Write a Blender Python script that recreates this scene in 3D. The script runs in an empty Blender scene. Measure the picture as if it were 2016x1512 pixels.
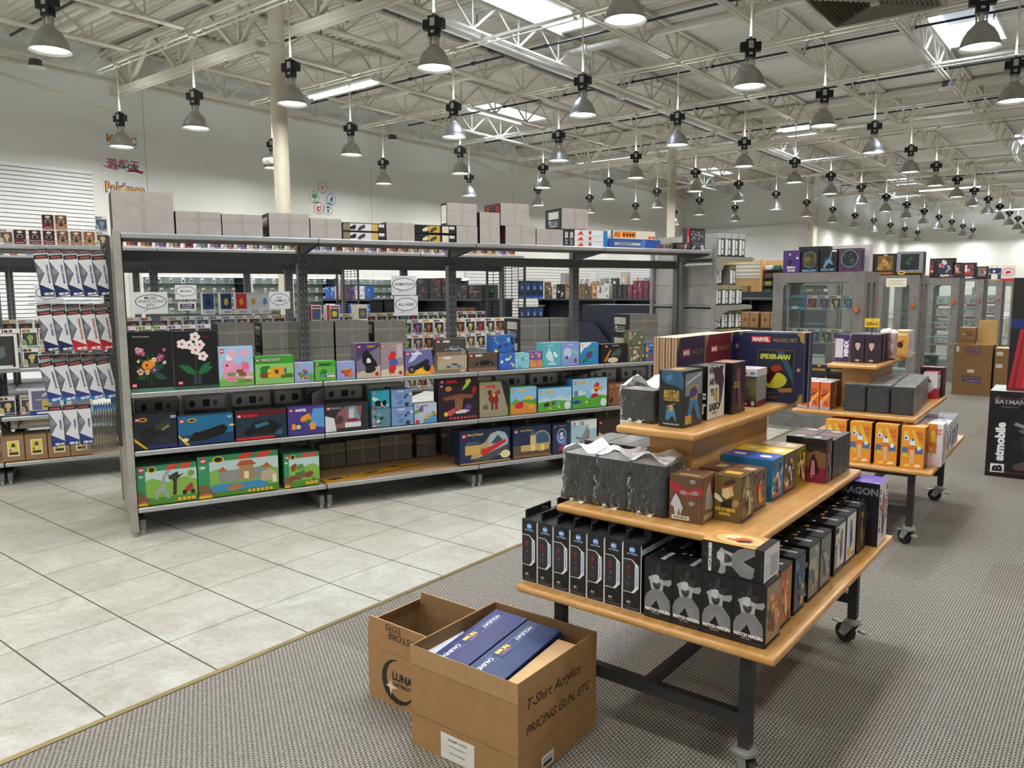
import bpy, bmesh, math, random
from mathutils import Matrix, Vector
PI = math.pi
C = bpy.context.scene.collection
SC = bpy.context.scene

# ---------------------------------------------------------------- camera
CAM_H, YAW, PITCH, ROLL = 1.58, math.radians(38.35), math.radians(6.81), math.radians(-.26)
fw = Vector((-math.sin(YAW)*math.cos(PITCH), math.cos(YAW)*math.cos(PITCH), -math.sin(PITCH)))
rt = Vector((math.cos(YAW), math.sin(YAW), 0))
up = rt.cross(fw)
r2 = rt*math.cos(ROLL) + up*math.sin(ROLL)
u2 = -rt*math.sin(ROLL) + up*math.cos(ROLL)
cd = bpy.data.cameras.new('camera')
cam = bpy.data.objects.new('camera', cd)
C.objects.link(cam)
cam.matrix_world = Matrix(((r2.x, u2.x, -fw.x, 0), (r2.y, u2.y, -fw.y, 0), (r2.z, u2.z, -fw.z, CAM_H), (0, 0, 0, 1)))
cd.sensor_width = 36
cd.lens = 1524/2016*36
cd.clip_end = 200
SC.camera = cam
# ---------------------------------------------------------------- world, exposure, lamp strengths
w = bpy.data.worlds.new('sky')
SC.world = w
w.use_nodes = True
nt = w.node_tree
bg = nt.nodes['Background']
tc = nt.nodes.new('ShaderNodeTexCoord')
nz = nt.nodes.new('ShaderNodeTexNoise'); nz.inputs['Scale'].default_value = 2.5
cr = nt.nodes.new('ShaderNodeValToRGB')
cr.color_ramp.elements[0].position = .4; cr.color_ramp.elements[0].color = (.62, .76, 1, 1)
cr.color_ramp.elements[1].position = .62; cr.color_ramp.elements[1].color = (1, 1, 1, 1)
nt.links.new(tc.outputs['Generated'], nz.inputs['Vector'])
nt.links.new(nz.outputs['Fac'], cr.inputs['Fac'])
nt.links.new(cr.outputs['Color'], bg.inputs['Color'])
bg.inputs['Strength'].default_value = 48
LAMP_W = 37.0
UP_W = 7.0
SC.view_settings.view_transform = 'Standard'
SC.view_settings.look = 'None'
SC.view_settings.gamma = 1
SC.view_settings.use_curve_mapping = False
SC.view_settings.exposure = 0.0
SC.cycles.max_bounces = 8
SC.cycles.diffuse_bounces = 5
SC.cycles.glossy_bounces = 3
SC.cycles.transparent_max_bounces = 12
SC.cycles.caustics_reflective = False
SC.cycles.caustics_refractive = False
SC.cycles.sample_clamp_indirect = 4

# ---------------------------------------------------------------- colours and materials
def lin(c):
    if isinstance(c, str):
        c = c.lstrip('#')
        if len(c) == 3: c = ''.join(k*2 for k in c)
        c = [int(c[i:i+2], 16)/255 for i in (0, 2, 4)]
    return tuple((x/12.92 if x <= .04045 else ((x+.055)/1.055)**2.4) for x in c[:3]) + (1,)
MATS = {}
def mat(name, rough=.5, metal=0, noise=.06, scale=30, coat=0, bump=0, bscale=60, spec=.5, emit=0):
    m = bpy.data.materials.new(name); m.use_nodes = True
    n = m.node_tree; b = n.nodes['Principled BSDF']
    a = n.nodes.new('ShaderNodeAttribute'); a.attribute_name = 'Col'
    t = n.nodes.new('ShaderNodeTexCoord'); z = n.nodes.new('ShaderNodeTexNoise')
    z.inputs['Scale'].default_value = scale; z.inputs['Detail'].default_value = 3
    n.links.new(t.outputs['Object'], z.inputs['Vector'])
    mr = n.nodes.new('ShaderNodeMapRange')
    mr.inputs['From Min'].default_value = .3; mr.inputs['From Max'].default_value = .7
    mr.inputs['To Min'].default_value = 1-noise; mr.inputs['To Max'].default_value = 1+noise
    n.links.new(z.outputs['Fac'], mr.inputs['Value'])
    v = n.nodes.new('ShaderNodeVectorMath'); v.operation = 'SCALE'
    n.links.new(a.outputs['Color'], v.inputs[0]); n.links.new(mr.outputs['Result'], v.inputs['Scale'])
    n.links.new(v.outputs['Vector'], b.inputs['Base Color'])
    b.inputs['Roughness'].default_value = rough
    b.inputs['Metallic'].default_value = metal
    b.inputs['Coat Weight'].default_value = coat
    b.inputs['Coat Roughness'].default_value = .15
    b.inputs['Specular IOR Level'].default_value = spec
    if emit:
        n.links.new(a.outputs['Color'], b.inputs['Emission Color']); b.inputs['Emission Strength'].default_value = emit
    if bump:
        z2 = n.nodes.new('ShaderNodeTexNoise'); z2.inputs['Scale'].default_value = bscale
        n.links.new(t.outputs['Object'], z2.inputs['Vector'])
        bp = n.nodes.new('ShaderNodeBump'); bp.inputs['Strength'].default_value = bump; bp.inputs['Distance'].default_value = .01
        n.links.new(z2.outputs['Fac'], bp.inputs['Height']); n.links.new(bp.outputs['Normal'], b.inputs['Normal'])
    MATS[name] = m
    return m
mat('print', .38, noise=.03, scale=60, coat=.15)
mat('board', .8, noise=.07, scale=14, bump=.05)
mat('paint', .5, noise=.04, scale=9)
mat('wallpaint', .9, noise=.03, scale=.6, spec=.2)
mat('steel', .42, .55, noise=.12, scale=18)
mat('chrome', .28, .65, noise=.03, scale=20)
mat('spun', .4, .55, noise=.14, scale=9)
mat('alu', .34, .8, noise=.05, scale=20)
mat('rubber', .6, noise=.05)
mat('cloth', .85, noise=.1, scale=20)
mat('glow', .5, emit=9)
mat('tube', .5, emit=14)
mat('laminate', .55, noise=.16, scale=7, bump=.05)
mat('tape', .2, noise=.05, spec=.8)

def clear(name, tint, alpha, rough=.1, bump=0, bscale=20):
    m = bpy.data.materials.new(name); m.use_nodes = True
    n = m.node_tree; n.nodes.clear()
    o = n.nodes.new('ShaderNodeOutputMaterial'); tr = n.nodes.new('ShaderNodeBsdfTransparent')
    g = n.nodes.new('ShaderNodeBsdfPrincipled'); mx = n.nodes.new('ShaderNodeMixShader')
    tr.inputs['Color'].default_value = lin(tint)
    g.inputs['Base Color'].default_value = lin(tint); g.inputs['Roughness'].default_value = rough
    fr = n.nodes.new('ShaderNodeFresnel'); fr.inputs['IOR'].default_value = 1.45
    ad = n.nodes.new('ShaderNodeMath'); ad.operation = 'ADD'; ad.inputs[1].default_value = alpha; ad.use_clamp = True
    n.links.new(fr.outputs[0], ad.inputs[0]); n.links.new(ad.outputs[0], mx.inputs[0])
    n.links.new(tr.outputs[0], mx.inputs[1]); n.links.new(g.outputs[0], mx.inputs[2])
    if bump:
        t = n.nodes.new('ShaderNodeTexCoord'); z = n.nodes.new('ShaderNodeTexNoise'); z.inputs['Scale'].default_value = bscale
        z.inputs['Distortion'].default_value = 1.5
        n.links.new(t.outputs['Object'], z.inputs['Vector'])
        bp = n.nodes.new('ShaderNodeBump'); bp.inputs['Strength'].default_value = bump; bp.inputs['Distance'].default_value = .02
        n.links.new(z.outputs['Fac'], bp.inputs['Height'])
        n.links.new(bp.outputs['Normal'], g.inputs['Normal']); n.links.new(bp.outputs['Normal'], fr.inputs['Normal'])
    n.links.new(mx.outputs[0], o.inputs['Surface'])
    MATS[name] = m
clear('glass', '#f8fcfb', .0, .03)
clear('glassedge', '#b4d0c6', .3, .1)
clear('wrap', '#fbfcfc', .015, .1, .9, 26)
clear('wraptop', '#ffffff', .5, .35, .8, 30)
clear('blister', '#f4f7f8', .04, .08)
clear('skypane', '#f4f8ff', .25, .5)

def matWood():
    m = bpy.data.materials.new('oak'); m.use_nodes = True
    n = m.node_tree; b = n.nodes['Principled BSDF']
    t = n.nodes.new('ShaderNodeTexCoord'); mp = n.nodes.new('ShaderNodeMapping')
    mp.inputs['Scale'].default_value = (9, 1.1, 9)
    z = n.nodes.new('ShaderNodeTexNoise'); z.inputs['Scale'].default_value = 3; z.inputs['Detail'].default_value = 7
    z.inputs['Distortion'].default_value = 1.2
    f = n.nodes.new('ShaderNodeTexNoise'); f.inputs['Scale'].default_value = 30; f.inputs['Detail'].default_value = 2
    mp2 = n.nodes.new('ShaderNodeMapping'); mp2.inputs['Scale'].default_value = (6, .35, 6)
    c = n.nodes.new('ShaderNodeValToRGB')
    e = c.color_ramp.elements
    e[0].position = .3; e[0].color = lin('#c08a4c'); e[1].position = .75; e[1].color = lin('#dfb27a')
    k = c.color_ramp.elements.new(.5); k.color = lin('#cd9852')
    mx = n.nodes.new('ShaderNodeMix'); mx.data_type = 'RGBA'; mx.blend_type = 'MULTIPLY'; mx.inputs['Factor'].default_value = .22
    c2 = n.nodes.new('ShaderNodeValToRGB'); c2.color_ramp.elements[0].position = .35; c2.color_ramp.elements[0].color = (.5, .42, .34, 1)
    c2.color_ramp.elements[1].position = .6
    L = n.links.new
    # grain runs along the edge bands at the two short ends
    ge = n.nodes.new('ShaderNodeNewGeometry'); sp = n.nodes.new('ShaderNodeSeparateXYZ'); L(ge.outputs['Normal'], sp.inputs[0])
    ab = n.nodes.new('ShaderNodeMath'); ab.operation = 'ABSOLUTE'; L(sp.outputs[1], ab.inputs[0])
    gt = n.nodes.new('ShaderNodeMath'); gt.operation = 'GREATER_THAN'; gt.inputs[1].default_value = .4; L(ab.outputs[0], gt.inputs[0])
    so = n.nodes.new('ShaderNodeSeparateXYZ'); L(t.outputs['Object'], so.inputs[0])
    cb = n.nodes.new('ShaderNodeCombineXYZ'); L(so.outputs[1], cb.inputs[0]); L(so.outputs[0], cb.inputs[1]); L(so.outputs[2], cb.inputs[2])
    vm = n.nodes.new('ShaderNodeMix'); vm.data_type = 'VECTOR'; L(gt.outputs[0], vm.inputs['Factor']); L(t.outputs['Object'], vm.inputs['A']); L(cb.outputs[0], vm.inputs['B'])
    L(vm.outputs['Result'], mp.inputs['Vector']); L(mp.outputs[0], z.inputs['Vector']); L(z.outputs['Fac'], c.inputs['Fac'])
    L(vm.outputs['Result'], mp2.inputs['Vector']); L(mp2.outputs[0], f.inputs['Vector']); L(f.outputs['Fac'], c2.inputs['Fac'])
    L(c.outputs['Color'], mx.inputs['A']); L(c2.outputs['Color'], mx.inputs['B']); L(mx.outputs['Result'], b.inputs['Base Color'])
    b.inputs['Roughness'].default_value = .36; b.inputs['Coat Weight'].default_value = .3; b.inputs['Coat Roughness'].default_value = .25
    MATS['oak'] = m
matWood()

def nodes_of(name):
    m = bpy.data.materials.new(name); m.use_nodes = True
    MATS[name] = m
    n = m.node_tree
    def N(ty, **kw):
        x = n.nodes.new('ShaderNode'+ty)
        for k, v in kw.items():
            if k == 'op': x.operation = v
            else: x.inputs[k].default_value = v
        return x
    def M(op, a, b_=None, clampit=False):
        x = n.nodes.new('ShaderNodeMath'); x.operation = op; x.use_clamp = clampit
        for i, q in enumerate((a, b_)):
            if q is None: continue
            if isinstance(q, (int, float)): x.inputs[i].default_value = q
            else: n.links.new(q, x.inputs[i])
        return x.outputs[0]
    return m, n, n.nodes['Principled BSDF'], N, M
def mix(n, fac, a, b, mode='MIX'):
    x = n.nodes.new('ShaderNodeMix'); x.data_type = 'RGBA'; x.blend_type = mode
    for s, q in (('Factor', fac), ('A', a), ('B', b)):
        if isinstance(q, (int, float)): x.inputs[s].default_value = q
        elif isinstance(q, tuple): x.inputs[s].default_value = q
        else: n.links.new(q, x.inputs[s])
    return x.outputs['Result']
def matTile():
    m, n, b, N, M = nodes_of('tile')
    t = N('TexCoord'); s = N('SeparateXYZ'); n.links.new(t.outputs['Object'], s.inputs[0])
    P = .4592
    def line(o, off, w):
        f = M('FRACT', M('DIVIDE', M('ADD', o, 100*P-off), P))
        d = M('MINIMUM', f, M('SUBTRACT', 1, f))
        return M('LESS_THAN', d, w/P)
    lx = line(s.outputs[0], -3.318, .0024); ly = line(s.outputs[1], .280, .0038)
    g = M('MAXIMUM', lx, ly)
    z = N('TexNoise', Scale=2.6, Detail=8, Roughness=.65, Distortion=1.4); n.links.new(t.outputs['Object'], z.inputs['Vector'])
    z2 = N('TexNoise', Scale=16, Detail=6, Roughness=.7, Distortion=2.5); n.links.new(t.outputs['Object'], z2.inputs['Vector'])
    c = N('ValToRGB'); e = c.color_ramp.elements
    e[0].position = .32; e[0].color = lin('#aba79b'); e[1].position = .68; e[1].color = lin('#c9c8bf')
    n.links.new(z.outputs['Fac'], c.inputs['Fac'])
    c2 = N('ValToRGB'); e = c2.color_ramp.elements
    e[0].position = .38; e[0].color = (.76, .75, .72, 1); e[1].position = .56; e[1].color = (1, 1, 1, 1)
    n.links.new(z2.outputs['Fac'], c2.inputs['Fac'])
    col = mix(n, .7, c.outputs['Color'], c2.outputs['Color'], 'MULTIPLY')
    col = mix(n, g, col, lin('#4a423c'))
    n.links.new(col, b.inputs['Base Color'])
    rg = N('MapRange'); n.links.new(z.outputs['Fac'], rg.inputs['Value']); rg.inputs['To Min'].default_value = .3; rg.inputs['To Max'].default_value = .55
    n.links.new(M('MAXIMUM', rg.outputs[0], M('MULTIPLY', g, .8)), b.inputs['Roughness'])
    bp = N('Bump', Strength=.4, Distance=.002); n.links.new(M('SUBTRACT', 1, g), bp.inputs['Height']); n.links.new(bp.outputs[0], b.inputs['Normal'])
matTile()
def matCarpet():
    m, n, b, N, M = nodes_of('carpet')
    t = N('TexCoord'); s = N('SeparateXYZ'); n.links.new(t.outputs['Object'], s.inputs[0])
    X, Y = s.outputs[0], s.outputs[1]
    z = N('TexNoise', Scale=90, Detail=2); n.links.new(t.outputs['Object'], z.inputs['Vector'])
    wob = M('MULTIPLY', M('SUBTRACT', z.outputs['Fac'], .5), .004)
    rib = M('SINE', M('MULTIPLY', M('ADD', X, wob), 2*PI/.0125))
    row = M('FLOOR', M('DIVIDE', X, .0125))
    loop = M('SINE', M('ADD', M('MULTIPLY', M('ADD', Y, wob), 2*PI/.019), M('MULTIPLY', row, 2.4)))
    h = M('ADD', M('MULTIPLY', rib, .5), M('MULTIPLY', loop, .45))
    z3 = N('TexNoise', Scale=300, Detail=1); n.links.new(t.outputs['Object'], z3.inputs['Vector'])
    h2 = M('ADD', M('MULTIPLY', M('ADD', h, 1), .42), M('MULTIPLY', M('SUBTRACT', z3.outputs['Fac'], .5), .9), True)
    c = N('ValToRGB'); e = c.color_ramp.elements
    e[0].position = .12; e[0].color = lin('#4a4641'); e[1].position = .85; e[1].color = lin('#b4aea4')
    n.links.new(h2, c.inputs['Fac'])
    # darker carpet tiles scattered in the floor
    cx = M('FLOOR', M('DIVIDE', X, .25)); cy = M('FLOOR', M('DIVIDE', M('ADD', Y, .3), .61))
    cb = N('CombineXYZ'); n.links.new(cx, cb.inputs[0]); n.links.new(cy, cb.inputs[1])
    wn = n.nodes.new('ShaderNodeTexWhiteNoise'); n.links.new(cb.outputs[0], wn.inputs['Vector'])
    dk = M('MULTIPLY', M('GREATER_THAN', wn.outputs['Value'], .84), .16)
    col = mix(n, dk, c.outputs['Color'], lin('#4e4039'))
    n.links.new(col, b.inputs['Base Color'])
    b.inputs['Roughness'].default_value = .95; b.inputs['Specular IOR Level'].default_value = .15
    bp = N('Bump', Strength=.6, Distance=.004); n.links.new(h2, bp.inputs['Height']); n.links.new(bp.outputs[0], b.inputs['Normal'])
matCarpet()

# ---------------------------------------------------------------- mesh building
TXT = {}
def textmesh(s, bold=0, shear=0):
    k = (s, bold, shear)
    if k in TXT: return TXT[k]
    cu = bpy.data.curves.new('lettering', 'FONT'); cu.body = s; cu.resolution_u = 2; cu.offset = bold; cu.shear = shear
    cu.align_x = 'LEFT'
    o = bpy.data.objects.new('lettering', cu); C.objects.link(o)
    bpy.context.view_layer.update()
    me = bpy.data.meshes.new_from_object(o.evaluated_get(bpy.context.evaluated_depsgraph_get()))
    v = [(p.co.x, p.co.y) for p in me.vertices]; f = [tuple(p.vertices) for p in me.polygons]
    bpy.data.objects.remove(o); bpy.data.curves.remove(cu); bpy.data.meshes.remove(me)
    if v:
        x0 = min(a[0] for a in v); x1 = max(a[0] for a in v); y0 = min(a[1] for a in v); y1 = max(a[1] for a in v)
    else: x0 = y0 = 0; x1 = y1 = 1
    TXT[k] = (v, f, x0, x1, y0, y1)
    return TXT[k]

class MB:
    def __init__(s): s.v = []; s.f = []; s.c = []; s.m = []; s.sm = []; s.names = []; s.T = None
    def mi(s, name):
        if name not in s.names: s.names.append(name)
        return s.names.index(name)
    def add(s, pts, faces, col, mt='paint', smooth=False):
        o = len(s.v)
        if s.T is not None: pts = [tuple(s.T @ Vector(p)) for p in pts]
        s.v += pts; k = s.mi(mt); c = lin(col) if not isinstance(col, list) else None
        for i, f in enumerate(faces):
            s.f.append(tuple(o+j for j in f)); s.c.append(c or lin(col[i])); s.m.append(k); s.sm.append(smooth)
    def quad(s, a, b, c, d, col, mt='paint'): s.add([a, b, c, d], [(0, 1, 2, 3)], col, mt)
    def box(s, x0, x1, y0, y1, z0, z1, col, mt='paint', cols=None):
        # faces: bottom, top, front(-y), right(+x), back, left
        p = [(x0, y0, z0), (x1, y0, z0), (x1, y1, z0), (x0, y1, z0), (x0, y0, z1), (x1, y0, z1), (x1, y1, z1), (x0, y1, z1)]
        F = [(3, 2, 1, 0), (4, 5, 6, 7), (0, 1, 5, 4), (1, 2, 6, 5), (2, 3, 7, 6), (3, 0, 4, 7)]
        s.add(p, F, [(cols or {}).get(i, col) for i in range(6)], mt)
    def rbox(s, x0, x1, y0, y1, z0, z1, r, col, mt='paint', seg=3):
        bm = bmesh.new()
        bmesh.ops.create_cube(bm, size=1)
        for v in bm.verts: v.co = Vector((x0+(v.co.x+.5)*(x1-x0), y0+(v.co.y+.5)*(y1-y0), z0+(v.co.z+.5)*(z1-z0)))
        bmesh.ops.bevel(bm, geom=list(bm.edges), offset=r, segments=seg, affect='EDGES', profile=.5)
        bm.verts.index_update()
        s.add([tuple(v.co) for v in bm.verts], [tuple(v.index for v in f.verts) for f in bm.faces], col, mt, False)
        bm.free()
    def bar(s, p, q, wd, ht, col, mt='paint'):
        p = Vector(p); q = Vector(q); d = (q-p).normalized()
        a = d.cross(Vector((0, 0, 1)))
        a = Vector((1, 0, 0)) if a.length < 1e-3 else a.normalized()
        b = a.cross(d)
        P = []
        for e in (p, q):
            for i, j in ((-1, -1), (1, -1), (1, 1), (-1, 1)): P.append(tuple(e+a*i*wd/2+b*j*ht/2))
        s.add(P, [(0, 1, 2, 3), (7, 6, 5, 4), (0, 4, 5, 1), (1, 5, 6, 2), (2, 6, 7, 3), (3, 7, 4, 0)], col, mt)
    def rod(s, p, q, r, col, mt='paint', n=8, r2=None):
        p = Vector(p); q = Vector(q); d = (q-p).normalized(); r2 = r if r2 is None else r2
        a = d.cross(Vector((0, 0, 1)))
        a = Vector((1, 0, 0)) if a.length < 1e-3 else a.normalized()
        b = a.cross(d); P = []
        for e, rr in ((p, r), (q, r2)):
            for i in range(n):
                t = 2*PI*i/n; P.append(tuple(e+a*math.cos(t)*rr+b*math.sin(t)*rr))
        s.add(P, [(i, (i+1) % n, n+(i+1) % n, n+i) for i in range(n)], col, mt, True)
        s.add(P, [tuple(range(n))[::-1], tuple(range(n, 2*n))], col, mt)
    def lathe(s, prof, col, mt='paint', n=24, cx=0, cy=0):
        P = [(cx+r*math.cos(2*PI*i/n), cy+r*math.sin(2*PI*i/n), z) for r, z in prof for i in range(n)]
        F = [(k*n+i, k*n+(i+1) % n, (k+1)*n+(i+1) % n, (k+1)*n+i) for k in range(len(prof)-1) for i in range(n)]
        s.add(P, F, col, mt, True)
    def disc(s, c, r, col, mt='paint', n=20, nrm=(0, 0, 1)):
        nrm = Vector(nrm).normalized(); a = nrm.orthogonal().normalized(); b = nrm.cross(a); c = Vector(c)
        s.add([tuple(c+a*r*math.cos(2*PI*i/n)+b*r*math.sin(2*PI*i/n)) for i in range(n)], [tuple(range(n))], col, mt)
    def ball(s, c, r, col, mt='paint', n=10, sz=1, sy=1):
        prof = [(r*math.sin(PI*i/6)+1e-4, c[2]-r*sz*math.cos(PI*i/6)) for i in range(7)]
        o = len(s.v)
        s.lathe(prof, col, mt, n, c[0], c[1])
    def art(s, o, ex, ey, w, h, prims, mt='print', t0=.0004):
        """printed shapes lying on the face with corner o, directions ex, ey; coordinates 0..1"""
        o = Vector(o); ex = Vector(ex); ey = Vector(ey); nn = ex.cross(ey)
        k = 0
        def P(x, y): return tuple(o + ex*(x*w) + ey*(y*h) + nn*(t0+k*.00012))
        for a in prims:
            k += 1; ty = a[0]
            if ty == 'r': s.add([P(a[1], a[2]), P(a[3], a[2]), P(a[3], a[4]), P(a[1], a[4])], [(0, 1, 2, 3)], a[5], mt)
            elif ty == 'p': s.add([P(x, y) for x, y in a[1]], [tuple(range(len(a[1])))], a[2], mt)
            elif ty == 'e':
                n = 18; s.add([P(a[1]+a[3]*math.cos(2*PI*i/n), a[2]+a[4]*math.sin(2*PI*i/n)) for i in range(n)], [tuple(range(n))], a[5], mt)
            elif ty == 'o':   # ring
                n = 28; q = a[5]
                s.add([P(a[1]+a[3]*f*math.cos(2*PI*i/n), a[2]+a[4]*f*math.sin(2*PI*i/n)) for f in (1, 1-q) for i in range(n)],
                      [(i, (i+1) % n, n+(i+1) % n, n+i) for i in range(n)], a[6], mt)
            elif ty == 's':   # irregular blot: x, y, rx, ry, colour, seed
                rr = random.Random(a[6]); n = 11; ang = rr.random()*PI
                pts = []
                for i in range(n):
                    t = 2*PI*i/n; q = .6+.4*rr.random()
                    x, y = a[3]*q*math.cos(t), a[4]*q*math.sin(t)
                    pts.append((min(1, max(0, a[1]+x*math.cos(ang)-y*math.sin(ang)*h/w)), min(1, max(0, a[2]+x*math.sin(ang)*w/h+y*math.cos(ang)))))
                s.add([P(*q) for q in pts], [tuple(range(n))], a[5], mt)
            elif ty in 'tv':   # text: t string cx cy height colour [width limit] [bold] [shear]; v = turned a quarter, reading down
                v, f, x0, x1, y0, y1 = textmesh(a[1], *(a[7:9] if len(a) > 7 else ()))
                if not f: continue
                hh = a[4]; sc = (hh*h if ty == 't' else hh*w)/(y1-y0)
                lim = a[6] if len(a) > 6 else .95
                L = (w if ty == 't' else h)
                sx = sc
                if (x1-x0)*sx > lim*L: sx = lim*L/(x1-x0)
                elif len(a) > 9: sx = lim*L/(x1-x0)
                pts = []
                for x, y in v:
                    X = (x-(x0+x1)/2)*sx; Y = (y-(y0+y1)/2)*sc
                    if ty == 't': pts.append(P(a[2]+X/w, a[3]+Y/h))
                    else: pts.append(P(a[2]+Y/w, a[3]-X/h))
                s.add(pts, f, a[5], mt)
            elif ty == 'u':   # text upside down
                v, f, x0, x1, y0, y1 = textmesh(a[1], 0, .2)
                sc = a[4]*h/(y1-y0); sx = min(sc, a[6]*w/(x1-x0))
                s.add([P(a[2]-(x-(x0+x1)/2)*sx/w, a[3]-(y-(y0+y1)/2)*sc/h) for x, y in v], f, a[5], mt)
            elif ty == 'w':   # text reading upwards
                v, f, x0, x1, y0, y1 = textmesh(a[1], *(a[7:9] if len(a) > 7 else ()))
                hh = a[4]; sc = hh*w/(y1-y0); sx = min(sc, (a[6] if len(a) > 6 else .95)*h/(x1-x0))
                s.add([P(a[2]-((y-(y0+y1)/2)*sc)/w, a[3]+((x-(x0+x1)/2)*sx)/h) for x, y in v], f, a[5], mt)
    def mesh(s, name):
        me = bpy.data.meshes.new(name)
        me.from_pydata(s.v, [], s.f)
        for n in s.names: me.materials.append(MATS[n])
        me.polygons.foreach_set('material_index', s.m)
        me.polygons.foreach_set('use_smooth', s.sm)
        at = me.color_attributes.new('Col', 'FLOAT_COLOR', 'CORNER')
        buf = []
        for f, c in zip(s.f, s.c): buf += list(c)*len(f)
        at.data.foreach_set('color', buf)
        me.update()
        return me
    def build(s, name, parent=None):
        o = bpy.data.objects.new(name, s.mesh(name)); C.objects.link(o)
        if parent: o.parent = parent
        return o
def tag(o, label, cat, group=None):
    o['label'] = label; o['category'] = cat
    if group: o['group'] = group
    return o
def thing(name, label, cat, loc=(0, 0, 0), rz=0, group=None):
    o = bpy.data.objects.new(name, None); C.objects.link(o); o.empty_display_size = .05
    o.location = loc; o.rotation_euler = (0, 0, rz)
    return tag(o, label, cat, group)
def struct(mb, name):
    o = mb.build(name); o['kind'] = 'structure'; return o
def dup(root, loc, rz, label, group=None):
    r = root.copy(); C.objects.link(r); r.location = loc; r.rotation_euler = (0, 0, rz); r['label'] = label
    if group: r['group'] = group
    for ch in root.children:
        c = ch.copy(); C.objects.link(c); c.parent = r
        for g in ch.children:
            d = g.copy(); C.objects.link(d); d.parent = c
    return r
ORD = 'first second third fourth fifth sixth seventh eighth ninth tenth eleventh twelfth thirteenth fourteenth fifteenth sixteenth seventeenth eighteenth nineteenth twentieth'.split()
TENS = {2: 'twenty', 3: 'thirty', 4: 'forty', 5: 'fifty', 6: 'sixty'}
def nth(i):
    """0 -> first"""
    n = i+1
    if n <= 20: return ORD[n-1]
    if n % 10 == 0: return TENS[n//10][:-1]+'ieth'
    return TENS[n//10]+'-'+ORD[n % 10-1]
def scene(cols, seed, n=10, x0=.05, x1=.95, y0=.05, y1=.8, r=.14):
    q = random.Random(seed); out = []
    for i in range(n):
        f = 1-.55*i/n
        out.append(('s', x0+(x1-x0)*q.random(), y0+(y1-y0)*q.random(), r*f*(.5+q.random()), r*f*(.5+q.random()), q.choice(cols), q.random()))
    return out
def carton(name, w, d, h, base, front=(), side=(), top=(), mt='print', sidec=None, topc=None, left=(), leftc=None, back=None):
    m = MB()
    m.box(-w/2, w/2, 0, d, 0, h, base, mt, {1: topc or base, 3: sidec or base, 5: leftc or sidec or base, 4: back or base})
    if front: m.art((-w/2, 0, 0), (1, 0, 0), (0, 0, 1), w, h, front, mt)
    if side: m.art((w/2, 0, 0), (0, 1, 0), (0, 0, 1), d, h, side, mt)
    if left: m.art((-w/2, d, 0), (0, -1, 0), (0, 0, 1), d, h, left, mt)
    if top: m.art((-w/2, 0, h), (1, 0, 0), (0, 1, 0), w, d, top, mt)
    return m
# the long gondolas stand at 21.95 degrees to the building: s runs along them, u away from the camera side
GA = math.radians(21.95); GO = Vector((-4.95, 2.33))
GG = Vector((math.sin(GA), math.cos(GA))); GB = Vector((-math.cos(GA), math.sin(GA))); GR = PI/2-GA
def gp(s, u, z): q = GO+GG*s+GB*u; return (q.x, q.y, z)
# ================================================================ room shell
WX, DZ = -16.1, 6.33
WC = '#e5e7e3'
m = MB(); m.box(WX-.1, -2.88, -5, 8.8, -.1, 0, '#fff', 'tile'); struct(m, 'floor')
m = MB(); m.box(-2.88, 8, -5, 8.8, -.1, .002, '#888', 'carpet'); m.box(WX, 8, 8.8, 48.4, -.1, .002, '#888', 'carpet'); struct(m, 'floor')
m = MB(); m.box(-2.895, -2.868, -5, 8.8, 0, .006, '#b9a878', 'alu'); struct(m, 'trim_1')
H2 = 6.75
m = MB(); m.box(WX-.2, WX, -5, 33.2, 0, H2, WC, 'wallpaint')
for y in (-1, 2.1, 8.2, 14.3, 20.4, 26.5): m.box(WX, WX+.004, y-.006, y+.006, 0, H2, '#bdb9ae', 'wallpaint')
struct(m, 'wall_left')
m = MB(); m.box(WX, -10.3, 33, 33.2, 0, H2, WC, 'wallpaint'); struct(m, 'wall_back')
m = MB(); m.box(-10.5, -10.3, 33.2, 48.4, 0, H2, WC, 'wallpaint'); struct(m, 'wall_recess')
m = MB(); m.box(-10.5, 8, 48.4, 48.6, 0, H2, WC, 'wallpaint'); struct(m, 'wall_far')
m = MB(); m.box(8, 8.2, -5, 48.6, 0, H2, WC, 'wallpaint'); struct(m, 'wall_right')
m = MB(); m.box(WX-.2, 8.2, -5.2, -5, 0, H2, WC, 'wallpaint'); struct(m, 'wall_front')
m = MB(); m.box(WX, -10.5, 32.86, 33, 4.0, 4.3, WC, 'wallpaint'); struct(m, 'trim_2')
m = MB(); m.box(WX, WX+.03, 7.2, 33, 0, .12, '#5b5a58', 'paint'); struct(m, 'baseboard_left')
m = MB(); m.box(WX, -10.4, 32.97, 33, 0, .12, '#5b5a58', 'paint'); struct(m, 'baseboard_back')
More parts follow.
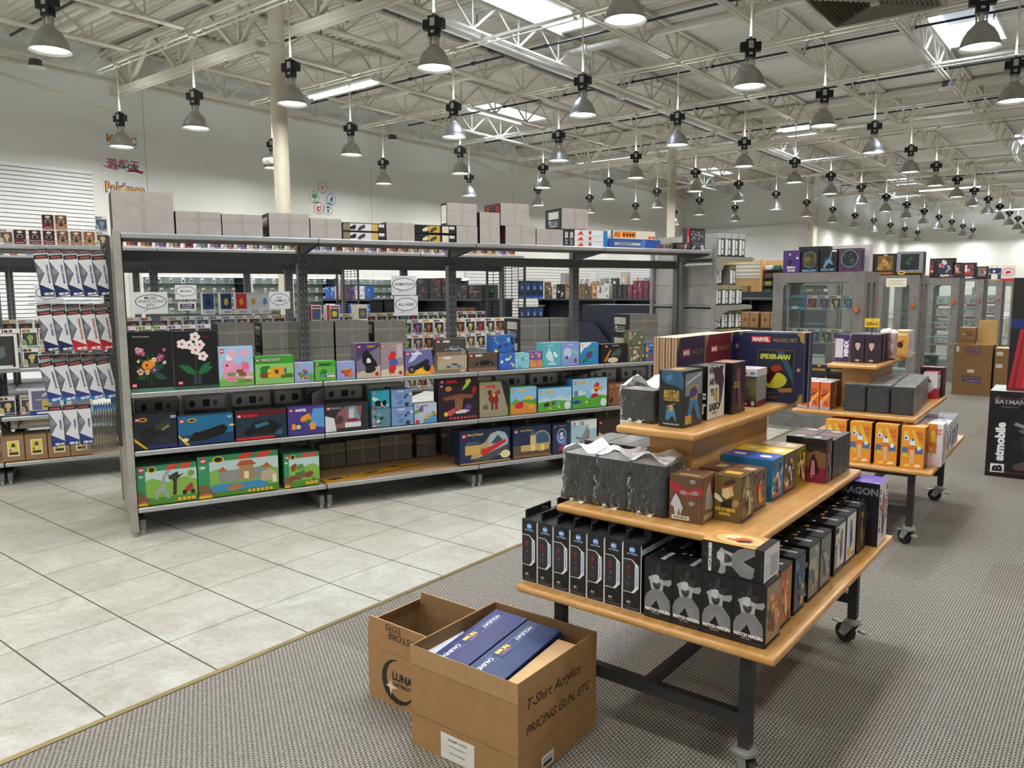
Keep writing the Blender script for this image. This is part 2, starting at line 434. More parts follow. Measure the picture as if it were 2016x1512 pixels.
# corrugated deck with openings for the skylights
SKY = [(-8.55, -7.6, 9.6, 12.35), (-8.55, -7.6, 23.4, 25.6), (-8.55, -7.6, 37, 39.2), (-13.85, -12.9, 15.6, 17.9), (-13.85, -12.9, 29, 31.1),
       (-3.15, -2.15, 15.7, 17.9), (-3.15, -2.15, 29, 31.1), (-3.15, -2.15, 2.4, 4.6), (-13.85, -12.9, 2.4, 4.6)]
xs = sorted({WX-.1, 8.1} | {a for k in SKY for a in k[:2]})
m = MB(); PP = []; FF = []
P = .152; y = -5.0; prof = [(0, 0), (.045, 0), (.062, .04), (.135, .04), (.152, 0)]
while y < 48.5:
    for (ya, za), (yb, zb) in zip(prof[:-1], prof[1:]):
        for xa, xb in zip(xs[:-1], xs[1:]):
            if any(k[0]-.01 < (xa+xb)/2 < k[1] and k[2] < y+.076 < k[3] for k in SKY): continue
            o = len(PP)
            PP += [(xa, y+ya, DZ+za), (xb, y+ya, DZ+za), (xb, y+yb, DZ+zb), (xa, y+yb, DZ+zb)]; FF.append((o, o+3, o+2, o+1))
    y += P
m.add(PP, FF, '#d3cfc4', 'paint')
struct(m, 'ceiling')
for i, (a, b, c, d) in enumerate(SKY):
    m = MB()
    for q in ((a-.03, a, c-.03, d+.03), (b, b+.03, c-.03, d+.03), (a, b, c-.03, c), (a, b, d, d+.03)):
        m.box(*q, DZ-.02, DZ+.4, '#e8e8e6', 'paint')
    m.box(a, b, (c+d)/2-.02, (c+d)/2+.02, DZ+.36, DZ+.4, '#dde0e2', 'paint')
    o = m.build('window_%d' % (i+1)); o['kind'] = 'structure'
    g = MB(); g.quad((a, c, DZ+.41), (b, c, DZ+.41), (b, d, DZ+.41), (a, d, DZ+.41), '#fff', 'skypane'); g.build('window_pane', o)
# ---------------------------------------------------------------- columns and roof steel
STEEL = '#cfcabc'
CX = -10.5
GY = [7.5, 20.7, 33.85]
for i, (x, y) in enumerate([(CX, 7.5), (CX, 20.7), (-10.15, 32.6), (1.5, 7.5), (1.5, 20.7), (1.5, 33.85)]):
    m = MB(); m.rod((x, y, 0), (x, y, 6.2), .118, '#d3ccba', 'paint', 28)
    m.box(x-.17, x+.17, y-.17, y+.17, 5.28, 5.3, STEEL)
    o = m.build('column')
    tag(o, ['round cream steel column just behind the long shelving, with a small camera', 'round cream column rising behind the right end of the long shelving',
            'round cream column at the corner of the far back wall'][i] if i < 3 else 'round cream column at the right-hand side of the hall', 'column')
    o['kind'] = 'structure'
def joist(L, d=.56):
    """one open-web joist along +y from 0 to L, underside at z=0"""
    t = MB(); b = MB(); wb = MB()
    for x in (-.035, .035): t.box(x-.026, x+.026, 0, L, d-.045, d, STEEL, 'paint'); b.box(x-.026, x+.026, .5, L-.5, 0, .035, STEEL, 'paint')
    n = round((L-1)/1.22); st = (L-1)/n
    for i in range(n):
        y = .5+st*(i+.5)
        wb.bar((0, y-st/2, d-.04), (0, y, .03), .03, .03, STEEL); wb.bar((0, y+st/2, d-.04), (0, y, .03), .03, .03, STEEL)
        wb.bar((0, y, .03), (0, y, d-.04), .024, .024, STEEL)
    wb.bar((0, 0, d-.04), (0, .5, .03), .03, .03, STEEL); wb.bar((0, L, d-.04), (0, L-.5, .03), .03, .03, STEEL)
    return t.mesh('top_chord'), b.mesh('bottom_chord'), wb.mesh('web')
def place3(name, meshes, loc, label, cat, group):
    t = thing(name, label, cat, loc, 0, group)
    for me, n in meshes:
        o = bpy.data.objects.new(n, me); C.objects.link(o); o.parent = t
    return t
bays = [(-5, 7.42), (7.58, 20.62), (20.78, 33.77), (33.93, 48.3)]
JX = [-15.75, -13.9, -12.1, -10.35, -8.6, -6.8, -4.95, -3.15, -1.35, .45, 2.25]
bn = ['before the first girder', 'between the first and second girders', 'between the second and third girders', 'beyond the third girder']
for bi, (a, b) in enumerate(bays):
    me = joist(b-a)
    for i, x in enumerate(JX):
        if bi == 2 and x < -15: pass
        if bi == 3 and x < -10: continue
        place3('roof_joist', [(me[0], 'top_chord'), (me[1], 'bottom_chord'), (me[2], 'web')], (x, a, DZ-.575),
               'cream open-web roof joist, %s from the left wall, %s' % (nth(i if bi < 3 else i-4), bn[bi]), 'roof joist', 'open-web joists under the roof deck')
def girder(L, d=.85, st=1.8, off=.25):
    t = MB(); b = MB(); wb = MB()
    for y in (-.05, .05): t.box(0, L, y-.04, y+.04, d-.1, d, STEEL); b.box(.3, L-.3, y-.04, y+.04, 0, .09, STEEL)
    t.box(0, L, -.1, .1, d-.012, d, STEEL); b.box(.3, L-.3, -.1, .1, .088, .1, STEEL)
    n = max(2, round(L/st)); s_ = L/n
    for i in range(n):
        x = s_*i
        wb.bar((x+.05, 0, d-.05), (x+s_/2, 0, .05), .07, .05, STEEL); wb.bar((x+s_-.05, 0, d-.05), (x+s_/2, 0, .05), .07, .05, STEEL)
        wb.bar((x+s_/2, .03, .05), (x+s_/2, .03, d-.05), .05, .05, STEEL)
    return t.mesh('top_chord'), b.mesh('bottom_chord'), wb.mesh('web')
gl = 0
for gi, y in enumerate(GY):
    for si, (a, b) in enumerate([(WX, CX-.12), (CX+.12, 1.38), (1.62, 8)]):
        if gi == 2 and si == 0: continue
        me = girder(b-a)
        place3('roof_girder', [(me[0], 'top_chord'), (me[1], 'bottom_chord'), (me[2], 'web')], (a, y, 5.4 if gi < 3 else 5.4),
               'heavy cream roof girder, %s, %s' % (['nearest of three', 'second of three', 'farthest of three'][gi], ['from the left wall to the column', 'in the middle span', 'in the right-hand span'][si]),
               'roof girder', 'heavy girders across the hall')
# wall-side ledge and knee braces
m = MB(); m.box(WX, WX+.07, -5, 33, 5.72, 5.76, STEEL); struct(m, 'trim_3')
for i, (y, s) in enumerate([(7.5, -1), (20.7, 1), (20.7, -1), (33, -1)]):
    m = MB(); m.bar((WX+.05, y+s*3.2, 5.7), (WX+.6, y+s*.1, 5.05), .04, .04, STEEL)
    tag(m.build('diagonal_brace'), 'thin cream diagonal brace on the left wall, %s from the near end' % nth(i), 'brace', 'diagonal braces along the left wall')
# ---------------------------------------------------------------- conduit rails that carry the lamps
ROWY = [-2.5, .65, 3.8]+[6.93+3.12*k for k in range(14)]
ROWY[4:8] = [10.12, 13.25, 16.4, 19.6]
for i, y in enumerate(ROWY):
    x0 = -15.2 if y < 31 else -10.1
    m = MB(); m.box(x0, 6, y-.022, y+.022, 5.66, 5.70, '#dcd8cc', 'paint')
    m.rod((x0, y+.06, 5.63), (6, y+.06, 5.63), .012, '#dcd8cc', 'paint', 6)
    for x in [x0+1.2*k for k in range(int((6-x0)/1.2))]: m.box(x, x+.02, y-.01, y+.07, 5.61, 5.67, '#dcd8cc', 'paint')
    for x in [j for j in JX if j > x0]: m.bar((x, y, 5.7), (x, y, 5.76), .03, .03, '#dcd8cc')
    tag(m.build('conduit_rail'), 'straight cream conduit rail carrying lamps, %s from the front' % nth(i), 'conduit', 'conduit rails that carry the lamps')
# ---------------------------------------------------------------- pipes
def pipe(name, label, cat, p, q, r, col, group=None, fit=(), hang=0):
    m = MB(); m.rod(p, q, r, col, 'paint', 12)
    d = (Vector(q)-Vector(p)); L = d.length; d.normalize()
    for t in fit:
        a = Vector(p)+d*t; m.rod(a-d*.06, a+d*.06, r*1.5, col, 'paint', 12)
    k = 1.2
    while hang and k < L:
        a = Vector(p)+d*k; m.bar(a, a+Vector((0, 0, DZ-a.z-.02)), .012, .012, col); k += 3.6
    return tag(m.build(name), label, cat, group)
DK = '#23242c'
pipe('sprinkler_main', 'thick black sprinkler pipe running the length of the hall', 'pipe', (-9.12, -5, 5.85), (-9.12, 48, 5.85), .05, DK, None, (10, 16, 22, 28, 34), 1)
for i, y in enumerate([2.5, 5.6, 8.75, 11.9, 15.05, 18.2, 21.6, 24.7, 27.8, 30.9, 35.2, 38.4, 41.5, 44.6]):
    m = MB(); xa = -15.4 if y < 32 else -9.9
    m.rod((xa, y, 6.0), (6.5, y, 6.0), .021, DK, 'paint', 8)
    for x in range(int(xa)+1, 6, 3):
        m.rod((x, y, 5.9), (x, y, 6.02), .012, '#8a6a4a', 'steel', 6); m.rod((x, y, 5.9), (x, y, 5.905), .03, '#8a8a84', 'steel', 8)
    m.rod((-9.12, y, 5.8), (-9.12, y, 6.0), .03, DK, 'paint', 8)
    for x in JX:
        if x > xa: m.box(x-.03, x+.03, y-.03, y+.03, 5.975, 6.03, DK)
    tag(m.build('sprinkler_branch'), 'thin black sprinkler branch pipe under the deck, %s from the front' % nth(i), 'pipe', 'black sprinkler branch pipes')
pipe('white_duct', 'wide white duct beside the joists along the hall', 'duct', (-8.83, 3, 5.79), (-8.83, 47, 5.79), .082, '#d9d6cc', None, (5, 12, 19), 1)
for i, (y, x0, x1, z) in enumerate([(6.1, -15.8, 7, 6.03), (12.6, -15.2, 7, 6.03), (22.9, -15.2, 7, 6.03), (36.2, -9.8, 7, 6.03)]):
    pipe('drain_pipe', 'white roof drain pipe crossing the hall, %s from the front' % nth(i), 'pipe', (x0, y, z), (x1, y, z), .062, '#d9d6cc', 'white pipes under the deck', (1, 7, 13), 1)
# louvred air diffuser
t = thing('air_diffuser', 'large square louvred air diffuser high up at the top right', 'air vent', (-2.86, 11.3, 5.3))
m = MB(); m.box(-.7, .7, -.7, .7, .12, .16, '#6a665c', 'paint')
for a, b, c, d in ((-.72, .72, -.72, -.68), (-.72, .72, .68, .72), (-.72, -.68, -.68, .68), (.68, .72, -.68, .68)): m.box(a, b, c, d, 0, .3, '#b5b0a0', 'paint')
m.build('frame', t)
m = MB(); m.box(-.35, .35, -.35, .35, .16, 1.0, '#b5b0a0', 'paint'); m.build('duct_neck', t)
for sx, sy in ((-1, 0), (1, 0), (0, -1), (0, 1)):
    m = MB()
    for k in range(1, 14):
        q = k*.05
        if sx: m.add([(sx*q, -q, 0), (sx*q, q, 0), (sx*(q+.035), q+.0, .09), (sx*(q+.035), -q, .09)], [(0, 1, 2, 3)], '#a9a596', 'paint')
        else: m.add([(-q, sy*q, 0), (q, sy*q, 0), (q, sy*(q+.035), .09), (-q, sy*(q+.035), .09)], [(0, 1, 2, 3)], '#a9a596', 'paint')
    m.build('louver', t)
m = MB(); m.box(-.05, .05, -.05, .05, -.02, 0, '#c9c5b8', 'paint'); m.build('hub', t)
# ---------------------------------------------------------------- high-bay lamps
def lamp_proto():
    t = thing('high_bay_lamp', '', 'lamp')
    m = MB()
    m.lathe([(.212, 0), (.216, .006), (.205, .012), (.196, .045), (.172, .12), (.13, .19), (.085, .235), (.062, .26), (.058, .275)], '#b4b3b1', 'spun', 28)
    m.lathe([(.055, .262), (.08, .228), (.124, .184), (.166, .116), (.19, .045), (.205, .004), (.212, 0)], '#d8d8d4', 'alu', 28)
    m.build('shade', t)
    m = MB(); m.disc((0, 0, .03), .192, '#fffdf6', 'glow', 24, (0, 0, -1)); m.build('lens', t)
    m = MB()
    for x in (-.05, .05): m.box(x-.008, x+.008, -.02, .02, .25, .40, '#a9aaa8', 'steel')
    m.rod((0, 0, .26), (0, 0, .38), .03, '#b8b8b4', 'steel', 12); m.build('bracket', t)
    m = MB(); m.rbox(-.062, .062, -.05, .05, .36, .6, .008, '#17171a', 'paint', 1); m.box(-.13, .13, -.04, .045, .45, .56, '#17171a', 'paint')
    m.rod((0, 0, .6), (0, 0, .63), .03, '#17171a', 'paint', 10, .015)
    for a, b, c, d in ((-.03, .03, .48, .57), (-.022, .022, .40, .43)):
        m.quad((a, -.0515, c), (b, -.0515, c), (b, -.0515, d), (a, -.0515, d), '#c9cdd2', 'print')
    m.build('ballast_box', t)
    m = MB(); m.rod((0, 0, .62), (0, 0, 1.44), .0125, '#dcd8cc', 'paint', 8); m.box(-.04, .04, -.04, .04, 1.40, 1.453, '#dcd8cc', 'paint'); m.build('stem', t)
    ld = bpy.data.lights.new('lamp_light', 'AREA'); ld.shape = 'DISK'; ld.size = .36; ld.energy = LAMP_W; ld.color = (1, .985, .93); ld.spread = PI
    l = bpy.data.objects.new('bulb', ld); C.objects.link(l); l.parent = t; l.location = (0, 0, -.004)
    # added upward fill, not part of the fixture: brightens ceiling and upper walls
    pd = bpy.data.lights.new('added_uplight', 'AREA'); pd.shape = 'DISK'; pd.size = .16; pd.energy = UP_W; pd.color = (.9, .97, 1); pd.spread = PI
    l = bpy.data.objects.new('uplight_fill', pd); C.objects.link(l); l.parent = t; l.location = (0, 0, .64); l.rotation_euler = (PI, 0, 0)
    return t
LX = {-14.45: 0, -11.93: 1, -9.25: 2, -6.63: 3, -4.05: 4, -1.46: 5, 1.15: 6}
lamps = []
def off(x, y): return x
for yi, y in enumerate(ROWY):
    for xi, x in enumerate(LX):
        if y > 31 and xi < 2: continue
        if xi == 6 and y > 14: continue
        lamps.append((xi, yi, x-(.15 if xi == 2 and yi in (2, 3) else 0), y))
colw = ['leftmost', 'second', 'third', 'fourth', 'fifth', 'sixth', 'rightmost']
L0 = lamp_proto(); first = True
for xi, yi, x, y in lamps:
    lab = 'metal high-bay pendant lamp, %s line from the left wall, %s row from the front' % (colw[xi], nth(yi))
    rz = math.radians(random.Random(xi*31+yi).uniform(-12, 12))+YAW*.55
    if first: L0.location = (x, y, 4.2); L0.rotation_euler = (0, 0, rz); L0['label'] = lab; L0['group'] = 'high-bay pendant lamps'; first = False
    else: dup(L0, (x, y, 4.2), rz, lab, 'high-bay pendant lamps')
# fluorescent strips
for i, (x0, x1, y, z, nm) in enumerate([(-13.6, -11.6, 10.5, 5.58, 'left of the roof truss'), (-14.0, -12.0, 21.2, 5.58, 'above the far left lamps'), (-7.0, -4.8, 35.7, 5.58, 'far down the hall'), (-5.6, -3.4, 47, 5.58, 'at the very far end')]):
    t = thing('strip_light', 'bright white fluorescent strip light %s' % nm, 'strip light', ((x0+x1)/2, y, z), 0, 'fluorescent strip lights')
    L = x1-x0
    m = MB(); m.box(-L/2, L/2, -.12, .12, .02, .06, '#e8e8e8', 'paint'); m.box(-L/2, L/2, -.04, .04, .06, .12, '#e8e8e8', 'paint')
    for x in (-L/2+.2, L/2-.2): m.bar((x, 0, .12), (x, 0, .73), .01, .01, '#cfcabc')
    m.build('housing', t)
    for q in (-.06, .06):
        m = MB(); m.rod((-L/2+.03, q, 0), (L/2-.03, q, 0), .02, '#ffffff', 'tube', 8); m.build('tube', t)
# round ceiling speakers and small cameras
for i, (x, y, z, nm) in enumerate([(-15.5, 6.0, 5.55, 'at the top left by the wall'), (-15.75, 14.8, 5.6, 'near the left wall, right of the column'), (-3.15, 18.2, 5.6, 'under the joist at the upper right')]):
    m = MB(); m.T = Matrix.Translation((x, y, z)); m.lathe([(.001, 0), (.15, .0), (.17, .02), (.12, .03)], '#e1dfd8', 'paint', 20)
    m.lathe([(.11, .03), (.1, .15), (.001, .155)], '#4c4c4c', 'paint', 20); m.rod((0, 0, .15), (0, 0, .2), .01, '#888', 'steel', 6)
    tag(m.build('round_speaker'), 'round white ceiling speaker %s' % nm, 'speaker', 'round ceiling speakers')
t = thing('security_camera', 'small white security camera on the cream column behind the shelving', 'camera', (-10.62, 7.36, 3.62))
m = MB(); m.T = Matrix.Rotation(math.radians(-20), 4, 'Z'); m.ball((-.06, -.03, 0), .055, '#e9e9e6', 'paint', 14); m.rod((-.02, 0, .0), (.06, .03, 0), .05, '#e9e9e6', 'paint', 14); m.build('housing', t)
m = MB(); m.T = Matrix.Rotation(math.radians(-20), 4, 'Z'); m.ball((-.1, -.05, -.005), .025, '#111', 'print', 10); m.build('lens', t)
t = thing('security_camera', 'white dome camera mounted on the far back wall above the racks', 'camera', (-13.0, 32.93, 2.95))
m = MB(); m.box(-.3, .3, 0, .05, -.02, .03, '#cfcdc6'); m.ball((0, -.1, -.02), .13, '#e9e9e6', 'paint', 12); m.build('housing', t)
m = MB(); m.ball((0, -.12, -.1), .09, '#333', 'print', 10); m.build('lens', t)
m = MB(); m.box(-.22, .22, -.02, .0, -.12, .12, '#46484a'); m.box(-.18, -.03, -.03, -.02, -.08, .08, '#d9d9d9'); m.box(.03, .18, -.03, -.02, -.08, .08, '#9a9a9a')
o = m.build('wall_gauge_box'); o.location = (-12.95, 33, 2.35); tag(o, 'small dark double switch box on the far back wall under the dome camera', 'switch box')
# wall logos and slatwall
t = thing('slatwall_panel', 'tall white slatwall panel on the left wall with dark grooves', 'slatwall', (WX+.006, 3, 0))
m = MB(); m.box(0, .05, -4, 4.08, 0, 3.95, '#f2f3f6', 'paint'); m.build('board', t)
m = MB()
z = 3.87
while z > .1: m.box(.05, .052, -4, 4.08, z, z+.014, '#5b5b62', 'paint'); z -= .076
m.build('groove', t)
t = thing('slatwall_panel', 'low grey slatwall panels on the left wall beyond the showcases', 'slatwall', (WX+.006, 24, 0))
m = MB(); m.box(0, .05, -6, 8.5, .6, 2.5, '#dddedd', 'paint'); m.build('board', t)
m = MB(); z = 2.42
while z > .65: m.box(.05, .052, -6, 8.5, z, z+.02, '#8a8a8c', 'paint'); z -= .1
for y in (-6, -3.5, -1, 1.5, 4, 6.5): m.box(.05, .056, y, y+.03, .6, 2.5, '#c9c9c9', 'paint')
m.build('groove', t)
def wallsign(name, label, y, z, w, h, prims, base='#dfe8ee', cat='sign', group=None):
    m = MB(); m.T = Matrix.Translation((WX, y, z)) @ Matrix.Rotation(PI/2, 4, 'Z')
    m.box(-w/2, w/2, -.02, 0, -h/2, h/2, base, 'print'); m.art((-w/2, -.02, -h/2), (1, 0, 0), (0, 0, 1), w, h, prims, t0=.002)
    return tag(m.build(name), label, cat, group)
GR_ = 'game logo boards on the left wall'
wallsign('logo_board', 'white board reading MAGIC Gathering, top of the three on the left wall', 7.72, 4.61, .84, .30,
    [('t', 'MAGIC', .5, .62, .52, '#6d1420', .94, .06), ('t', 'MAGIC', .5, .63, .44, '#e8a552', .88, .02), ('t', 'The Gathering', .62, .2, .2, '#20304a', .6, .01)], group=GR_)
wallsign('logo_board', 'white board with red and black brush lettering, middle of the three wall boards', 7.72, 4.14, .84, .29,
    [('t', '遊戯王', .5, .55, .75, '#b8203c', .92, .01), ('p', [(.02, .3), (.3, .12), (.42, .22), (.25, .16), (.05, .36)], '#b8203c'), ('p', [(.55, .1), (.62, .22), (.95, .06), (.99, .24), (.7, .3)], '#b8203c'),
     ('t', 'Yu-Gi-Oh!', .5, .48, .42, '#15151a', .7, .06), ('t', 'Yu-Gi-Oh!', .5, .49, .34, '#9a9896', .66, .0)], group=GR_)
wallsign('logo_board', 'white board reading Pokémon in yellow letters, lowest of the three', 7.73, 3.68, .84, .31,
    [('t', 'Pokémon', .5, .52, .74, '#27306e', .95, .07), ('t', 'Pokémon', .5, .53, .62, '#f2b03c', .9, .01)], group=GR_)
MS = 'round mana symbol cards on the left wall'
def symb(nm, y, z, col, pr):
    wallsign('symbol_card', nm, y, z, .3, .3, [('e', .5, .5, .46, .46, col), ('e', .5, .5, .41, .41, '#e9eef0')]+pr, '#dfe5e8', 'card', MS)
symb('square card with an orange sun in a circle, on the left wall', 12.68, 4.2, '#6a7076', [('e', .5, .5, .14, .14, '#d98a4a')]+[('p', [(.5+.2*math.cos(a-.15), .5+.2*math.sin(a-.15)), (.5+.2*math.cos(a+.15), .5+.2*math.sin(a+.15)), (.5+.36*math.cos(a), .5+.36*math.sin(a))], '#d98a4a') for a in [k*PI/4 for k in range(8)]])
symb('round card with a green tree, on the left wall', 12.42, 3.94, '#1d7a4c', [('e', .5, .6, .26, .2, '#1d8a50'), ('e', .34, .52, .13, .12, '#1d8a50'), ('e', .66, .52, .13, .12, '#1d8a50'), ('p', [(.44, .2), (.56, .2), (.54, .55), (.46, .55)], '#1d8a50'), ('p', [(.32, .18), (.68, .18), (.6, .25), (.4, .25)], '#1d8a50')])
symb('round card with a blue water drop, on the left wall', 12.95, 3.94, '#23538c', [('e', .5, .4, .2, .19, '#2463b0'), ('p', [(.31, .46), (.69, .46), (.56, .8)], '#2463b0'), ('e', .54, .36, .08, .07, '#a9c8ea')])
symb('round card with a red flame, on the left wall', 12.54, 3.68, '#7a2a2a', [('e', .5, .42, .24, .22, '#cf3838'), ('p', [(.28, .45), (.5, .45), (.36, .8)], '#cf3838'), ('p', [(.45, .5), (.72, .45), (.74, .76)], '#cf3838'), ('e', .56, .44, .09, .09, '#e9eef0')])
symb('round card with a grey skull, on the left wall', 12.83, 3.68, '#50545c', [('e', .5, .57, .25, .22, '#5a5e68'), ('r', .38, .22, .62, .42, '#5a5e68'), ('e', .4, .53, .07, .07, '#e9eef0'), ('e', .6, .53, .07, .07, '#e9eef0'), ('p', [(.46, .4), (.54, .4), (.5, .47)], '#e9eef0')])
# ================================================================ long shelving gondolas
GS = '#66696c'
def gondola(name, label, s0, nb, u0, depth=.95, levels=(.19, .565, .945, 1.955), bl=1.245, ends=(1, 1), back_levels=None, group=None, mesh_end=False):
    t = thing(name, label, 'shelving', gp(0, 0, 0), GR, group)
    # local: x = s, y = u
    c = u0+depth/2; L = nb*bl
    up_ = MB(); zt = levels[-1]-.03
    for i in range(nb+1):
        for dx in ((-.035, .002) if 0 < i < nb else ((.002,) if i == 0 else (-.035,))):
            x = s0+i*bl+dx; m = MB()
            m.box(x, x+.033, c-.03, c+.03, .0, zt, GS, 'paint')
            k = .3
            while k < zt-.1:
                m.quad((x+.012, c-.0306, k), (x+.021, c-.0306, k), (x+.021, c-.0306, k+.022), (x+.012, c-.0306, k+.022), '#15161a'); k += .05
            m.build('upright', t)
    for i in range(nb):
        a = s0+i*bl+.037; b = s0+(i+1)*bl-.037
        for z in (zt-.13, .1): m = MB(); m.box(a, b, c-.012, c+.012, z, z+.075, GS, 'paint'); m.build('rail', t)
        for sd in (0, 1):
            for k, z in enumerate(levels if sd == 0 else (back_levels or levels)):
                y0, y1 = (u0+.012, c-.035) if sd == 0 else (c+.035, u0+depth-.012)
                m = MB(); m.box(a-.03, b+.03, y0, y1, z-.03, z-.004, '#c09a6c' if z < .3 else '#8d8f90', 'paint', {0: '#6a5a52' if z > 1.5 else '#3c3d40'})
                sh = m.build('shelf', t)
                yl = u0 if sd == 0 else u0+depth
                m = MB(); m.rbox(a-.033, b+.033, yl-.008, yl+.012, z-.032, z+.002, .006, '#c6cbd0', 'alu', 2); m.build('price_rail', sh)
                for q in (a-.028, b+.022):
                    m = MB(); e = yl+(.03 if sd == 0 else -.03); f = c+(-.03 if sd == 0 else .03)
                    m.add([(q, f, z-.03), (q, f, (z-.15 if z > .3 else z-.09) if z < 1.5 else z-.1), (q, e, z-.045), (q, e, z-.03), (q+.006, f, z-.03), (q+.006, f, (z-.15 if z > .3 else z-.09) if z < 1.5 else z-.1), (q+.006, e, z-.045), (q+.006, e, z-.03)],
                          [(0, 1, 2, 3), (7, 6, 5, 4), (1, 5, 6, 2), (0, 3, 7, 4)], GS)
                    m.build('bracket', sh)
    for i in range(nb+1):
        for dx in ((-.045, .012) if 0 < i < nb else ((.012,) if i == 0 else (-.045,))):
            x = s0+i*bl+dx; m = MB()
            m.box(x, x+.034, u0+.03, u0+depth-.03, .035, .1, '#6e7072', 'paint'); m.add([(x, u0+.03, .035), (x+.034, u0+.03, .035), (x+.034, u0+.03, .1), (x, u0+.03, .1), (x, c, .1), (x+.034, c, .1), (x+.034, c, .16), (x, c, .16)], [(3, 2, 6, 7)], '#6e7072')
            for y in (u0+.05, u0+depth-.05): m.rod((x+.017, y, .004), (x+.017, y, .04), .014, '#b8b8b8', 'steel', 8)
            m.build('foot', t)
    for k, e in enumerate(ends):
        if not e: continue
        x = s0-.032 if k == 0 else s0+L-.001
        m = MB(); m.rbox(x-.012, x+.033, u0-.012, u0+.02, .03, levels[-1]+.02, .006, '#9f9b94', 'laminate', 2)
        m.box(x, x+.022, u0+.02, u0+depth-.02, .05, levels[-1]+.01, '#9f9b94', 'laminate'); m.rbox(x-.012, x+.033, u0+depth-.02, u0+depth+.012, .03, levels[-1]+.02, .006, '#9f9b94', 'laminate', 2)
        for y in (u0+.02, u0+depth-.03): m.rod((x+.01, y, .003), (x+.01, y, .04), .013, '#c8c8c8', 'steel', 8)
        m.build('end_panel', t)
    return t
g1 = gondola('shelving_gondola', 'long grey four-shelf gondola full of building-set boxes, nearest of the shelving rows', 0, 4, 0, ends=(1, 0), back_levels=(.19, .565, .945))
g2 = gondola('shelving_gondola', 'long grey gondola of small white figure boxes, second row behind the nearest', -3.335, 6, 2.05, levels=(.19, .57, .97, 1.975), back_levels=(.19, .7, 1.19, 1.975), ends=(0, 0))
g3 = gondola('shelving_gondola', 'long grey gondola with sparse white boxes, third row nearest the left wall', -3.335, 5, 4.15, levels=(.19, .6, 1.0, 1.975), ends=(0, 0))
def wire_panel(parent_s, u0, u1, z0, z1, name, label, sgn=-1, step=.028, group=None):
    t = thing(name, label, 'wire rack', gp(0, 0, 0), GR, group)
    m = MB(); x = parent_s
    z = z0
    while z < z1: m.box(x-.003, x+.003, u0, u1, z, z+.006, '#34363a', 'paint'); z += step
    m.build('horizontal_wires', t)
    m = MB(); u = u0
    while u < u1+.01: m.box(x+.003, x+.009, u-.003, u+.003, z0, z1, '#34363a', 'paint'); u += .15
    m.build('vertical_wires', t)
    for u in (u0, u1): m = MB(); m.box(x-.01, x+.012, u-.012, u+.012, z0-.02, z1+.02, '#3c3e42', 'paint'); m.build('frame_post', t)
    return t
wire_panel(-.07, .06, .9, .62, 1.92, 'wire_grid_panel', 'dark wire grid panel hooked on the near end of the closest gondola')
wire_panel(4.16, 2.08, 2.98, .1, 1.93, 'wire_grid_panel', 'dark wire grid panel closing the right end of the second gondola', step=.035)
wire_panel(2.93, 4.18, 5.08, .1, 1.93, 'wire_grid_panel', 'dark wire grid panel closing the right end of the third gondola', step=.035)
# end-cap shelving beyond the nearest gondola
t = thing('end_cap_shelving', 'grey end-cap rack with curved shelf arms at the far end of the gondola', 'shelving', gp(0, 0, 0), GR)
for u in (.02, .47, .92): m = MB(); m.box(5.016, 5.045, u-.02, u+.02, 0, 1.99, '#8d8a86', 'laminate'); m.build('upright', t)
for z in (.19, .6, 1.02, 1.44, 1.9):
    m = MB(); m.box(5.04, 5.48, .02, .92, z-.02, z, '#8d8f90', 'paint'); sh = m.build('shelf', t)
    for u in (.0, .93):
        m = MB(); pf = [(5.03, z), (5.5, z), (5.515, z-.02), (5.5, z-.04), (5.2, z-.05), (5.13, z-.08), (5.1, z-.13), (5.06, z-.15), (5.03, z-.13)]
        n = len(pf); P_ = [(a, u-.008, b) for a, b in pf]+[(a, u+.008, b) for a, b in pf]
        m.add(P_, [tuple(range(n)), tuple(range(n, 2*n))[::-1]]+[(i, n+i, n+(i+1) % n, (i+1) % n) for i in range(n)], '#8f8d84', 'paint')
        m.build('bracket', sh)
    m = MB(); m.rbox(5.475, 5.495, .0, .93, z-.032, z+.003, .005, '#a8adb2', 'alu', 2); m.build('price_rail', sh)
# ---------------------------------------------------------------- goods on the nearest gondola
def put(mb, name, label, cat, s, w_, u, z, group=None, tilt=0):
    o = mb.build(name); o.location = gp(s+w_/2, u, z+.0015); o.rotation_euler = (0, 0, GR+tilt)
    return tag(o, label, cat, group)
RED = '#d01f26'
def LG(x=.09, y=.88, s=.055, w=1, h=1):
    a = s*2.2; b = a*w/h
    return [('r', x-a/2, y-b/2, x+a/2, y+b/2, RED), ('t', 'LEGO', x, y, b*.45, '#ffffff', a*.82, .05)]
def tx(s, x, y, h, c='#ffffff', lim=.5, b=.03, sh=0): return ('t', s, x, y, h, c, lim, b, sh)
def flowers(seed, cols, x0, x1, y0, y1, n, r):
    q = random.Random(seed); out = []
    for i in range(n):
        x = x0+(x1-x0)*q.random(); y = y0+(y1-y0)*q.random(); c = q.choice(cols); rr = r*(.7+.6*q.random())
        for k in range(5):
            a = 2*PI*k/5+q.random(); out.append(('e', x+rr*.7*math.cos(a), y+rr*.5*math.sin(a), rr*.55, rr*.38, c))
        out.append(('e', x, y, rr*.35, rr*.25, '#e8b23c' if q.random() < .5 else '#7a2448'))
    return out
BK = '#15171b'
def leaf(x0, y0, x1, y1, c): 
    dx, dy = x1-x0, y1-y0; nx, ny = -dy*.16, dx*.16
    return ('p', [(x0, y0), (x0+dx*.5+nx, y0+dy*.5+ny), (x1, y1), (x0+dx*.5-nx, y0+dy*.5-ny)], c)
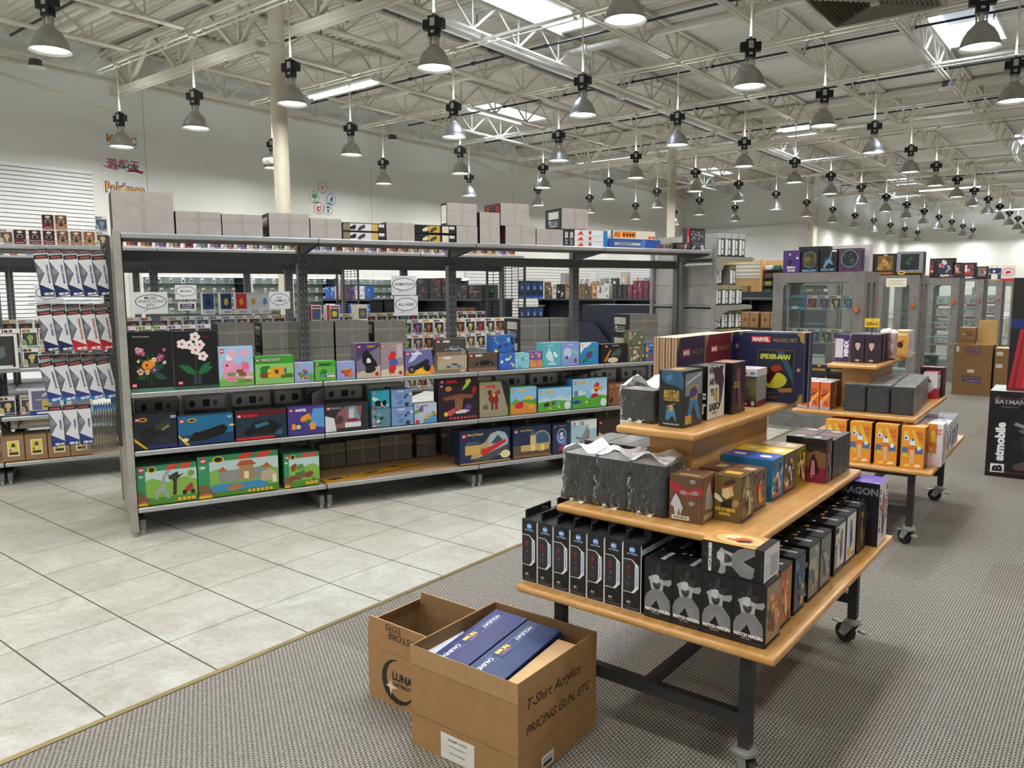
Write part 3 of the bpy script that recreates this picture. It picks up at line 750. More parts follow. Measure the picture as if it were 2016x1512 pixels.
bouquet = [('r', 0, 0, 1, .05, '#4f8a68')]+[leaf(.5, .3, .5+.38*math.cos(a), .3+.36*math.sin(a), '#1d5236') for a in (.5, .9, 1.4, 1.8, 2.3, 2.8, -.3, 3.4)]
bouquet += [('r', .49, .12, .505, .4, '#275a3c'), ('r', .42, .12, .43, .35, '#275a3c'), ('r', .56, .12, .57, .35, '#275a3c')]
bouquet += flowers(3, ['#e7a9b4', '#a94a78', '#e7a9b4'], .2, .35, .55, .75, 4, .05)+flowers(4, ['#8a3a6a', '#a34a80'], .65, .82, .5, .72, 4, .055)+flowers(5, ['#f2e6a0', '#f6f2dc'], .12, .85, .45, .55, 6, .04)
bouquet += flowers(6, ['#e8902c'], .4, .5, .42, .46, 2, .08)+flowers(7, ['#d9a982', '#c99070'], .22, .8, .32, .38, 3, .075)+flowers(8, ['#5a3a78'], .55, .6, .33, .36, 1, .085)
bouquet += [tx('Flower Bouquet', .3, .915, .035, '#e8d9a8', .42, 0), ('r', .06, .08, .16, .14, RED), tx('LEGO', .11, .11, .03, '#fff', .09)]
orchid = [('r', 0, 0, 1, .05, '#2f5a48')]+[leaf(.52, .26, x, y, '#1f6a3c') for x, y in ((.1, .42), (.3, .3), (.85, .46), (.75, .3), (.9, .38))]
orchid += [('r', .49, .25, .505, .8, '#3a5a34'), ('r', .42, .08, .62, .24, '#26303c'), ('r', .45, .08, .48, .24, '#3c4a58'), ('r', .55, .08, .58, .24, '#3c4a58')]
for x, y in ((.5, .9), (.2, .78), (.36, .76), (.6, .76), (.5, .67), (.66, .56)):
    orchid += [('e', x+.07*math.cos(a), y+.05*math.sin(a), .055, .036, '#f0e6e2') for a in (0, 1.26, 2.5, 3.77, 5.03)]+[('e', x, y, .028, .02, '#a83a5a')]
orchid += [('r', .08, .08, .18, .14, RED), tx('LEGO', .13, .11, .03, '#fff', .09), tx('Orchid', .75, .9, .025, '#b03a5a', .2, 0)]
def brick(cols, seed, x, y, w_, h_, n=7):
    q = random.Random(seed); out = []
    for i in range(n):
        a = x+w_*q.random()*.8; b = y+h_*q.random()*.8; cw = w_*(.15+.3*q.random()); ch = h_*(.12+.25*q.random())
        out.append(('r', a, b, min(.98, a+cw), min(.95, b+ch), q.choice(cols)))
    return out
def car(x, y, s, c, k=.55, dark='#202226'):
    return [('p', [(x-s, y), (x-s, y+.3*s*k*2), (x-.6*s, y+.4*s*k*2), (x-.3*s, y+.75*s*k*2), (x+.4*s, y+.75*s*k*2), (x+.7*s, y+.4*s*k*2), (x+s, y+.3*s*k*2), (x+s, y)], c),
            ('p', [(x-.25*s, y+.42*s*k*2), (x-.18*s, y+.66*s*k*2), (x+.33*s, y+.66*s*k*2), (x+.5*s, y+.42*s*k*2)], dark),
            ('e', x-.6*s, y+.04, .2*s, .2*s*k*2, '#0e0e10'), ('e', x+.6*s, y+.04, .2*s, .2*s*k*2, '#0e0e10'), ('e', x-.6*s, y+.04, .1*s, .1*s*k*2, '#9a9aa0'), ('e', x+.6*s, y+.04, .1*s, .1*s*k*2, '#9a9aa0')]
def hills(sky, far, near, low=.35):
    return [('r', 0, 0, 1, 1, sky), ('p', [(0, low), (.2, low+.18), (.4, low+.05), (.65, low+.22), (.85, low+.08), (1, low+.16), (1, 0), (0, 0)], far), ('p', [(0, low-.05), (.5, low+.02), (1, low-.08), (1, 0), (0, 0)], near)]
W1 = 'on the top stocked shelf of the nearest gondola'
S1 = [
 ('flower',-0.0,.266,.389,.05,BK,bouquet,'tall black box showing a lego-style flower bouquet with green base strip'),
 ('orchid',.268,.275,.384,.05,BK,orchid,'tall black box showing white orchids in a dark pot'),
 ('pink',.546,.228,.270,.07,'#a9c8ea',hills('#a9c8ea','#8cc46a','#7ab85a',.2)+[('e',.3,.72,.1,.1,'#dff0fa'),('r',.12,.2,.9,.55,'#e79ab8'),('r',.12,.4,.42,.66,'#ee9cc0'),('r',.2,.5,.26,.56,'#3a2a30'),('r',.5,.3,.7,.42,'#8a5a34'),('r',.66,.42,.86,.6,'#e0709c'),('e',.4,.82,.13,.1,'#f2b0c8'),('e',.75,.84,.12,.1,'#f2b0c8')]+brick(['#e88ab0','#f6c4d4','#5a9a3c','#8a5a34'],3,.1,.08,.8,.25,9)+LG(.1,.9,.05,.23,.27),'pale blue box with a pink pig-shaped house'),
 ('green',.782,.266,.196,.07,'#4aa83c',[('r',0,.72,1,1,'#3d9a34'),('r',0,0,1,.72,'#8cc870')]+brick(['#e8a82c','#7a4a24','#f0c23c','#3a7a2c','#3468b0'],5,.1,.08,.8,.5,16)+[('e',.22,.52,.1,.12,'#2f7a34'),('r',.45,.3,.75,.6,'#e5a02c'),('r',.5,.36,.6,.5,'#6a3c1c'),tx('MINECRAFT',.42,.86,.13,'#3a3a3a',.5,.05),tx('MINECRAFT',.42,.865,.11,'#c8c8c8',.48,.03)]+LG(.07,.86,.035,.27,.2),'green block-game box with a yellow beehive cottage'),
 ('lav',1.052,.138,.140,.06,'#9ab0dc',brick(['#5a8a4a','#c85a3c','#4a68a8','#d8a0b8','#e0e4ec'],7,.1,.1,.8,.6,12)+[('e',.85,.25,.14,.2,'#5aa83c')]+LG(.12,.84,.05,.14,.14),'small lavender box with a pink and red block scene'),
 ('grn2',1.197,.153,.143,.1,'#46a43a',[('r',0,0,1,.7,'#68b04c')]+brick(['#2e7a30','#d0a050','#4a90c8','#e8e0c8'],9,.15,.1,.7,.5,12)+[tx('MINECRAFT',.5,.83,.12,'#333',.6,.05)]+LG(.12,.84,.05,.15,.14),'small green block-game box with an island scene'),
 ('lav2',1.357,.138,.132,.06,'#93a8dc',brick(['#c83c34','#e0c040','#4a7ad0','#6a9a4a'],11,.12,.12,.75,.55,12)+[('s',.75,.3,.2,.2,'#d8743c',.3)]+LG(.12,.84,.05,.14,.13),'small lavender box with a red and yellow block scene'),
 ('ven',1.505,.186,.260,.13,'#7a7486',[('p',[(0,0),(1,0),(1,.35),(0,.15)],'#c9bda8'),('p',[(0,.5),(1,.9),(1,1),(0,1)],'#4a3c6a'),('s',.55,.5,.3,.34,'#14141a',.2),('s',.4,.7,.16,.14,'#1a1a22',.5),('s',.6,.25,.3,.14,'#1c1c24',.7),('s',.5,.5,.12,.1,'#e8e8ec',.9),('e',.85,.1,.08,.06,'#c02a2a'),tx('SPIDEY',.62,.9,.06,'#f0a02c',.4,.04,.2)]+LG(.13,.9,.05,.19,.26),'tall grey and purple box with a black creature splash'),
 ('spi',1.693,.184,.256,.05,'#9a8a92',[('p',[(0,0),(1,0),(1,.32),(0,.2)],'#d8cdb0'),('r',.7,.55,.95,.95,'#bfb4bc'),('s',.5,.6,.2,.2,'#c62a2e',.1),('s',.55,.42,.28,.12,'#2c62b8',.3),('s',.5,.24,.2,.2,'#c62a2e',.6),('e',.85,.1,.08,.06,'#c02a2a'),tx('SPIDEY',.62,.9,.06,'#f0a02c',.4,.04,.2)]+LG(.13,.9,.05,.19,.26),'tall mauve box with a red and blue splash'),
 ('bike',1.887,.243,.190,.05,'#6a6aa0',[('p',[(0,0),(1,0),(1,.35),(0,.2)],'#e08a34'),('p',[(.1,0),(.5,.3),(.9,0)],'#f6c23c'),('s',.3,.75,.3,.14,'#c8d0f0',.5),('p',[(.9,1),(1,1),(1,.2)],'#16161c'),('e',.22,.22,.13,.16,'#17171a'),('e',.22,.22,.07,.09,'#777'),('p',[(.2,.3),(.75,.65),(.85,.5),(.4,.2)],'#1c1c22'),('e',.75,.28,.12,.15,'#17171a'),tx('MARVEL',.4,.87,.1,'#fff',.36,.04)]+LG(.09,.87,.05,.24,.19),'violet box with a black motorbike in orange flames'),
 ('tan',2.156,.255,.139,.05,'#b5a48a',[('r',0,0,1,.2,'#8a7a62')]+car(.55,.3,.3,'#9aa4aa')+[tx('SPEED',.33,.86,.14,'#eee',.3,.05,.3),('t','007',.86,.1,.14,'#fff',.2,.02)]+LG(.08,.86,.045,.25,.14),'tan box with a silver classic car'),
 ('darkup',2.140,.266,.128,.05,'#4a4440',[('r',0,0,1,.2,'#8a7460')]+car(.6,.28,.3,'#8fa0b4')+[tx('SPEED',.35,.84,.14,'#eee',.3,.05,.3),('o',.9,.2,.05,.1,.3,'#ddd')]+LG(.09,.84,.045,.26,.13),'dark brown box with a blue-grey coupe', .141),
 ('brown',2.424,.262,.147,.05,'#5a4a40',[('r',0,0,1,.18,'#8a6a50')]+car(.56,.32,.32,'#141416')+[tx('SPEED',.35,.86,.13,'#eee',.3,.05,.3)]+LG(.09,.86,.045,.27,.15),'brown box with a black muscle car'),
 ('bluel',2.702,.148,.142,.1,'#3a6ac0',scene(['#eef2fa','#2458b8','#9cc4f0','#f0d040'],31,9)+LG(.14,.84,.05,.15,.14),'small blue box with a white and blue speedboat shape'),
 ('blueup',2.64,.21,.14,.1,'#2f66b4',scene(['#e8ec50','#1a3a7a','#78b8e8','#2a2a30'],33,10)+LG(.12,.84,.045,.2,.14),'blue box with a lime truck shape', .1435),
 ('cyan1',2.852,.139,.127,.1,'#8cd0dc',scene(['#dff2f6','#5ab0c8','#f0f6fa'],35,9)+LG(.12,.84,.05,.14,.13),'small pale cyan box with an ice tower'),
 ('pur',2.993,.122,.138,.1,'#8a5aa0',[('r',0,0,1,.45,'#e09a5a')]+scene(['#f2c860','#5a3a8a','#d87a5a'],37,9,r=.12)+[tx('Disney',.6,.86,.1,'#fff',.4,.02)]+LG(.12,.86,.05,.12,.14),'small purple and orange box with a lantern tower'),
 ('cyan2',3.117,.186,.204,.1,'#5cb8c4',[('s',.4,.45,.22,.3,'#d9f0f2',.4),('s',.7,.5,.1,.2,'#e9f6f6',.2),('r',.3,.1,.7,.16,'#e8f4f4'),('p',[(.3,.6),(.35,.85),(.4,.6)],'#eaf6f8'),tx('Disney',.45,.88,.08,'#fff',.35,.02),tx('FROZEN',.6,.1,.06,'#eef',.4,.03)]+LG(.12,.88,.04,.19,.2),'cyan box with a white ice palace'),
 ('lavb',3.305,.186,.202,.08,'#8aa4dc',[('e',.35,.55,.22,.22,'#c8d8f4'),('s',.75,.55,.12,.3,'#8ac8c4',.5),('s',.3,.35,.1,.1,'#3a3a6a',.1),('s',.8,.2,.1,.12,'#a0302c',.7),tx('Disney',.5,.88,.08,'#fff',.35,.02)]+LG(.12,.88,.04,.19,.2),'lavender box with a moonlit ice tower'),
 ('bluew',3.499,.196,.190,.08,'#2c8cc4',[('p',[(0,1),(0,.5),(.4,1)],'#f4f6f6'),('p',[(0,1),(.6,1),(.5,.85),(0,.7)],'#f2f4f4'),('s',.5,.45,.26,.2,'#5a4a7a',.3),('s',.7,.7,.16,.1,'#4aa05a',.6),('s',.25,.2,.2,.12,'#2a7a4a',.2),tx('Disney',.5,.88,.08,'#234',.35,.02)]+LG(.12,.88,.04,.2,.19),'white and blue box with a green and purple book set'),
 ('sw1',3.72,.29,.172,.06,BK,[('p',[(.1,.1),(.35,.7),(.4,.68),(.2,.1)],'#c8802c'),('s',.6,.55,.26,.2,'#4a5a50',.4),('s',.65,.3,.3,.1,'#2a4a38',.5),('e',.45,.15,.2,.14,'#e6d6b8'),tx('STAR WARS',.55,.9,.06,'#ddd',.3,.03)]+LG(.2,.87,.035,.29,.17),'black box with a dark green starship over a pale planet'),
 ('sw2',4.023,.188,.144,.07,'#6a6650',scene(['#c8c4b4','#3a3c30','#d9cfa8','#8a8468'],41,10)+[tx('STAR WARS',.5,.88,.08,'#eee',.3,.03)]+LG(.12,.86,.045,.19,.14),'olive box with grey troop figures and a walker'),
 ('sw2up',4.02,.188,.136,.07,'#666a52',scene(['#d8d4c8','#3a3c30','#a09a7a'],43,10)+LG(.12,.86,.045,.19,.14),'olive box with pale troop figures, lying on another olive box', .1455),
 ('sw3',4.22,.128,.161,.07,'#3a6aa8',scene(['#b8442c','#20242c','#e89a5a'],45,9)+[tx('STAR WARS',.5,.88,.08,'#eee',.4,.03)]+LG(.14,.88,.05,.13,.16),'small blue box with a rust red walker'),
]
def shelf_goods(rows, z, where, group, u=.03):
    for r in rows:
        nm, s, w_, h, d, base, fr, lab = r[:8]; dz = r[8] if len(r) > 8 else 0
        dark = base
        top = [('r', .0, .0, 1, 1, base)]
        m = carton(nm, w_-.003, d, h-.002, base, fr, side=[tx('LEGO', .5, .8, .06, '#fff', .7)] if d > .09 else [('r', .1, .1, .9, .9, '#2a2a2e')], topc=base)
        lab = lab.replace('lego-style', 'brick-built')
        put(m, 'toy_box', '%s, %s' % (lab, where), 'toy box', s, w_, u, z+dz, group)
shelf_goods(S1, .947, 'second gondola shelf', 'building-set boxes on the second shelf')
JP = [('p',[(.55,1),(.7,1),(.62,.86),(.47,.86)],'#d8402c'),('p',[(.78,1),(.93,1),(.85,.86),(.7,.86)],'#d8402c')]
def dino(bg, seed, n, cols): 
    return [('r',0,0,1,.9,'#bcd4d6'),('p',[(0,.55),(.25,.68),(.5,.55),(.8,.66),(1,.55),(1,0),(0,0)],'#7fb04a'),('r',0,0,1,.18,'#4a8a2c'),('r',0,.86,1,1,bg),('r',0,0,.14,1,bg)]+JP+scene(cols,seed,n,.2,.95,.15,.6,.13)+[('p',[(0,.0),(.2,.0),(.18,.18),(.1,.3),(0,.34)],'#7a5a3c'),('p',[(.02,.0),(.16,.0),(.12,.12),(.03,.1)],'#c86a5a'),('r',0,0,.16,.06,'#f0c818'),('o',.25,.9,.07,.08,.25,'#f0c23c'),('e',.25,.9,.05,.06,'#222'),('t','9+',.07,.74,.07,'#fff',.1,.05)]
S3 = [
 ('d1',.006,.368,.264,.26,'#2f7a56',dino('#2f8a5c',51,0,['#3c2a20'])+[('p',[(.28,.15),(.3,.35),(.4,.42),(.42,.7),(.5,.86),(.56,.84),(.47,.7),(.46,.4),(.54,.15),(.48,.12),(.44,.3),(.34,.28),(.33,.1)],'#9a9ea2'),('p',[(.58,.2),(.64,.2),(.66,.6),(.8,.75),(.62,.66),(.5,.74),(.6,.55)],'#3c2820'),('s',.62,.7,.12,.1,'#2c3c24',.4),('s',.85,.34,.12,.1,'#b02c34',.5),('e',.78,.24,.04,.06,'#141414'),('e',.92,.24,.04,.06,'#141414'),('e',.9,.72,.06,.08,'#7a9a3c')]+[('r',.66+.08*k,.04,.72+.08*k,.12,'#f0b428') for k in range(4)]+LG(.08,.92,.038,.37,.26),'green dinosaur box with a long-necked grey dinosaur and bare tree'),
 ('d2',.378,.536,.288,.27,'#2f7a56',dino('#2f8a5c',53,0,['#888'])+[('r',.25,.35,.85,.62,'#8a8c8c'),('r',.5,.35,.68,.72,'#a08058'),('p',[(.46,.7),(.72,.7),(.66,.82),(.52,.82)],'#b0562c'),('p',[(.24,.6),(.36,.6),(.3,.72)],'#b0562c'),('p',[(.78,.6),(.92,.6),(.85,.72)],'#b0562c'),('r',.56,.37,.62,.55,'#e8d8b0'),('r',0.16,.12,.85,.3,'#3c88b8'),('s',.45,.2,.14,.1,'#a07850',.3),('s',.88,.4,.14,.18,'#b8a890',.7),('r',.92,.2,.97,.4,'#e9dfc8')]+[('r',.6+.055*k,.03,.64+.055*k,.1,'#f0b428') for k in range(6)]+LG(.07,.9,.03,.53,.29)+[('t','12+',.06,.74,.07,'#fff',.1,.05)],'long green dinosaur box with a grey visitor-centre gate'),
 ('d3',.95,.256,.245,.28,'#2f7a56',dino('#2f8a5c',55,6,['#8a3a24','#3a4a2c','#5a6a3c'])+[('s',.45,.6,.16,.1,'#5a8a3c',.3),('s',.7,.35,.16,.12,'#8a3a2a',.6)]+[('r',.6+.12*k,.04,.7+.12*k,.13,'#f0b428') for k in range(3)]+LG(.1,.9,.045,.25,.25),'green dinosaur box with a green jeep and brown horned dinosaur'),
 ('hp1',2.338,.465,.280,.1,'#1c2c52',[('p',[(.3,.5),(.5,.62),(.6,.85),(.75,.92),(.9,.85),(.96,.5),(.9,.2),(.2,.15)],'#b8a070'),('e',.76,.6,.2,.3,'#a8bcc8'),('p',[(.6,.55),(.75,.8),(.9,.55)],'#3c5060'),('p',[(.2,.1),(.35,.16),(.95,.5),(.95,.36),(.55,.05)],'#4a4e58'),('p',[(.4,.28),(.5,.24),(.92,.56),(.9,.66),(.5,.42),(.42,.44)],'#c8282c'),('e',.47,.3,.05,.08,'#c8282c'),('r',.1,.28,.38,.55,'#d0a860'),('p',[(.08,.55),(.4,.55),(.36,.66),(.14,.66)],'#4a5a64'),('e',.9,.2,.1,.12,'#e8d8a8'),('r',0,0,1,.05,'#b09058'),tx('Harry Potter',.3,.86,.1,'#e8c860',.32,.02)]+LG(.08,.84,.032,.47,.28),'large dark blue box with a red steam train'),
 ('hp2',2.829,.372,.265,.1,'#223050',[('r',0,.0,1,.4,'#5a5040'),('e',.75,.5,.24,.34,'#c0a878'),('e',.75,.5,.21,.3,'#3a5a7a'),('r',.45,.2,.6,.7,'#d9c088'),('p',[(.44,.7),(.61,.7),(.525,.92)],'#5a6a74'),('r',.2,.2,.45,.4,'#c8a860'),('r',.6,.2,.95,.42,'#c8a860'),('e',.52,.28,.04,.1,'#f6d890'),('e',.78,.28,.05,.1,'#f6d890'),('r',0,0,1,.08,'#8a6a50'),tx('Harry Potter',.34,.87,.08,'#e8c860',.3,.02)]+LG(.08,.86,.035,.37,.27),'dark blue box with a lit golden castle gate'),
 ('hp3',3.22,.183,.257,.08,'#2c3450',[('s',.5,.5,.3,.34,'#5a78b8',.4),('o',.5,.6,.26,.24,.12,'#c8d0e0'),('t','S',.5,.6,.24,'#e0e4f0',.3,.04),('s',.5,.2,.25,.1,'#a83c48',.4),tx('Harry Potter',.55,.93,.05,'#e8c860',.5,.0)]+LG(.14,.92,.04,.18,.26),'narrow dark box with a silver blue crest banner'),
 ('sw',3.41,.272,.271,.08,'#a8ccd8',[('r',0,0,1,.12,'#3c6a4a'),('p',[(.3,.3),(.5,.6),(.62,.78),(.74,.6),(.66,.2),(.5,.1)],'#8a8e8e'),('p',[(.6,.3),(.7,.55),(.66,.15)],'#8a3a34'),('p',[(.15,.5),(.4,.42),(.42,.36),(.2,.4)],'#7a7c7c'),('r',.7,.7,1,1,'#f0f2f2'),('r',0,.84,1,1,'#eef2f2'),tx('STAR',.4,.93,.06,'#222',.3,.04),tx('WARS',.4,.87,.05,'#222',.3,.04)]+LG(.12,.89,.045,.27,.27),'pale blue box with a grey and red bounty ship'),
 ('dk',3.7,.24,.255,.08,'#3a2a28',scene(['#8a2a24','#c8a070','#6a4a3a'],57,9)+LG(.1,.9,.045,.24,.26),'dark reddish box at the end beside the pale blue box'),
]
shelf_goods(S3, .192, 'bottom gondola shelf', 'building-set boxes on the bottom shelf')
S2 = [
 ('b1',.006,.26,.229,.09,'#1c2430',[('s',.45,.5,.4,.22,'#0c0e14',.3),('s',.3,.3,.2,.2,'#14161c',.7),('s',.7,.68,.26,.14,'#2c3c34',.4),('s',.75,.6,.14,.05,'#8a7a3c',.2),('p',[(0,.25),(.25,0),(.32,0),(0,.35)],'#e8b828'),('r',.3,.0,1,.1,'#2c2c6a'),('e',.22,.86,.1,.06,'#e0a030'),('e',.22,.86,.07,.03,'#111'),tx('DC',.93,.9,.08,'#dfe8f8',.12,.05)]+LG(.09,.86,.04,.26,.23),'dark box with a black armoured motorcycle, first from the left'),
 ('b2',.272,.352,.196,.09,'#1c6a94',[('r',0,.0,1,.35,'#143c64'),('p',[(.15,.15),(.3,.4),(.75,.62),(.9,.5),(.82,.3),(.4,.12)],'#0e1014'),('e',.32,.3,.09,.14,'#08090b'),('e',.8,.5,.08,.14,'#08090b'),('p',[(0,.3),(.14,0),(.2,0),(0,.4)],'#e8b828'),('e',.12,.2,.06,.06,'#f0e0b0'),('e',.97,.6,.05,.04,'#f0c060'),('e',.25,.86,.08,.07,'#e0a030'),('e',.25,.86,.055,.035,'#111'),tx('DC',.94,.9,.08,'#dfe8f8',.1,.05)]+LG(.07,.85,.033,.35,.2),'blue box with a long black jet car, second from the left'),
 ('b3',.637,.346,.201,.09,'#1e3440',[('r',0,.82,1,1,'#5a1418'),('p',[(.15,.2),(.35,.6),(.7,.66),(.92,.4),(.6,.12)],'#101418'),('p',[(.35,.5),(.6,.6),(.66,.5),(.4,.38)],'#2c6a84'),('e',.25,.25,.08,.12,'#060708'),('e',.75,.3,.09,.13,'#060708'),('r',0,0,.75,.08,'#d03030'),('s',.85,.2,.1,.12,'#3c5a84',.4),tx('BATMAN',.28,.84,.1,'#d82830',.28,.05)]+LG(.07,.84,.033,.35,.2),'dark teal box with red top and a black sports car'),
 ('mar',.992,.262,.206,.1,'#4a3a88',[('p',[(.55,.3),(1,.2),(1,.9),(.7,.9)],'#5a9ad8'),('s',.5,.6,.2,.16,'#e8902c',.4),('e',.28,.28,.12,.14,'#3c3c48'),('e',.28,.28,.07,.08,'#c8c8d0'),('r',.1,.2,.2,.4,'#f09a30'),('r',.6,.16,.75,.4,'#f09a30'),('e',.56,.45,.07,.08,'#2c6a3c'),tx('MARVEL',.36,.87,.1,'#fff',.3,.04)]+LG(.09,.87,.04,.26,.21),'violet box with an orange walking robot'),
 ('wak',1.258,.33,.201,.1,'#2a2c30',[('p',[(.1,.1),(.3,.7),(.45,.9),(.85,.9),(.8,.1)],'#8a5a5c'),('p',[(.55,.9),(.7,.9),(.8,.4),(.5,.4)],'#6a9ab0'),('r',.55,.45,.66,.8,'#d0c0b8'),('r',.45,.12,.82,.3,'#e4e4e8'),('s',.3,.4,.14,.2,'#4a3c40',.5),('r',.5,.34,.75,.44,'#8a2a34'),('p',[(0,0),(.25,0),(.2,.5),(0,.6)],'#e0e0e4'),tx('WAKANDA',.25,.86,.07,'#9aa',.25,.03)]+LG(.08,.86,.035,.33,.2),'black and white box with a red river boat throne'),
 ('sm1',1.612,.15,.142,.1,'#5a8a9a',scene(['#9aa0a4','#2c4a34','#c8d0d4'],61,9)+[('e',.12,.1,.1,.1,'#d03040'),tx('4+',.12,.1,.1,'#fff',.2)]+LG(.13,.86,.05,.15,.16),'small teal box with a grey truck, under another small box'),
 ('sm1u',1.616,.14,.138,.1,'#2aa0b8',scene(['#101418','#e0e4e8','#c83040'],63,8)+[('e',.3,.3,.14,.16,'#0c0c0e'),('e',.7,.3,.14,.16,'#0c0c0e'),('e',.12,.1,.1,.1,'#d03040')]+LG(.13,.86,.05,.14,.14),'small cyan box with a black motorbike, above the teal truck box',.1435),
 ('sm2',1.77,.178,.142,.1,'#7a9acc',scene(['#e8eef4','#1a1c24','#4a5a78','#5a7ab8'],65,9)+[tx('MARVEL',.45,.88,.08,'#fff',.35,.03)]+LG(.12,.88,.04,.18,.15),'small icy blue box with a black bike, lower of an identical pair'),
 ('sm2u',1.77,.17,.136,.1,'#7a9acc',scene(['#e8eef4','#1a1c24','#4a5a78','#5a7ab8'],65,9)+[tx('MARVEL',.45,.88,.08,'#fff',.35,.03)]+LG(.12,.88,.04,.18,.15),'small icy blue box with a black bike, upper of an identical pair',.1435),
 ('sm3',1.956,.188,.157,.09,'#b8c8dc',[('p',[(.4,.2),(1,.5),(1,0),(.4,0)],'#5a9ad0')]+scene(['#c83034','#e0a83c','#3c6ab8','#5aa04a'],67,10)+[tx('MARVEL',.45,.88,.08,'#c22',.35,.03),('e',.12,.1,.09,.1,'#d03040')]+LG(.12,.88,.04,.19,.16),'small pale box with a red racing car on a blue slide'),
 ('big',2.158,.35,.339,.09,'#2a1c28',[('p',[(.1,.55),(.5,.62),(.9,.58),(.85,.5),(.55,.5),(.15,.48)],'#7a4a34'),('p',[(.42,.15),(.58,.15),(.62,.52),(.4,.52)],'#8a5a40'),('s',.3,.2,.2,.08,'#c04a5a',.4),('s',.6,.2,.22,.06,'#d9d9de',.6),('s',.75,.3,.1,.1,'#5a3a8a',.2),('s',.7,.82,.18,.06,'#9ac83c',.5),('s',.75,.92,.1,.06,'#e0d850',.3),('e',.25,.75,.08,.06,'#c8803c'),('s',.9,.7,.07,.12,'#a02430',.6),('e',.18,.16,.05,.05,'#e0c838')]+[('e',.3+.09*k,.05,.03,.03,'#d04a40') for k in range(8)]+[tx('MARVEL',.34,.92,.07,'#e23',.26,.05),('t','10+',.08,.82,.04,'#fff',.12,.04)]+LG(.09,.92,.032,.35,.34),'large dark plum box with a bronze spider-like tower'),
 ('hulk',2.521,.262,.287,.08,'#9a9478',[('p',[(.75,1),(1,1),(1,.2),(.9,.5)],'#24242a'),('s',.5,.55,.22,.2,'#8a2c2c',.4),('s',.35,.7,.1,.1,'#6a2024',.1),('s',.66,.7,.1,.1,'#a83a30',.2),('r',.4,.2,.48,.45,'#7a2428'),('r',.54,.2,.63,.45,'#8a2c2c'),('e',.5,.62,.05,.05,'#e0b040')]+[('s',.2,.3,.12,.1,'#5a6a4a',.4),tx('MARVEL',.4,.87,.08,'#e23',.32,.05)]+LG(.1,.87,.04,.26,.29),'olive box with a dark red armoured robot'),
 ('son1',2.806,.252,.227,.1,'#6ab04a',hills('#8ac0e4','#5a9a3c','#d8903c',.4)+[('s',.35,.35,.22,.16,'#c82c34',.4),('s',.7,.6,.2,.1,'#e8c038',.6),('e',.8,.25,.09,.09,'#f0c83c'),('e',.8,.25,.06,.06,'#e09a3c'),tx('SONIC',.45,.88,.1,'#f0c030',.3,.06)]+LG(.1,.87,.035,.25,.23),'green and orange box with a red biplane'),
 ('son2',3.074,.338,.198,.1,'#3a9ad0',hills('#9cccec','#c8dce8','#5aa83c',.45)+[('s',.25,.3,.12,.12,'#3a3a34',.3),('s',.45,.35,.08,.1,'#7a4a34',.3),('e',.6,.3,.05,.1,'#5ab0d8'),('e',.62,.16,.04,.05,'#e8c83c'),('e',.35,.14,.04,.05,'#e8c83c'),('e',.88,.2,.1,.18,'#e8eef4'),tx('SONIC',.32,.84,.13,'#f0c030',.22,.06)]+LG(.08,.84,.03,.34,.2),'wide sky blue and green box with gold rings'),
 ('son3',3.422,.368,.259,.1,'#4a9acc',hills('#a0cce8','#d0e0ec','#58a83c',.45)+[('s',.7,.7,.12,.2,'#c8343c',.3),('s',.65,.4,.14,.1,'#b82c30',.7),('r',.6,.62,.85,.7,'#e0a030'),('e',.45,.45,.09,.13,'#8ac8e4'),('e',.1,.5,.06,.12,'#6a8aa8'),('e',.12,.22,.12,.06,'#2a4aa0'),('e',.9,.15,.09,.14,'#e8eef4'),('e',.4,.2,.04,.05,'#e8c83c'),tx('SONIC',.26,.87,.1,'#f0c030',.2,.06)]+LG(.07,.87,.028,.37,.26),'large sky blue and green box with a tall red robot'),
 ('brownsw',3.81,.24,.196,.09,'#8a5a3c',scene(['#2a2420','#c89a6a','#b06a3c'],69,9)+[tx('STAR WARS',.5,.9,.06,'#ddd',.4,.03)]+LG(.1,.88,.04,.23,.2),'rust brown desert box with a dark speeder'),
]
shelf_goods(S2, .567, 'third gondola shelf', 'building-set boxes on the third shelf')
# plain backs of stacked boxes
GB_ = '#b3aca6'
def greybox(s, w_, h, d, u, z, where, base=GB_, spine=None, grp=None, tape=True, nm='stock_box', sid=None):
    pr = [('r', .46, 0, .54, 1, '#a8a19b'), ('r', 0, .62, 1, .72, '#aea7a1')] if tape else []
    m = carton('b', w_-.004, d, h, base, pr, mt='board', topc='#2c2c30', sidec=sid or '#2e2f33', left=spine or [], leftc='#26272b', back='#2c2d31')
    m.art((-w_/2+.002, 0, h), (1, 0, 0), (0, 1, 0), w_-.004, d, [('r', .02, .03+.16*k, .98, .03+.16*k+.012, '#77757a') for k in range(6)], 'print')
    return put(m, nm, where, 'box', s, w_, u, z, grp)
SP = [('r', .08, .1, .92, .9, '#3a3a40'), ('r', .2, .5, .8, .85, '#c9c4bc'), ('w', 'KIT', .5, .28, .5, '#e8e8e8', .3)]
TG = 'large plain-backed boxes along the gondola top'
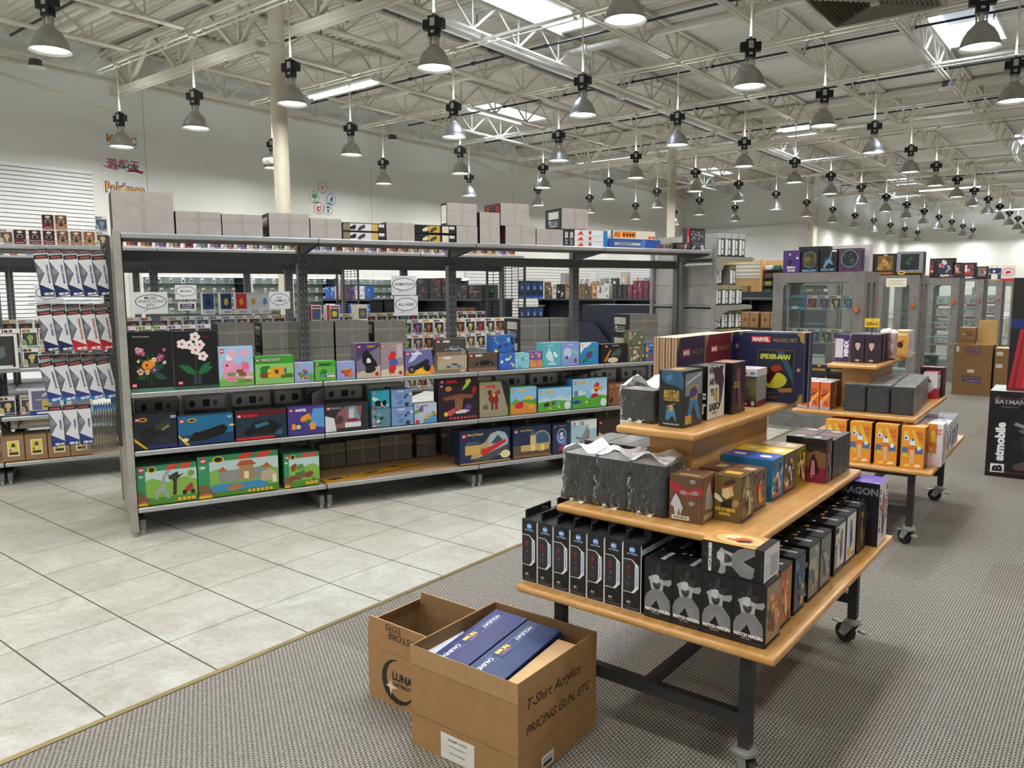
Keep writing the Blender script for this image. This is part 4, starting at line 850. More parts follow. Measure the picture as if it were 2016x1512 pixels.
for a in [('1', -.034, .362, .266, .3, .1, 0, 'largest plain grey-beige box, at the left end of the gondola top'),
          ('2', .335, .285, .156, .3, .1, 0, 'plain grey-beige box on the gondola top, right of the largest one'),
          ('3', .623, .267, .150, .3, .1, 0, 'plain grey box with diagonal tape on the gondola top, third from left'),
          ('4', .931, .283, .170, .28, .1, 0, 'plain grey-beige box with printed spines on its left, gondola top'),
          ('5', 1.217, .231, .146, .3, .1, 0, 'plain grey-beige box on the gondola top, left of the flat boxes'),
          ('7', 1.787, .23, .140, .3, .1, 0, 'plain taped box between the two pairs of flat boxes, gondola top'),
          ('9', 2.366, .188, .135, .3, .1, 0, 'low plain box under the tilted upright one, gondola top'),
          ('9u', 2.287, .262, .172, .12, .1, .137, 'upright plain box with a small white sticker, standing on top of others'),
          ('10', 2.572, .185, .250, .28, .1, 0, 'tall plain box with blue spines, middle of the gondola top'),
          ('11', 2.806, .29, .152, .28, .1, 0, 'plain taped box under another, with red spines, gondola top'),
          ('11u', 2.762, .27, .178, .28, .1, .1535, 'plain taped box stacked on another, with red spines, gondola top'),
          ('12', 3.101, .268, .138, .28, .1, 0, 'low plain taped box at the foot of the upper white spines, gondola top'),
          ('12u', 3.35, .275, .172, .26, .1, .1475, 'plain grey box raised on dark boxes, left of the lamps, gondola top')]:
    spn = {'4': SP, '9u': [('r', .1, .1, .9, .9, '#cfc9c4')], '10': [('r', .15, .1, .85, .9, '#2c5a6a'), ('r', .3, .5, .7, .8, '#9ac0c8')], '11': [('r', .1, .08, .9, .92, '#8a2a24'), ('r', .3, .1, .7, .6, '#e0d8d0')],
           '11u': [('r', .1, .08, .9, .92, '#8a2a24'), ('r', .3, .5, .7, .9, '#3a2020')], '12u': SP}.get(a[0], [])
    greybox(a[1], a[2], a[3], a[4], a[5], 1.957+a[6], a[7], spine=spn, grp=TG)
    if a[0] == '9u':
        pass
for k in range(2):
    m = carton('s', .05, .26, .144, '#2a2b2f', SP, mt='print', topc='#333'); put(m, 'stock_box', 'thin dark boxed kit standing on edge, %s of two below the raised grey box' % ['left', 'right'][k], 'box', 3.375+.052*k, .05, .1, 1.957, 'thin boxes on edge')
for q, (s, w_, cols, lab) in enumerate([(1.452, .33, ['#8a8064', '#e0dce0', '#d0a860', '#1c1c20'], 'flat kit box with white grey and yellow side'), (2.022, .338, ['#1a1a1e', '#c8a838', '#e6dcc4', '#dcd4c0'], 'flat kit box with black yellow and cream side')]):
    for k in range(2):
        m = carton('f', w_, .3, .062, '#24252a', [('r', .02, .12, .18, .9, cols[0]), ('r', .18, .1, .66, .9, cols[1] if q == 0 else cols[0]), ('r', .32, .1, .6, .9, cols[1]), ('r', .66, .1, .82, .9, cols[2]), ('r', .84, .55, .97, .9, '#dcdcdc'), ('s', .25, .5, .1, .3, cols[3], .4), ('s', .45, .5, .12, .3, '#4a3c4a', .2)], topc='#9a9a9c')
        put(m, 'flat_kit_box', '%s, %s of two, gondola top' % (lab, ['lower', 'upper'][k]), 'box', s, w_, .1, 1.957+.0645*k+(.005 if q else 0)*k, 'flat kit boxes on the gondola top')
for k in range(3):
    m = carton('f', .345, .22, .046, '#e9ecf2', [('r', .0, .0, .3, 1, '#f2e6e6'), ('p', [(.06, .15), (.26, .15), (.2, .85)], '#d8472c'), ('e', .46, .55, .045, .36, '#c84038'), ('r', .87, 0, 1, 1, '#2a86c4')], topc='#dfe3ea')
    put(m, 'flat_kit_box', 'flat white box with red sail picture and blue end, %s of three' % ['lowest', 'middle', 'topmost'][k], 'box', 3.486, .345, .1, 1.957+.0485*k, 'flat white boxes with a red sail')
m = carton('f', .5, .2, .072, '#e9e3d4', [('r', .07, .15, .22, .9, '#e88a2c'), ('r', .24, .15, .56, .9, '#e88a2c')]+[('s', .29+.07*k, .5, .03, .25, '#3a2410', k*.1) for k in range(4)]+[('t', 'IC1', .145, .5, .4, '#3a2410', .12), ('r', 0, 0, .05, 1, '#4a7a9a'), ('r', .84, .1, .92, .4, '#e8742c'), ('r', .94, .1, .985, .4, RED)], topc='#e9e3d4')
put(m, 'flat_kit_box', 'long cream box with orange panels, on the blue one, gondola top right', 'box', 3.872, .487, .1, 1.957+.0815)
m = carton('f', .58, .24, .079, '#2e55a8', [('r', .08, .1, .62, .8, '#5a6a94'), ('r', .1, .35, .6, .6, '#c8ccd8'), ('s', .3, .5, .2, .2, '#8a8ea0', .3), ('r', .62, 0, .7, 1, '#5a7ad0'), ('r', .93, .1, .98, .4, RED)], topc='#3a5fae')
put(m, 'flat_kit_box', 'long blue spacecraft box lying flat, gondola top right', 'box', 3.855, .575, .1, 1.957)
m = carton('f', .1, .12, .05, '#8a7a60', [('s', .3, .5, .2, .3, '#2a3a8a', .1), ('s', .7, .5, .2, .3, '#3c2c20', .5)]); put(m, 'toy_box', 'very small brown trinket box near the right end of the gondola top', 'box', 4.46, .1, .08, 1.957)
m = carton('f', .185, .1, .06, '#1c1c20', [('r', .05, .2, .9, .85, '#5a4a48'), ('s', .4, .5, .2, .25, '#a8403c', .3), ('s', .6, .5, .2, .25, '#b8b0a8', .8)]); put(m, 'toy_box', 'low dark window box lying at the right end of the gondola top', 'box', 4.57, .185, .04, 1.957)
m = carton('f', .225, .06, .2, '#1b1b1f', [('r', .0, .0, .14, 1, '#c8283c'), ('w', 'RIOT', .07, .5, .08, '#fff', .7), ('r', .2, .4, .96, .92, '#4a4a50'), ('r', .2, .06, .96, .38, '#5a5a60'), ('e', .85, .15, .1, .1, '#e8e8ea')]+scene(['#9a9aa0', '#c8c8ce', '#3a3a40'], 71, 14, .25, .9, .45, .88, .08)+scene(['#c8c8ce', '#3a3a40'], 72, 10, .25, .9, .1, .3, .07))
put(m, 'toy_box', 'upright black display box with a red left edge, right end of the gondola top', 'box', 4.75, .225, .1, 1.957)
# grey backs behind the front rows
BG = 'plain grey boxes stacked behind the second shelf row'
bb = [(.638, .262), (.953, .3), (1.314, .195), (1.521, .278), (1.844, .28), (2.2, .3), (2.698, .2), (3.223, .31), (3.54, .27), (4.45, .36)]
for i, (s, w_) in enumerate(bb):
    hh = [.2, .2, .2, .2, .195, .12, .12, .19, .19, .2][i]
    for lv in ((0, 1) if i not in (5, 6) else (0,)):
        greybox(s, w_, hh, .3, .58 if i not in (9,) else .56, .947+lv*(hh+.003), 'plain grey-backed box behind the second shelf goods, %s stack from left, %s' % (nth(i), ['lower', 'upper'][lv] if i not in (5, 6) else 'single'), base='#98968f', spine=SP if i in (1, 4, 7, 9) else [], grp=BG)
for i, (s, w_) in enumerate([(.05, .3), (.37, .3), (.7, .3), (1.02, .3), (1.4, .33), (1.76, .33), (2.62, .3), (2.95, .32), (3.3, .33), (3.66, .3), (3.98, .32), (4.35, .32)]):
    m = carton('p', w_-.01, .34, .26, '#82807c', [('r', .03, .62, .97, .97, '#a5a29c'), ('s', .2, .8, .1, .12, '#2c3a5a', .3), ('r', .45, .7, .62, .9, '#2c3038'), ('s', .75, .8, .08, .1, '#5a5a60', .3), ('r', 0, .3, 1, .31, '#5a5854'), ('r', 0, .59, 1, .6, '#4a4844')], topc='#4a4a4e')
    put(m, 'stock_box', 'grey printed box back, %s from left behind the third gondola shelf' % nth(i), 'box', s, w_, .56, .567, 'grey boxes behind the third shelf')
for i, (s, w_) in enumerate([(1.34, .216), (1.56, .28), (1.843, .285), (2.167, .18)]):
    greybox(s, w_, [.19, .2, .21, .185][i], .3, .515, .192, 'plain grey box behind the empty part of the bottom shelf, %s from left' % nth(i), base='#8d8983', spine=SP if i == 3 else [], grp='plain boxes behind the bottom shelf')
for i, (s, w_) in enumerate([(.05, .32), (.4, .32), (.75, .3), (2.4, .3), (2.75, .32), (3.1, .32), (3.6, .32), (4.0, .32)]):
    greybox(s, w_, .24, .34, .52, .192, 'dark-topped plain box at the back of the bottom shelf, %s from left' % nth(i), base='#6e6b67', grp='dark boxes at the back of the bottom shelf')
# NEW shelf talkers
for i, (s, u, a) in enumerate([(1.42, .14, .1), (1.72, .2, .25), (1.93, .27, .1)]):
    m = MB(); m.T = Matrix.Rotation(a, 4, 'Z')
    P_ = [(-.16, -.04), (-.06, -.055), (.04, -.04), (.15, -.05), (.17, .0), (.12, .045), (.02, .04), (-.08, .05), (-.17, .035)]
    n = len(P_); m.add([(x, y, 0) for x, y in P_]+[(x, y, .002) for x, y in P_], [tuple(range(n))[::-1], tuple(range(n, 2*n))]+[(k, (k+1) % n, n+(k+1) % n, n+k) for k in range(n)], '#e8aa1c', 'print')
    m.art((-.16, -.05, .002), (1, 0, 0), (0, 1, 0), .32, .1, [('t', 'NEW', .3, .5, .6, '#16161a', .35, .05), ('t', '!', .6, .5, .5, '#16161a', .1, .05)])
    o = m.build('shelf_sign'); o.location = gp(s, u, .1885+.0005+.004*i); o.rotation_euler = (0, 0, GR)
    tag(o, 'yellow NEW shelf sign lying on the empty bottom shelf, %s from left' % nth(i), 'sign', 'yellow NEW signs')
# ---------------------------------------------------------------- hanging model kits at the near end
def kit(col, txt, code, band):
    w_, h, d = .074, .25, .06
    m = MB()
    m.box(-w_/2, w_/2, 0, d, 0, h, '#c9ccd2', 'print', {1: '#2b2b30', 3: '#9a9ca2', 5: '#b8bcc2'})
    pr = [('r', 0, 0, 1, 1, '#dfe2e6'), ('p', [(0, .86), (0, .25), (.55, .55)], '#6a6e76'), ('p', [(0, .3), (1, .12), (1, 0), (0, 0)], col), ('r', 0, .9, 1, 1, '#201a20'), ('t', 'GUNDAM', .5, .95, .05, '#d8685a', .7, .04), ('r', 0, 0, 1, .1, band),
          ('t', code, .6, .05, .06, '#fff', .7, .06), ('v', txt, .8, .53, .16, '#2c3c7a' if col != '#b02030' else '#b02030', .62, .04), ('e', .25, .6, .2, .08, '#8a8e96')]
    m.art((-w_/2, 0, 0), (1, 0, 0), (0, 0, 1), w_, h, pr)
    m.art((-w_/2, d, 0), (0, -1, 0), (0, 0, 1), d, h, [('r', .1, .1, .9, .85, '#8a8e98'), ('r', 0, 0, 1, .1, band)])
    m.box(-w_/2, w_/2, d*.45, d*.55, h, h+.03, '#d8dde0', 'blister')
    return m.mesh('kit_box')
KR = [(.12, 1.567, 5, [('#1c2c5a', 'WING GUNDAM', 'GD-02', '#1c2c5a')]*5, -.10, 'top'), (.12, 1.225, 5, [('#1c2450', 'TALLGEESE', 'GD-24', '#1c2450')]*2+[('#b02030', 'SHINING GUNDAM', 'GD-28', '#c03038')]*3, -.12, 'second'),
      (.12, .91, 5, [('#3a3a80', 'GUNDAM ROSE', 'GD-27', '#1c78b8')]*5, -.17, 'third'), (.10, .63, 3, [('#2a3a7a', 'SERPENT', 'GD-21', '#1c2c7a')]*3, -.02, 'lowest')]
cache = {}
for u, z, n, specs, tilt, nm in KR:
    for row in range(2 if nm != 'lowest' else 1):
        for k in range(n):
            sp = specs[k]
            if sp not in cache: cache[sp] = kit(*sp)
            o = bpy.data.objects.new('model_kit_box', cache[sp]); C.objects.link(o)
            s = -.1-.078*(n-1-k)-(.29 if nm == 'lowest' else 0)
            if nm == 'lowest': s = -.26-.078*(n-1-k)
            o.location = gp(s+.0*row, u+.0+.1*row, z+.04*row); o.rotation_euler = (0, tilt, GR)
            tag(o, 'hanging model kit box, %s peg row, %s from left, %s file' % (nm, nth(k), ['front', 'rear'][row]), 'model kit', 'hanging model kits on the wire grid')
    m = MB()
    for row in range(2 if nm != 'lowest' else 1):
        for q in (-.02, .02): m.rod((-.08, u+.03+.1*row+q*.3, z+.285+.045*row), (-.52, u+.03+.1*row+q*.3, z+.295+.045*row), .003, '#9a9ea2', 'steel', 6)
    m.box(-.082, -.076, u-.03, u+.2, z+.27, z+.3, '#55585c', 'steel')
    o = m.build('peg_hooks'); o.location = gp(0, 0, 0); o.rotation_euler = (0, 0, GR)
    tag(o, 'long wire peg hooks carrying the %s row of hanging kits' % nm, 'hook', 'wire peg hooks')
for k in range(13):
    m = MB(); m.box(-.0035, .0035, 0, .13, 0, .255, '#dfe4e8', 'blister'); m.box(-.0016, .0016, .008, .124, .006, .245, '#7d8288', 'print'); m.box(-.003, .003, 0, .13, .255, .285, '#2a86d0', 'print')
    o = m.build('blister_sleeve'); o.location = gp(-.1-.0155*(12-k), .1, .585); o.rotation_euler = (0, .06, GR)
    tag(o, 'empty clear blister sleeve with a blue top, %s from left of thirteen' % nth(k), 'blister pack', 'empty clear blister sleeves')
m = MB(); m.rod((-.08, .165, .86), (-.34, .165, .866), .003, '#9a9ea2', 'steel', 6); o = m.build('peg_hooks'); o.location = gp(0, 0, 0); o.rotation_euler = (0, 0, GR)
tag(o, 'single wire peg carrying the clear blister sleeves', 'hook', 'wire peg hooks')
# ---------------------------------------------------------------- small figure boxes on the rows behind
def pop(body, win, fig, strip, side='#e9eaec', d=.09, w_=.115, h=.158, dark=False):
    m = MB(); m.box(-w_/2, w_/2, 0, d, 0, h, body, 'print', {3: side, 5: side})
    pr = [('r', .05, .82, .55, .95, strip), ('r', .08, .13, .95, .78, win), ('p', [(.2, .9), (.4, .97), (.4, .8)], '#d8b048'), ('e', .55, .52, .2, .15, fig), ('r', .45, .2, .65, .4, fig), ('e', .13, .25, .16, .15, fig), ('o', .13, .25, .17, .16, .12, '#fff'), ('r', .3, .03, .95, .1, strip)]
    m.art((-w_/2, 0, 0), (1, 0, 0), (0, 0, 1), w_, h, pr); m.art((w_/2, 0, 0), (0, 1, 0), (0, 0, 1), d, h, [('r', .1, .1, .9, .9, strip), ('e', .5, .4, .3, .2, fig)])
    m.art((-w_/2, 0, h), (1, 0, 0), (0, 1, 0), w_, d, [('r', .1, .1, .9, .35, strip)])
    return m.mesh('figure_box')
PV = [pop('#f2f2f3', '#4a4a50', '#b8a490', '#c8484c'), pop('#f4f3f1', '#3c3c42', '#c83c44', '#e0a8a8'), pop('#eef0f2', '#505660', '#7aa0b8', '#4a6ab0'), pop('#f2f0ee', '#54504c', '#d8b48c', '#8a8a90'),
      pop('#f0f0f4', '#46424c', '#8a6aa0', '#7a4a9a'), pop('#f3f3ee', '#44483c', '#9ab070', '#5a9a4a'), pop('#f1eeea', '#3a3430', '#b06a4a', '#d8903c'), pop('#f4f4f4', '#30343c', '#d9c07a', '#2a2a30')]
def popb(base, out, lab='#d9a060'):
    m = MB(); w_, h, d = .092, .125, .08
    m.box(-w_/2, w_/2, 0, d, 0, h, '#e8e4e4', 'print'); m.art((-w_/2, 0, 0), (1, 0, 0), (0, 0, 1), w_, h, [('r', .05, .04, .95, .96, base), ('r', .05, .04, .95, .4, out), ('e', .5, .82, .2, .08, '#e8d8b8'), ('e', .5, .54, .24, .13, '#e9dccf'), ('e', .5, .54, .2, .1, base), ('r', .38, .25, .62, .44, '#2a2426'), ('r', .2, .12, .8, .15, '#e8e0d8')])
    return m.mesh('figure_box')
PB = [popb('#2c1418', '#7a1c28'), popb('#6a4a34', '#a87848'), popb('#8a5a38', '#b88a50')]
def pops(ss, u, z, pitch, var, where, group, seed=1, back=False, scale=1):
    q = random.Random(seed)
    for i, s in enumerate(ss):
        o = bpy.data.objects.new('figure_box', var[q.randrange(len(var))]); C.objects.link(o)
        o.location = gp(s, u, z+.0015); o.rotation_euler = (0, 0, GR+q.uniform(-.02, .02)); o.scale = (scale, scale, scale)
        tag(o, 'small window figure box, %s from left, %s' % (nth(i), where), 'figure box', group)
def rng(a, b, st): return [a+st*i for i in range(int((b-a)/st)+1)]
pops([-1.04, -.93, -.82, -.71], 2.1, 1.977, .1, PV, 'second gondola top, left group', 'figure boxes on the second gondola top', 2, scale=.8)
pops([-.615, -.51, -.411], 2.1, 1.977, .1, [PB[0]], 'second gondola top, black and red group', 'black and red figure boxes on the second gondola top', 3)
pops([-.312, -.213, -.116], 2.1, 1.977, .1, [PB[1], PB[2]], 'second gondola top, brown group', 'brown figure boxes on the second gondola top', 3)
pops([-.411, -.316], 2.1, 2.105, .1, [PB[0], PB[1]], 'raised pair above the second gondola top row', 'upper figure boxes on the second gondola top', 8)
pops(rng(-.02, 4.05, .115), 2.1, 1.977, .1, PV+PB, 'second gondola top row behind the near one', 'figure boxes along the second gondola top', 4, scale=.8)
pops([-.02], 2.1, 2.106, .1, [PV[2]], 'stacked at the second gondola top', 'upper figure boxes on the second gondola top', 8, scale=.8)
pops(rng(-1.1, 4.05, .124), 2.11, .972, .12, PV, 'second gondola, lower middle row', 'figure boxes, lower middle row of the second gondola', 5)
pops(rng(-1.1, 4.05, .124), 2.115, 1.133, .12, PV, 'second gondola, upper middle row', 'figure boxes, upper middle row of the second gondola', 6)
pops(rng(-.9, 4.05, .124), 2.72, 1.192, .12, PV, 'back side shelf of the second gondola', 'figure boxes on the back side of the second gondola', 7)
pops(rng(-1.1, -.35, .15), 2.15, .572, .12, [PV[7], PV[3]], 'second gondola, dim third shelf at left', 'figure boxes on the third shelf of the second gondola', 9)
pops(rng(1.3, 4.05, .124), 2.11, .572, .12, PV, 'second gondola, third shelf', 'figure boxes on the third shelf of the second gondola', 10)
pops(rng(1.3, 4.05, .124), 2.115, .733, .12, PV, 'second gondola, upper row of the third shelf', 'figure boxes, upper row of the third shelf', 11)
pops(rng(-.9, 2.8, .13), 4.22, 1.977, .12, PV+PB, 'third gondola top row', 'figure boxes along the third gondola top', 12, scale=.8)
BX = [(.86, '#2a4a8a', '#1c2c4a', 'blue'), (1.03, '#1c3a6a', '#e0c040', 'navy'), (1.178, '#c83034', '#e8a030', 'red and yellow'), (1.298, '#e8e8ea', '#d0a83c', 'white and gold'), (1.415, '#e6e8ec', '#4a9ad0', 'white and blue')]
for i, (s, c1, c2, nm) in enumerate(BX):
    m = carton('k', .117, .11, .22, '#eceded', [('r', .06, .25, .94, .95, c1), ('s', .5, .6, .25, .2, c2, .3), ('r', .3, .05, .9, .18, '#b8bcc4')]); put(m, 'figure_box', 'taller %s figure box standing on the back side row of the second gondola' % nm, 'figure box', s, .12, 2.85, 1.36, 'taller figure boxes on the second gondola')
# three odd boxes on the upper middle row right of the DC sign
for i, (s, c1, c2) in enumerate([(1.73, '#8a2a30', '#3a4a9a'), (1.915, '#b03a34', '#d8c040'), (2.205, '#d8c8a0', '#8a7a5a')]):
    m = carton('k', .13, .12, .16, '#eeeef0', [('r', .28, .1, .95, .78, '#50545c'), ('r', .0, 0, .25, 1, c1), ('e', .6, .45, .2, .18, c2), ('r', .3, .83, .95, .95, c1)]); put(m, 'figure_box', 'single %s-edged window box on top of the second gondola rows, %s' % (['dark red', 'bright red', 'cream'][i], nth(i)), 'figure box', s, .13, 2.14, 1.2935, 'single boxes above the second gondola rows')
# signs on the second gondola
def gsign(lines, s0, z0, s1, z1, label, u=2.02, bub=True, extra=None):
    w_, h = s1-s0, z0-z1; m = MB(); m.box(-w_/2, w_/2, 0, .002, 0, h, '#e9e9ec', 'print')
    pr = []
    if bub:
        pr = [('p', [(.42, .3), (.56, .3), (.26, .1)], '#262a40'), ('e', .5, .56, .47, .33, '#262a40'), ('e', .5, .56, .445, .3, '#f2f2f4'), ('p', [(.45, .32), (.53, .33), (.31, .15)], '#f2f2f4')]
        n = len(lines)
        for i, l in enumerate(lines): pr.append(('t', l, .5, .56+(n-1-2*i)*.085, .14, '#23252c', .76, .012, .1))
    m.art((-w_/2, 0, 0), (1, 0, 0), (0, 0, 1), w_, h, pr+(extra or []))
    m.box(-.004, .004, .002, .006, -.12, h, '#3c3e42')
    o = m.build('category_sign'); o.location = gp((s0+s1)/2, u, z1); o.rotation_euler = (0, 0, GR)
    tag(o, label, 'sign', 'paper category signs')
gsign(['VIDEO', 'GAMES!'], -.54, 1.66, -.345, 1.496, 'white paper sign reading VIDEO GAMES!, clipped above the left figure boxes')
gsign(['ANIME'], -.545, 1.49, -.33, 1.36, 'white paper sign reading ANIME, below the video games sign')
gsign(['MUSIC', 'SPORTS, ICONS', 'ETC.'], .189, 1.59, .458, 1.40, 'white paper sign reading MUSIC SPORTS ICONS ETC in a speech bubble')
gsign(['MOVIES!'], .522, 1.652, .701, 1.525, 'white paper sign reading MOVIES! in a speech bubble')
gsign([], .54, 1.50, .69, 1.425, 'small white sign with a dark purple notice, under the movies sign', bub=False, extra=[('r', .12, .2, .9, .8, '#2c2440'), ('t', 'WE OFFER', .5, .62, .2, '#ddd', .6, .02), ('t', 'LAYAWAY', .5, .36, .2, '#ddd', .6, .02)])
gsign(['DC', 'COMICS'], 1.336, 1.59, 1.53, 1.426, 'white paper sign reading DC COMICS, partly behind the slotted upright')
gsign(['ANIMATION!'], 2.553, 1.745, 2.821, 1.55, 'white paper sign reading ANIMATION! in a speech bubble')
gsign(['ALL AGES!'], 2.58, 1.543, 2.839, 1.34, 'white paper sign reading ALL AGES! below the animation sign')
# left end of the second gondola, seen beside the near end panel
m = carton('b', .2, .12, .28, '#eceae8', [('r', .05, .1, .8, .95, '#3a3a3c'), ('s', .45, .5, .2, .2, '#6a6c70', .3), ('r', .8, .05, .9, .95, '#3c2a2c')]); put(m, 'figure_box', 'large white-framed dark window box at the far left of the photo', 'figure box', -.89, .2, 2.02, .972)
m = carton('b', .25, .14, .22, '#e6e8f4', [('r', .08, .2, .88, .92, '#6a6a8c'), ('r', .0, 0, 1, .18, '#2c3a80'), ('s', .5, .8, .16, .08, '#d0c8b0', .2), ('r', .36, .2, .64, .55, '#c8b050'), ('r', .42, .28, .58, .34, '#4a4020'), ('r', .2, .04, .8, .12, '#dfe4f4')]); put(m, 'figure_box', 'large blue-framed window box with a gold square piece, low on the left rack', 'figure box', -.64, .25, 2.05, .572)
m = carton('b', .2, .12, .18, '#e8e4e4', [('r', .2, .2, .9, .85, '#8a8a90'), ('s', .3, .3, .2, .2, '#8a2030', .2)]); put(m, 'figure_box', 'white window box with a dark red guitar shape, right of the blue-framed one', 'figure box', -.375, .2, 2.06, .572)
for i in range(4):
    m = carton('b', .158, .26, .21, '#a07e5c', [('r', .25, .2, .78, .82, '#f0f0ea'), ('r', .3, .24, .73, .78, '#e6d83c'), ('r', .32, .26, .72, .36, '#3a3a34'), ('e', .52, .62, .09, .1, '#4a4438'), ('r', .47, .42, .57, .56, '#e8e8e8'), ('e', .38, .44, .05, .05, '#c8642c')], mt='board', topc='#b08c68', sidec='#94714f')
    put(m, 'shipping_carton', 'small brown carton with a yellow label, %s from left on the lowest shelf' % nth(i), 'carton', -.86+.165*i, .158, 2.1, .192, 'small brown cartons with yellow labels')
# end-cap goods: grey backs and printed spines
for lv, (z, hh, n) in enumerate([(1.9, .22, 4), (1.44, .19, 4), (1.44, .19, 4), (1.02, .19, 4), (1.02, .19, 4), (.6, .19, 4)]):
    zz = z+.0025+(.193 if lv in (2, 4) else 0)
    for k in range(n):
        if lv == 2 and k in (1, 3): continue
        m = MB(); d0 = .085
        m.box(0, d0, 0, .86, 0, hh, '#a09e98', 'board', {2: '#b8b49a', 4: '#8f8d88'})
        m.art((0, 0, 0), (1, 0, 0), (0, 0, 1), d0, hh, [('r', 0, 0, 1, 1, '#4a4c50'), ('r', .0, .78, 1, 1, '#9a966a' if lv else '#b8b8b4'), ('r', .12, .06, .5, .74, '#eceef0'), ('r', .6, .1, .9, .7, '#dfe1e4'), ('r', .62, .3, .88, .34, '#222'), ('r', .12, 0, .9, .05, '#1c1c20')], 'print')
        o = m.build('boxed_kit'); o.location = gp(5.06+.092*k+(.02 if lv == 0 else 0), .04, zz); o.rotation_euler = (0, 0, GR)
        tag(o, 'slim grey boxed kit with a white barcode label, end-cap rack, %s layer from top, %s' % (nth([0, 2, 1, 4, 3, 5][lv]), ['left-hand', 'second', 'third', 'right-hand'][k]), 'box', 'slim boxed kits on the end-cap rack')
# ================================================================ tiered oak tables on castors
def caster(name, t, x, y, rz):
    c = thing('x', '', '', (x, y, 0), rz)
    del c['label'], c['category']; c.name = name; c.parent = t
    m = MB(); m.rod((.035, -.016, .045), (.035, .016, .045), .043, '#1b1b1d', 'rubber', 20); m.rod((.035, -.018, .045), (.035, .018, .045), .02, '#55585a', 'steel', 12); m.build('wheel', c)
    m = MB()
    for y_ in (-.024, .021):
        m.add([(-.03, y_, .1), (.03, y_, .1), (.055, y_, .04), (.02, y_, .035)]+[(-.03, y_+.003, .1), (.03, y_+.003, .1), (.055, y_+.003, .04), (.02, y_+.003, .035)],
              [(0, 1, 2, 3), (7, 6, 5, 4), (0, 4, 5, 1), (1, 5, 6, 2), (2, 6, 7, 3), (3, 7, 4, 0)], '#b9bbbb', 'chrome')
    m.box(-.03, .03, -.024, .024, .096, .102, '#b9bbbb', 'chrome'); m.rod((0, 0, .1), (0, 0, .122), .034, '#c4c6c6', 'chrome', 18); m.rod((0, 0, .108), (0, 0, .114), .038, '#c4c6c6', 'chrome', 18)
    m.rod((.035, -.028, .045), (.035, .028, .045), .008, '#d0d0d0', 'chrome', 8); m.build('fork', c)
    m = MB(); m.box(.05, .1, -.012, .012, .075, .082, '#c9cbcb', 'chrome'); m.box(-.07, -.035, -.01, .01, .07, .08, '#c9cbcb', 'chrome'); m.build('brake_pedal', c)
def table(name, label, cx, cy, rz, cast):
    t = thing(name, label, 'table', (cx, cy, 0), rz)
    for (w_, l, ox, z, nm) in ((.973, 1.48, 0, .5, 'lower_tier'), (.745, 1.27, -.005, .8, 'middle_tier'), (.312, 1.04, -.04, 1.1, 'upper_tier')):
        m = MB(); m.rbox(ox-w_/2, ox+w_/2, -l/2, l/2, z-.028, z, .011, '#fff', 'oak', 4); m.build(nm, t)
    m = MB(); m.box(-.2, .2, -.28, .38, .5, .772, '#fff', 'oak'); m.build('lower_riser', t)
    m = MB(); m.box(-.13, .04, -.38, .36, .8, 1.072, '#fff', 'oak'); m.build('upper_riser', t)
    B_ = '#2b2c2e'
    for i, (x, y) in enumerate(((-.36, -.62), (.36, -.62), (-.36, .63), (.36, .63))):
        m = MB(); m.box(x-.019, x+.019, y-.019, y+.019, .118, .435, B_, 'paint'); m.build('leg', t)
        caster('caster', t, x, y, cast[i])
    for y in (-.62, .63):
        m = MB(); m.box(-.341, .341, y-.016, y+.016, .19, .235, B_, 'paint'); m.build('cross_bar', t)
        m = MB(); m.box(-.38, .38, y-.019, y+.019, .435, .471, B_, 'paint'); m.build('top_bar', t)
    m = MB(); m.box(-.016, .016, -.604, .614, .195, .23, B_, 'paint'); m.build('spine_bar', t)
    for x in (-.36, .36): m = MB(); m.box(x-.019, x+.019, -.6, .61, .435, .471, B_, 'paint'); m.build('side_bar', t)
    return t
T1 = table('display_table', 'three-tier oak display table on castors, nearest, crowded with black figure boxes', -1.226, 2.917, 0, (2.2, -.6, 2.8, 2.7))
T2 = table('display_table', 'three-tier oak display table on castors, the farther one with orange boxes', -1.345, 5.8, math.radians(1.7), (2, 2.4, .5, 2.9))
PX = -PI/2
def onT(mb, name, label, cat, x, y, z, rz=0, group=None, w_=0):
    """x, y = front left corner of the box as its front is seen; rz turns it"""
    o = mb.build(name); c, s = math.cos(rz), math.sin(rz)
    o.location = (x+c*w_/2, y+s*w_/2, z+.0012); o.rotation_euler = (0, 0, rz)
    return tag(o, label, cat, group)
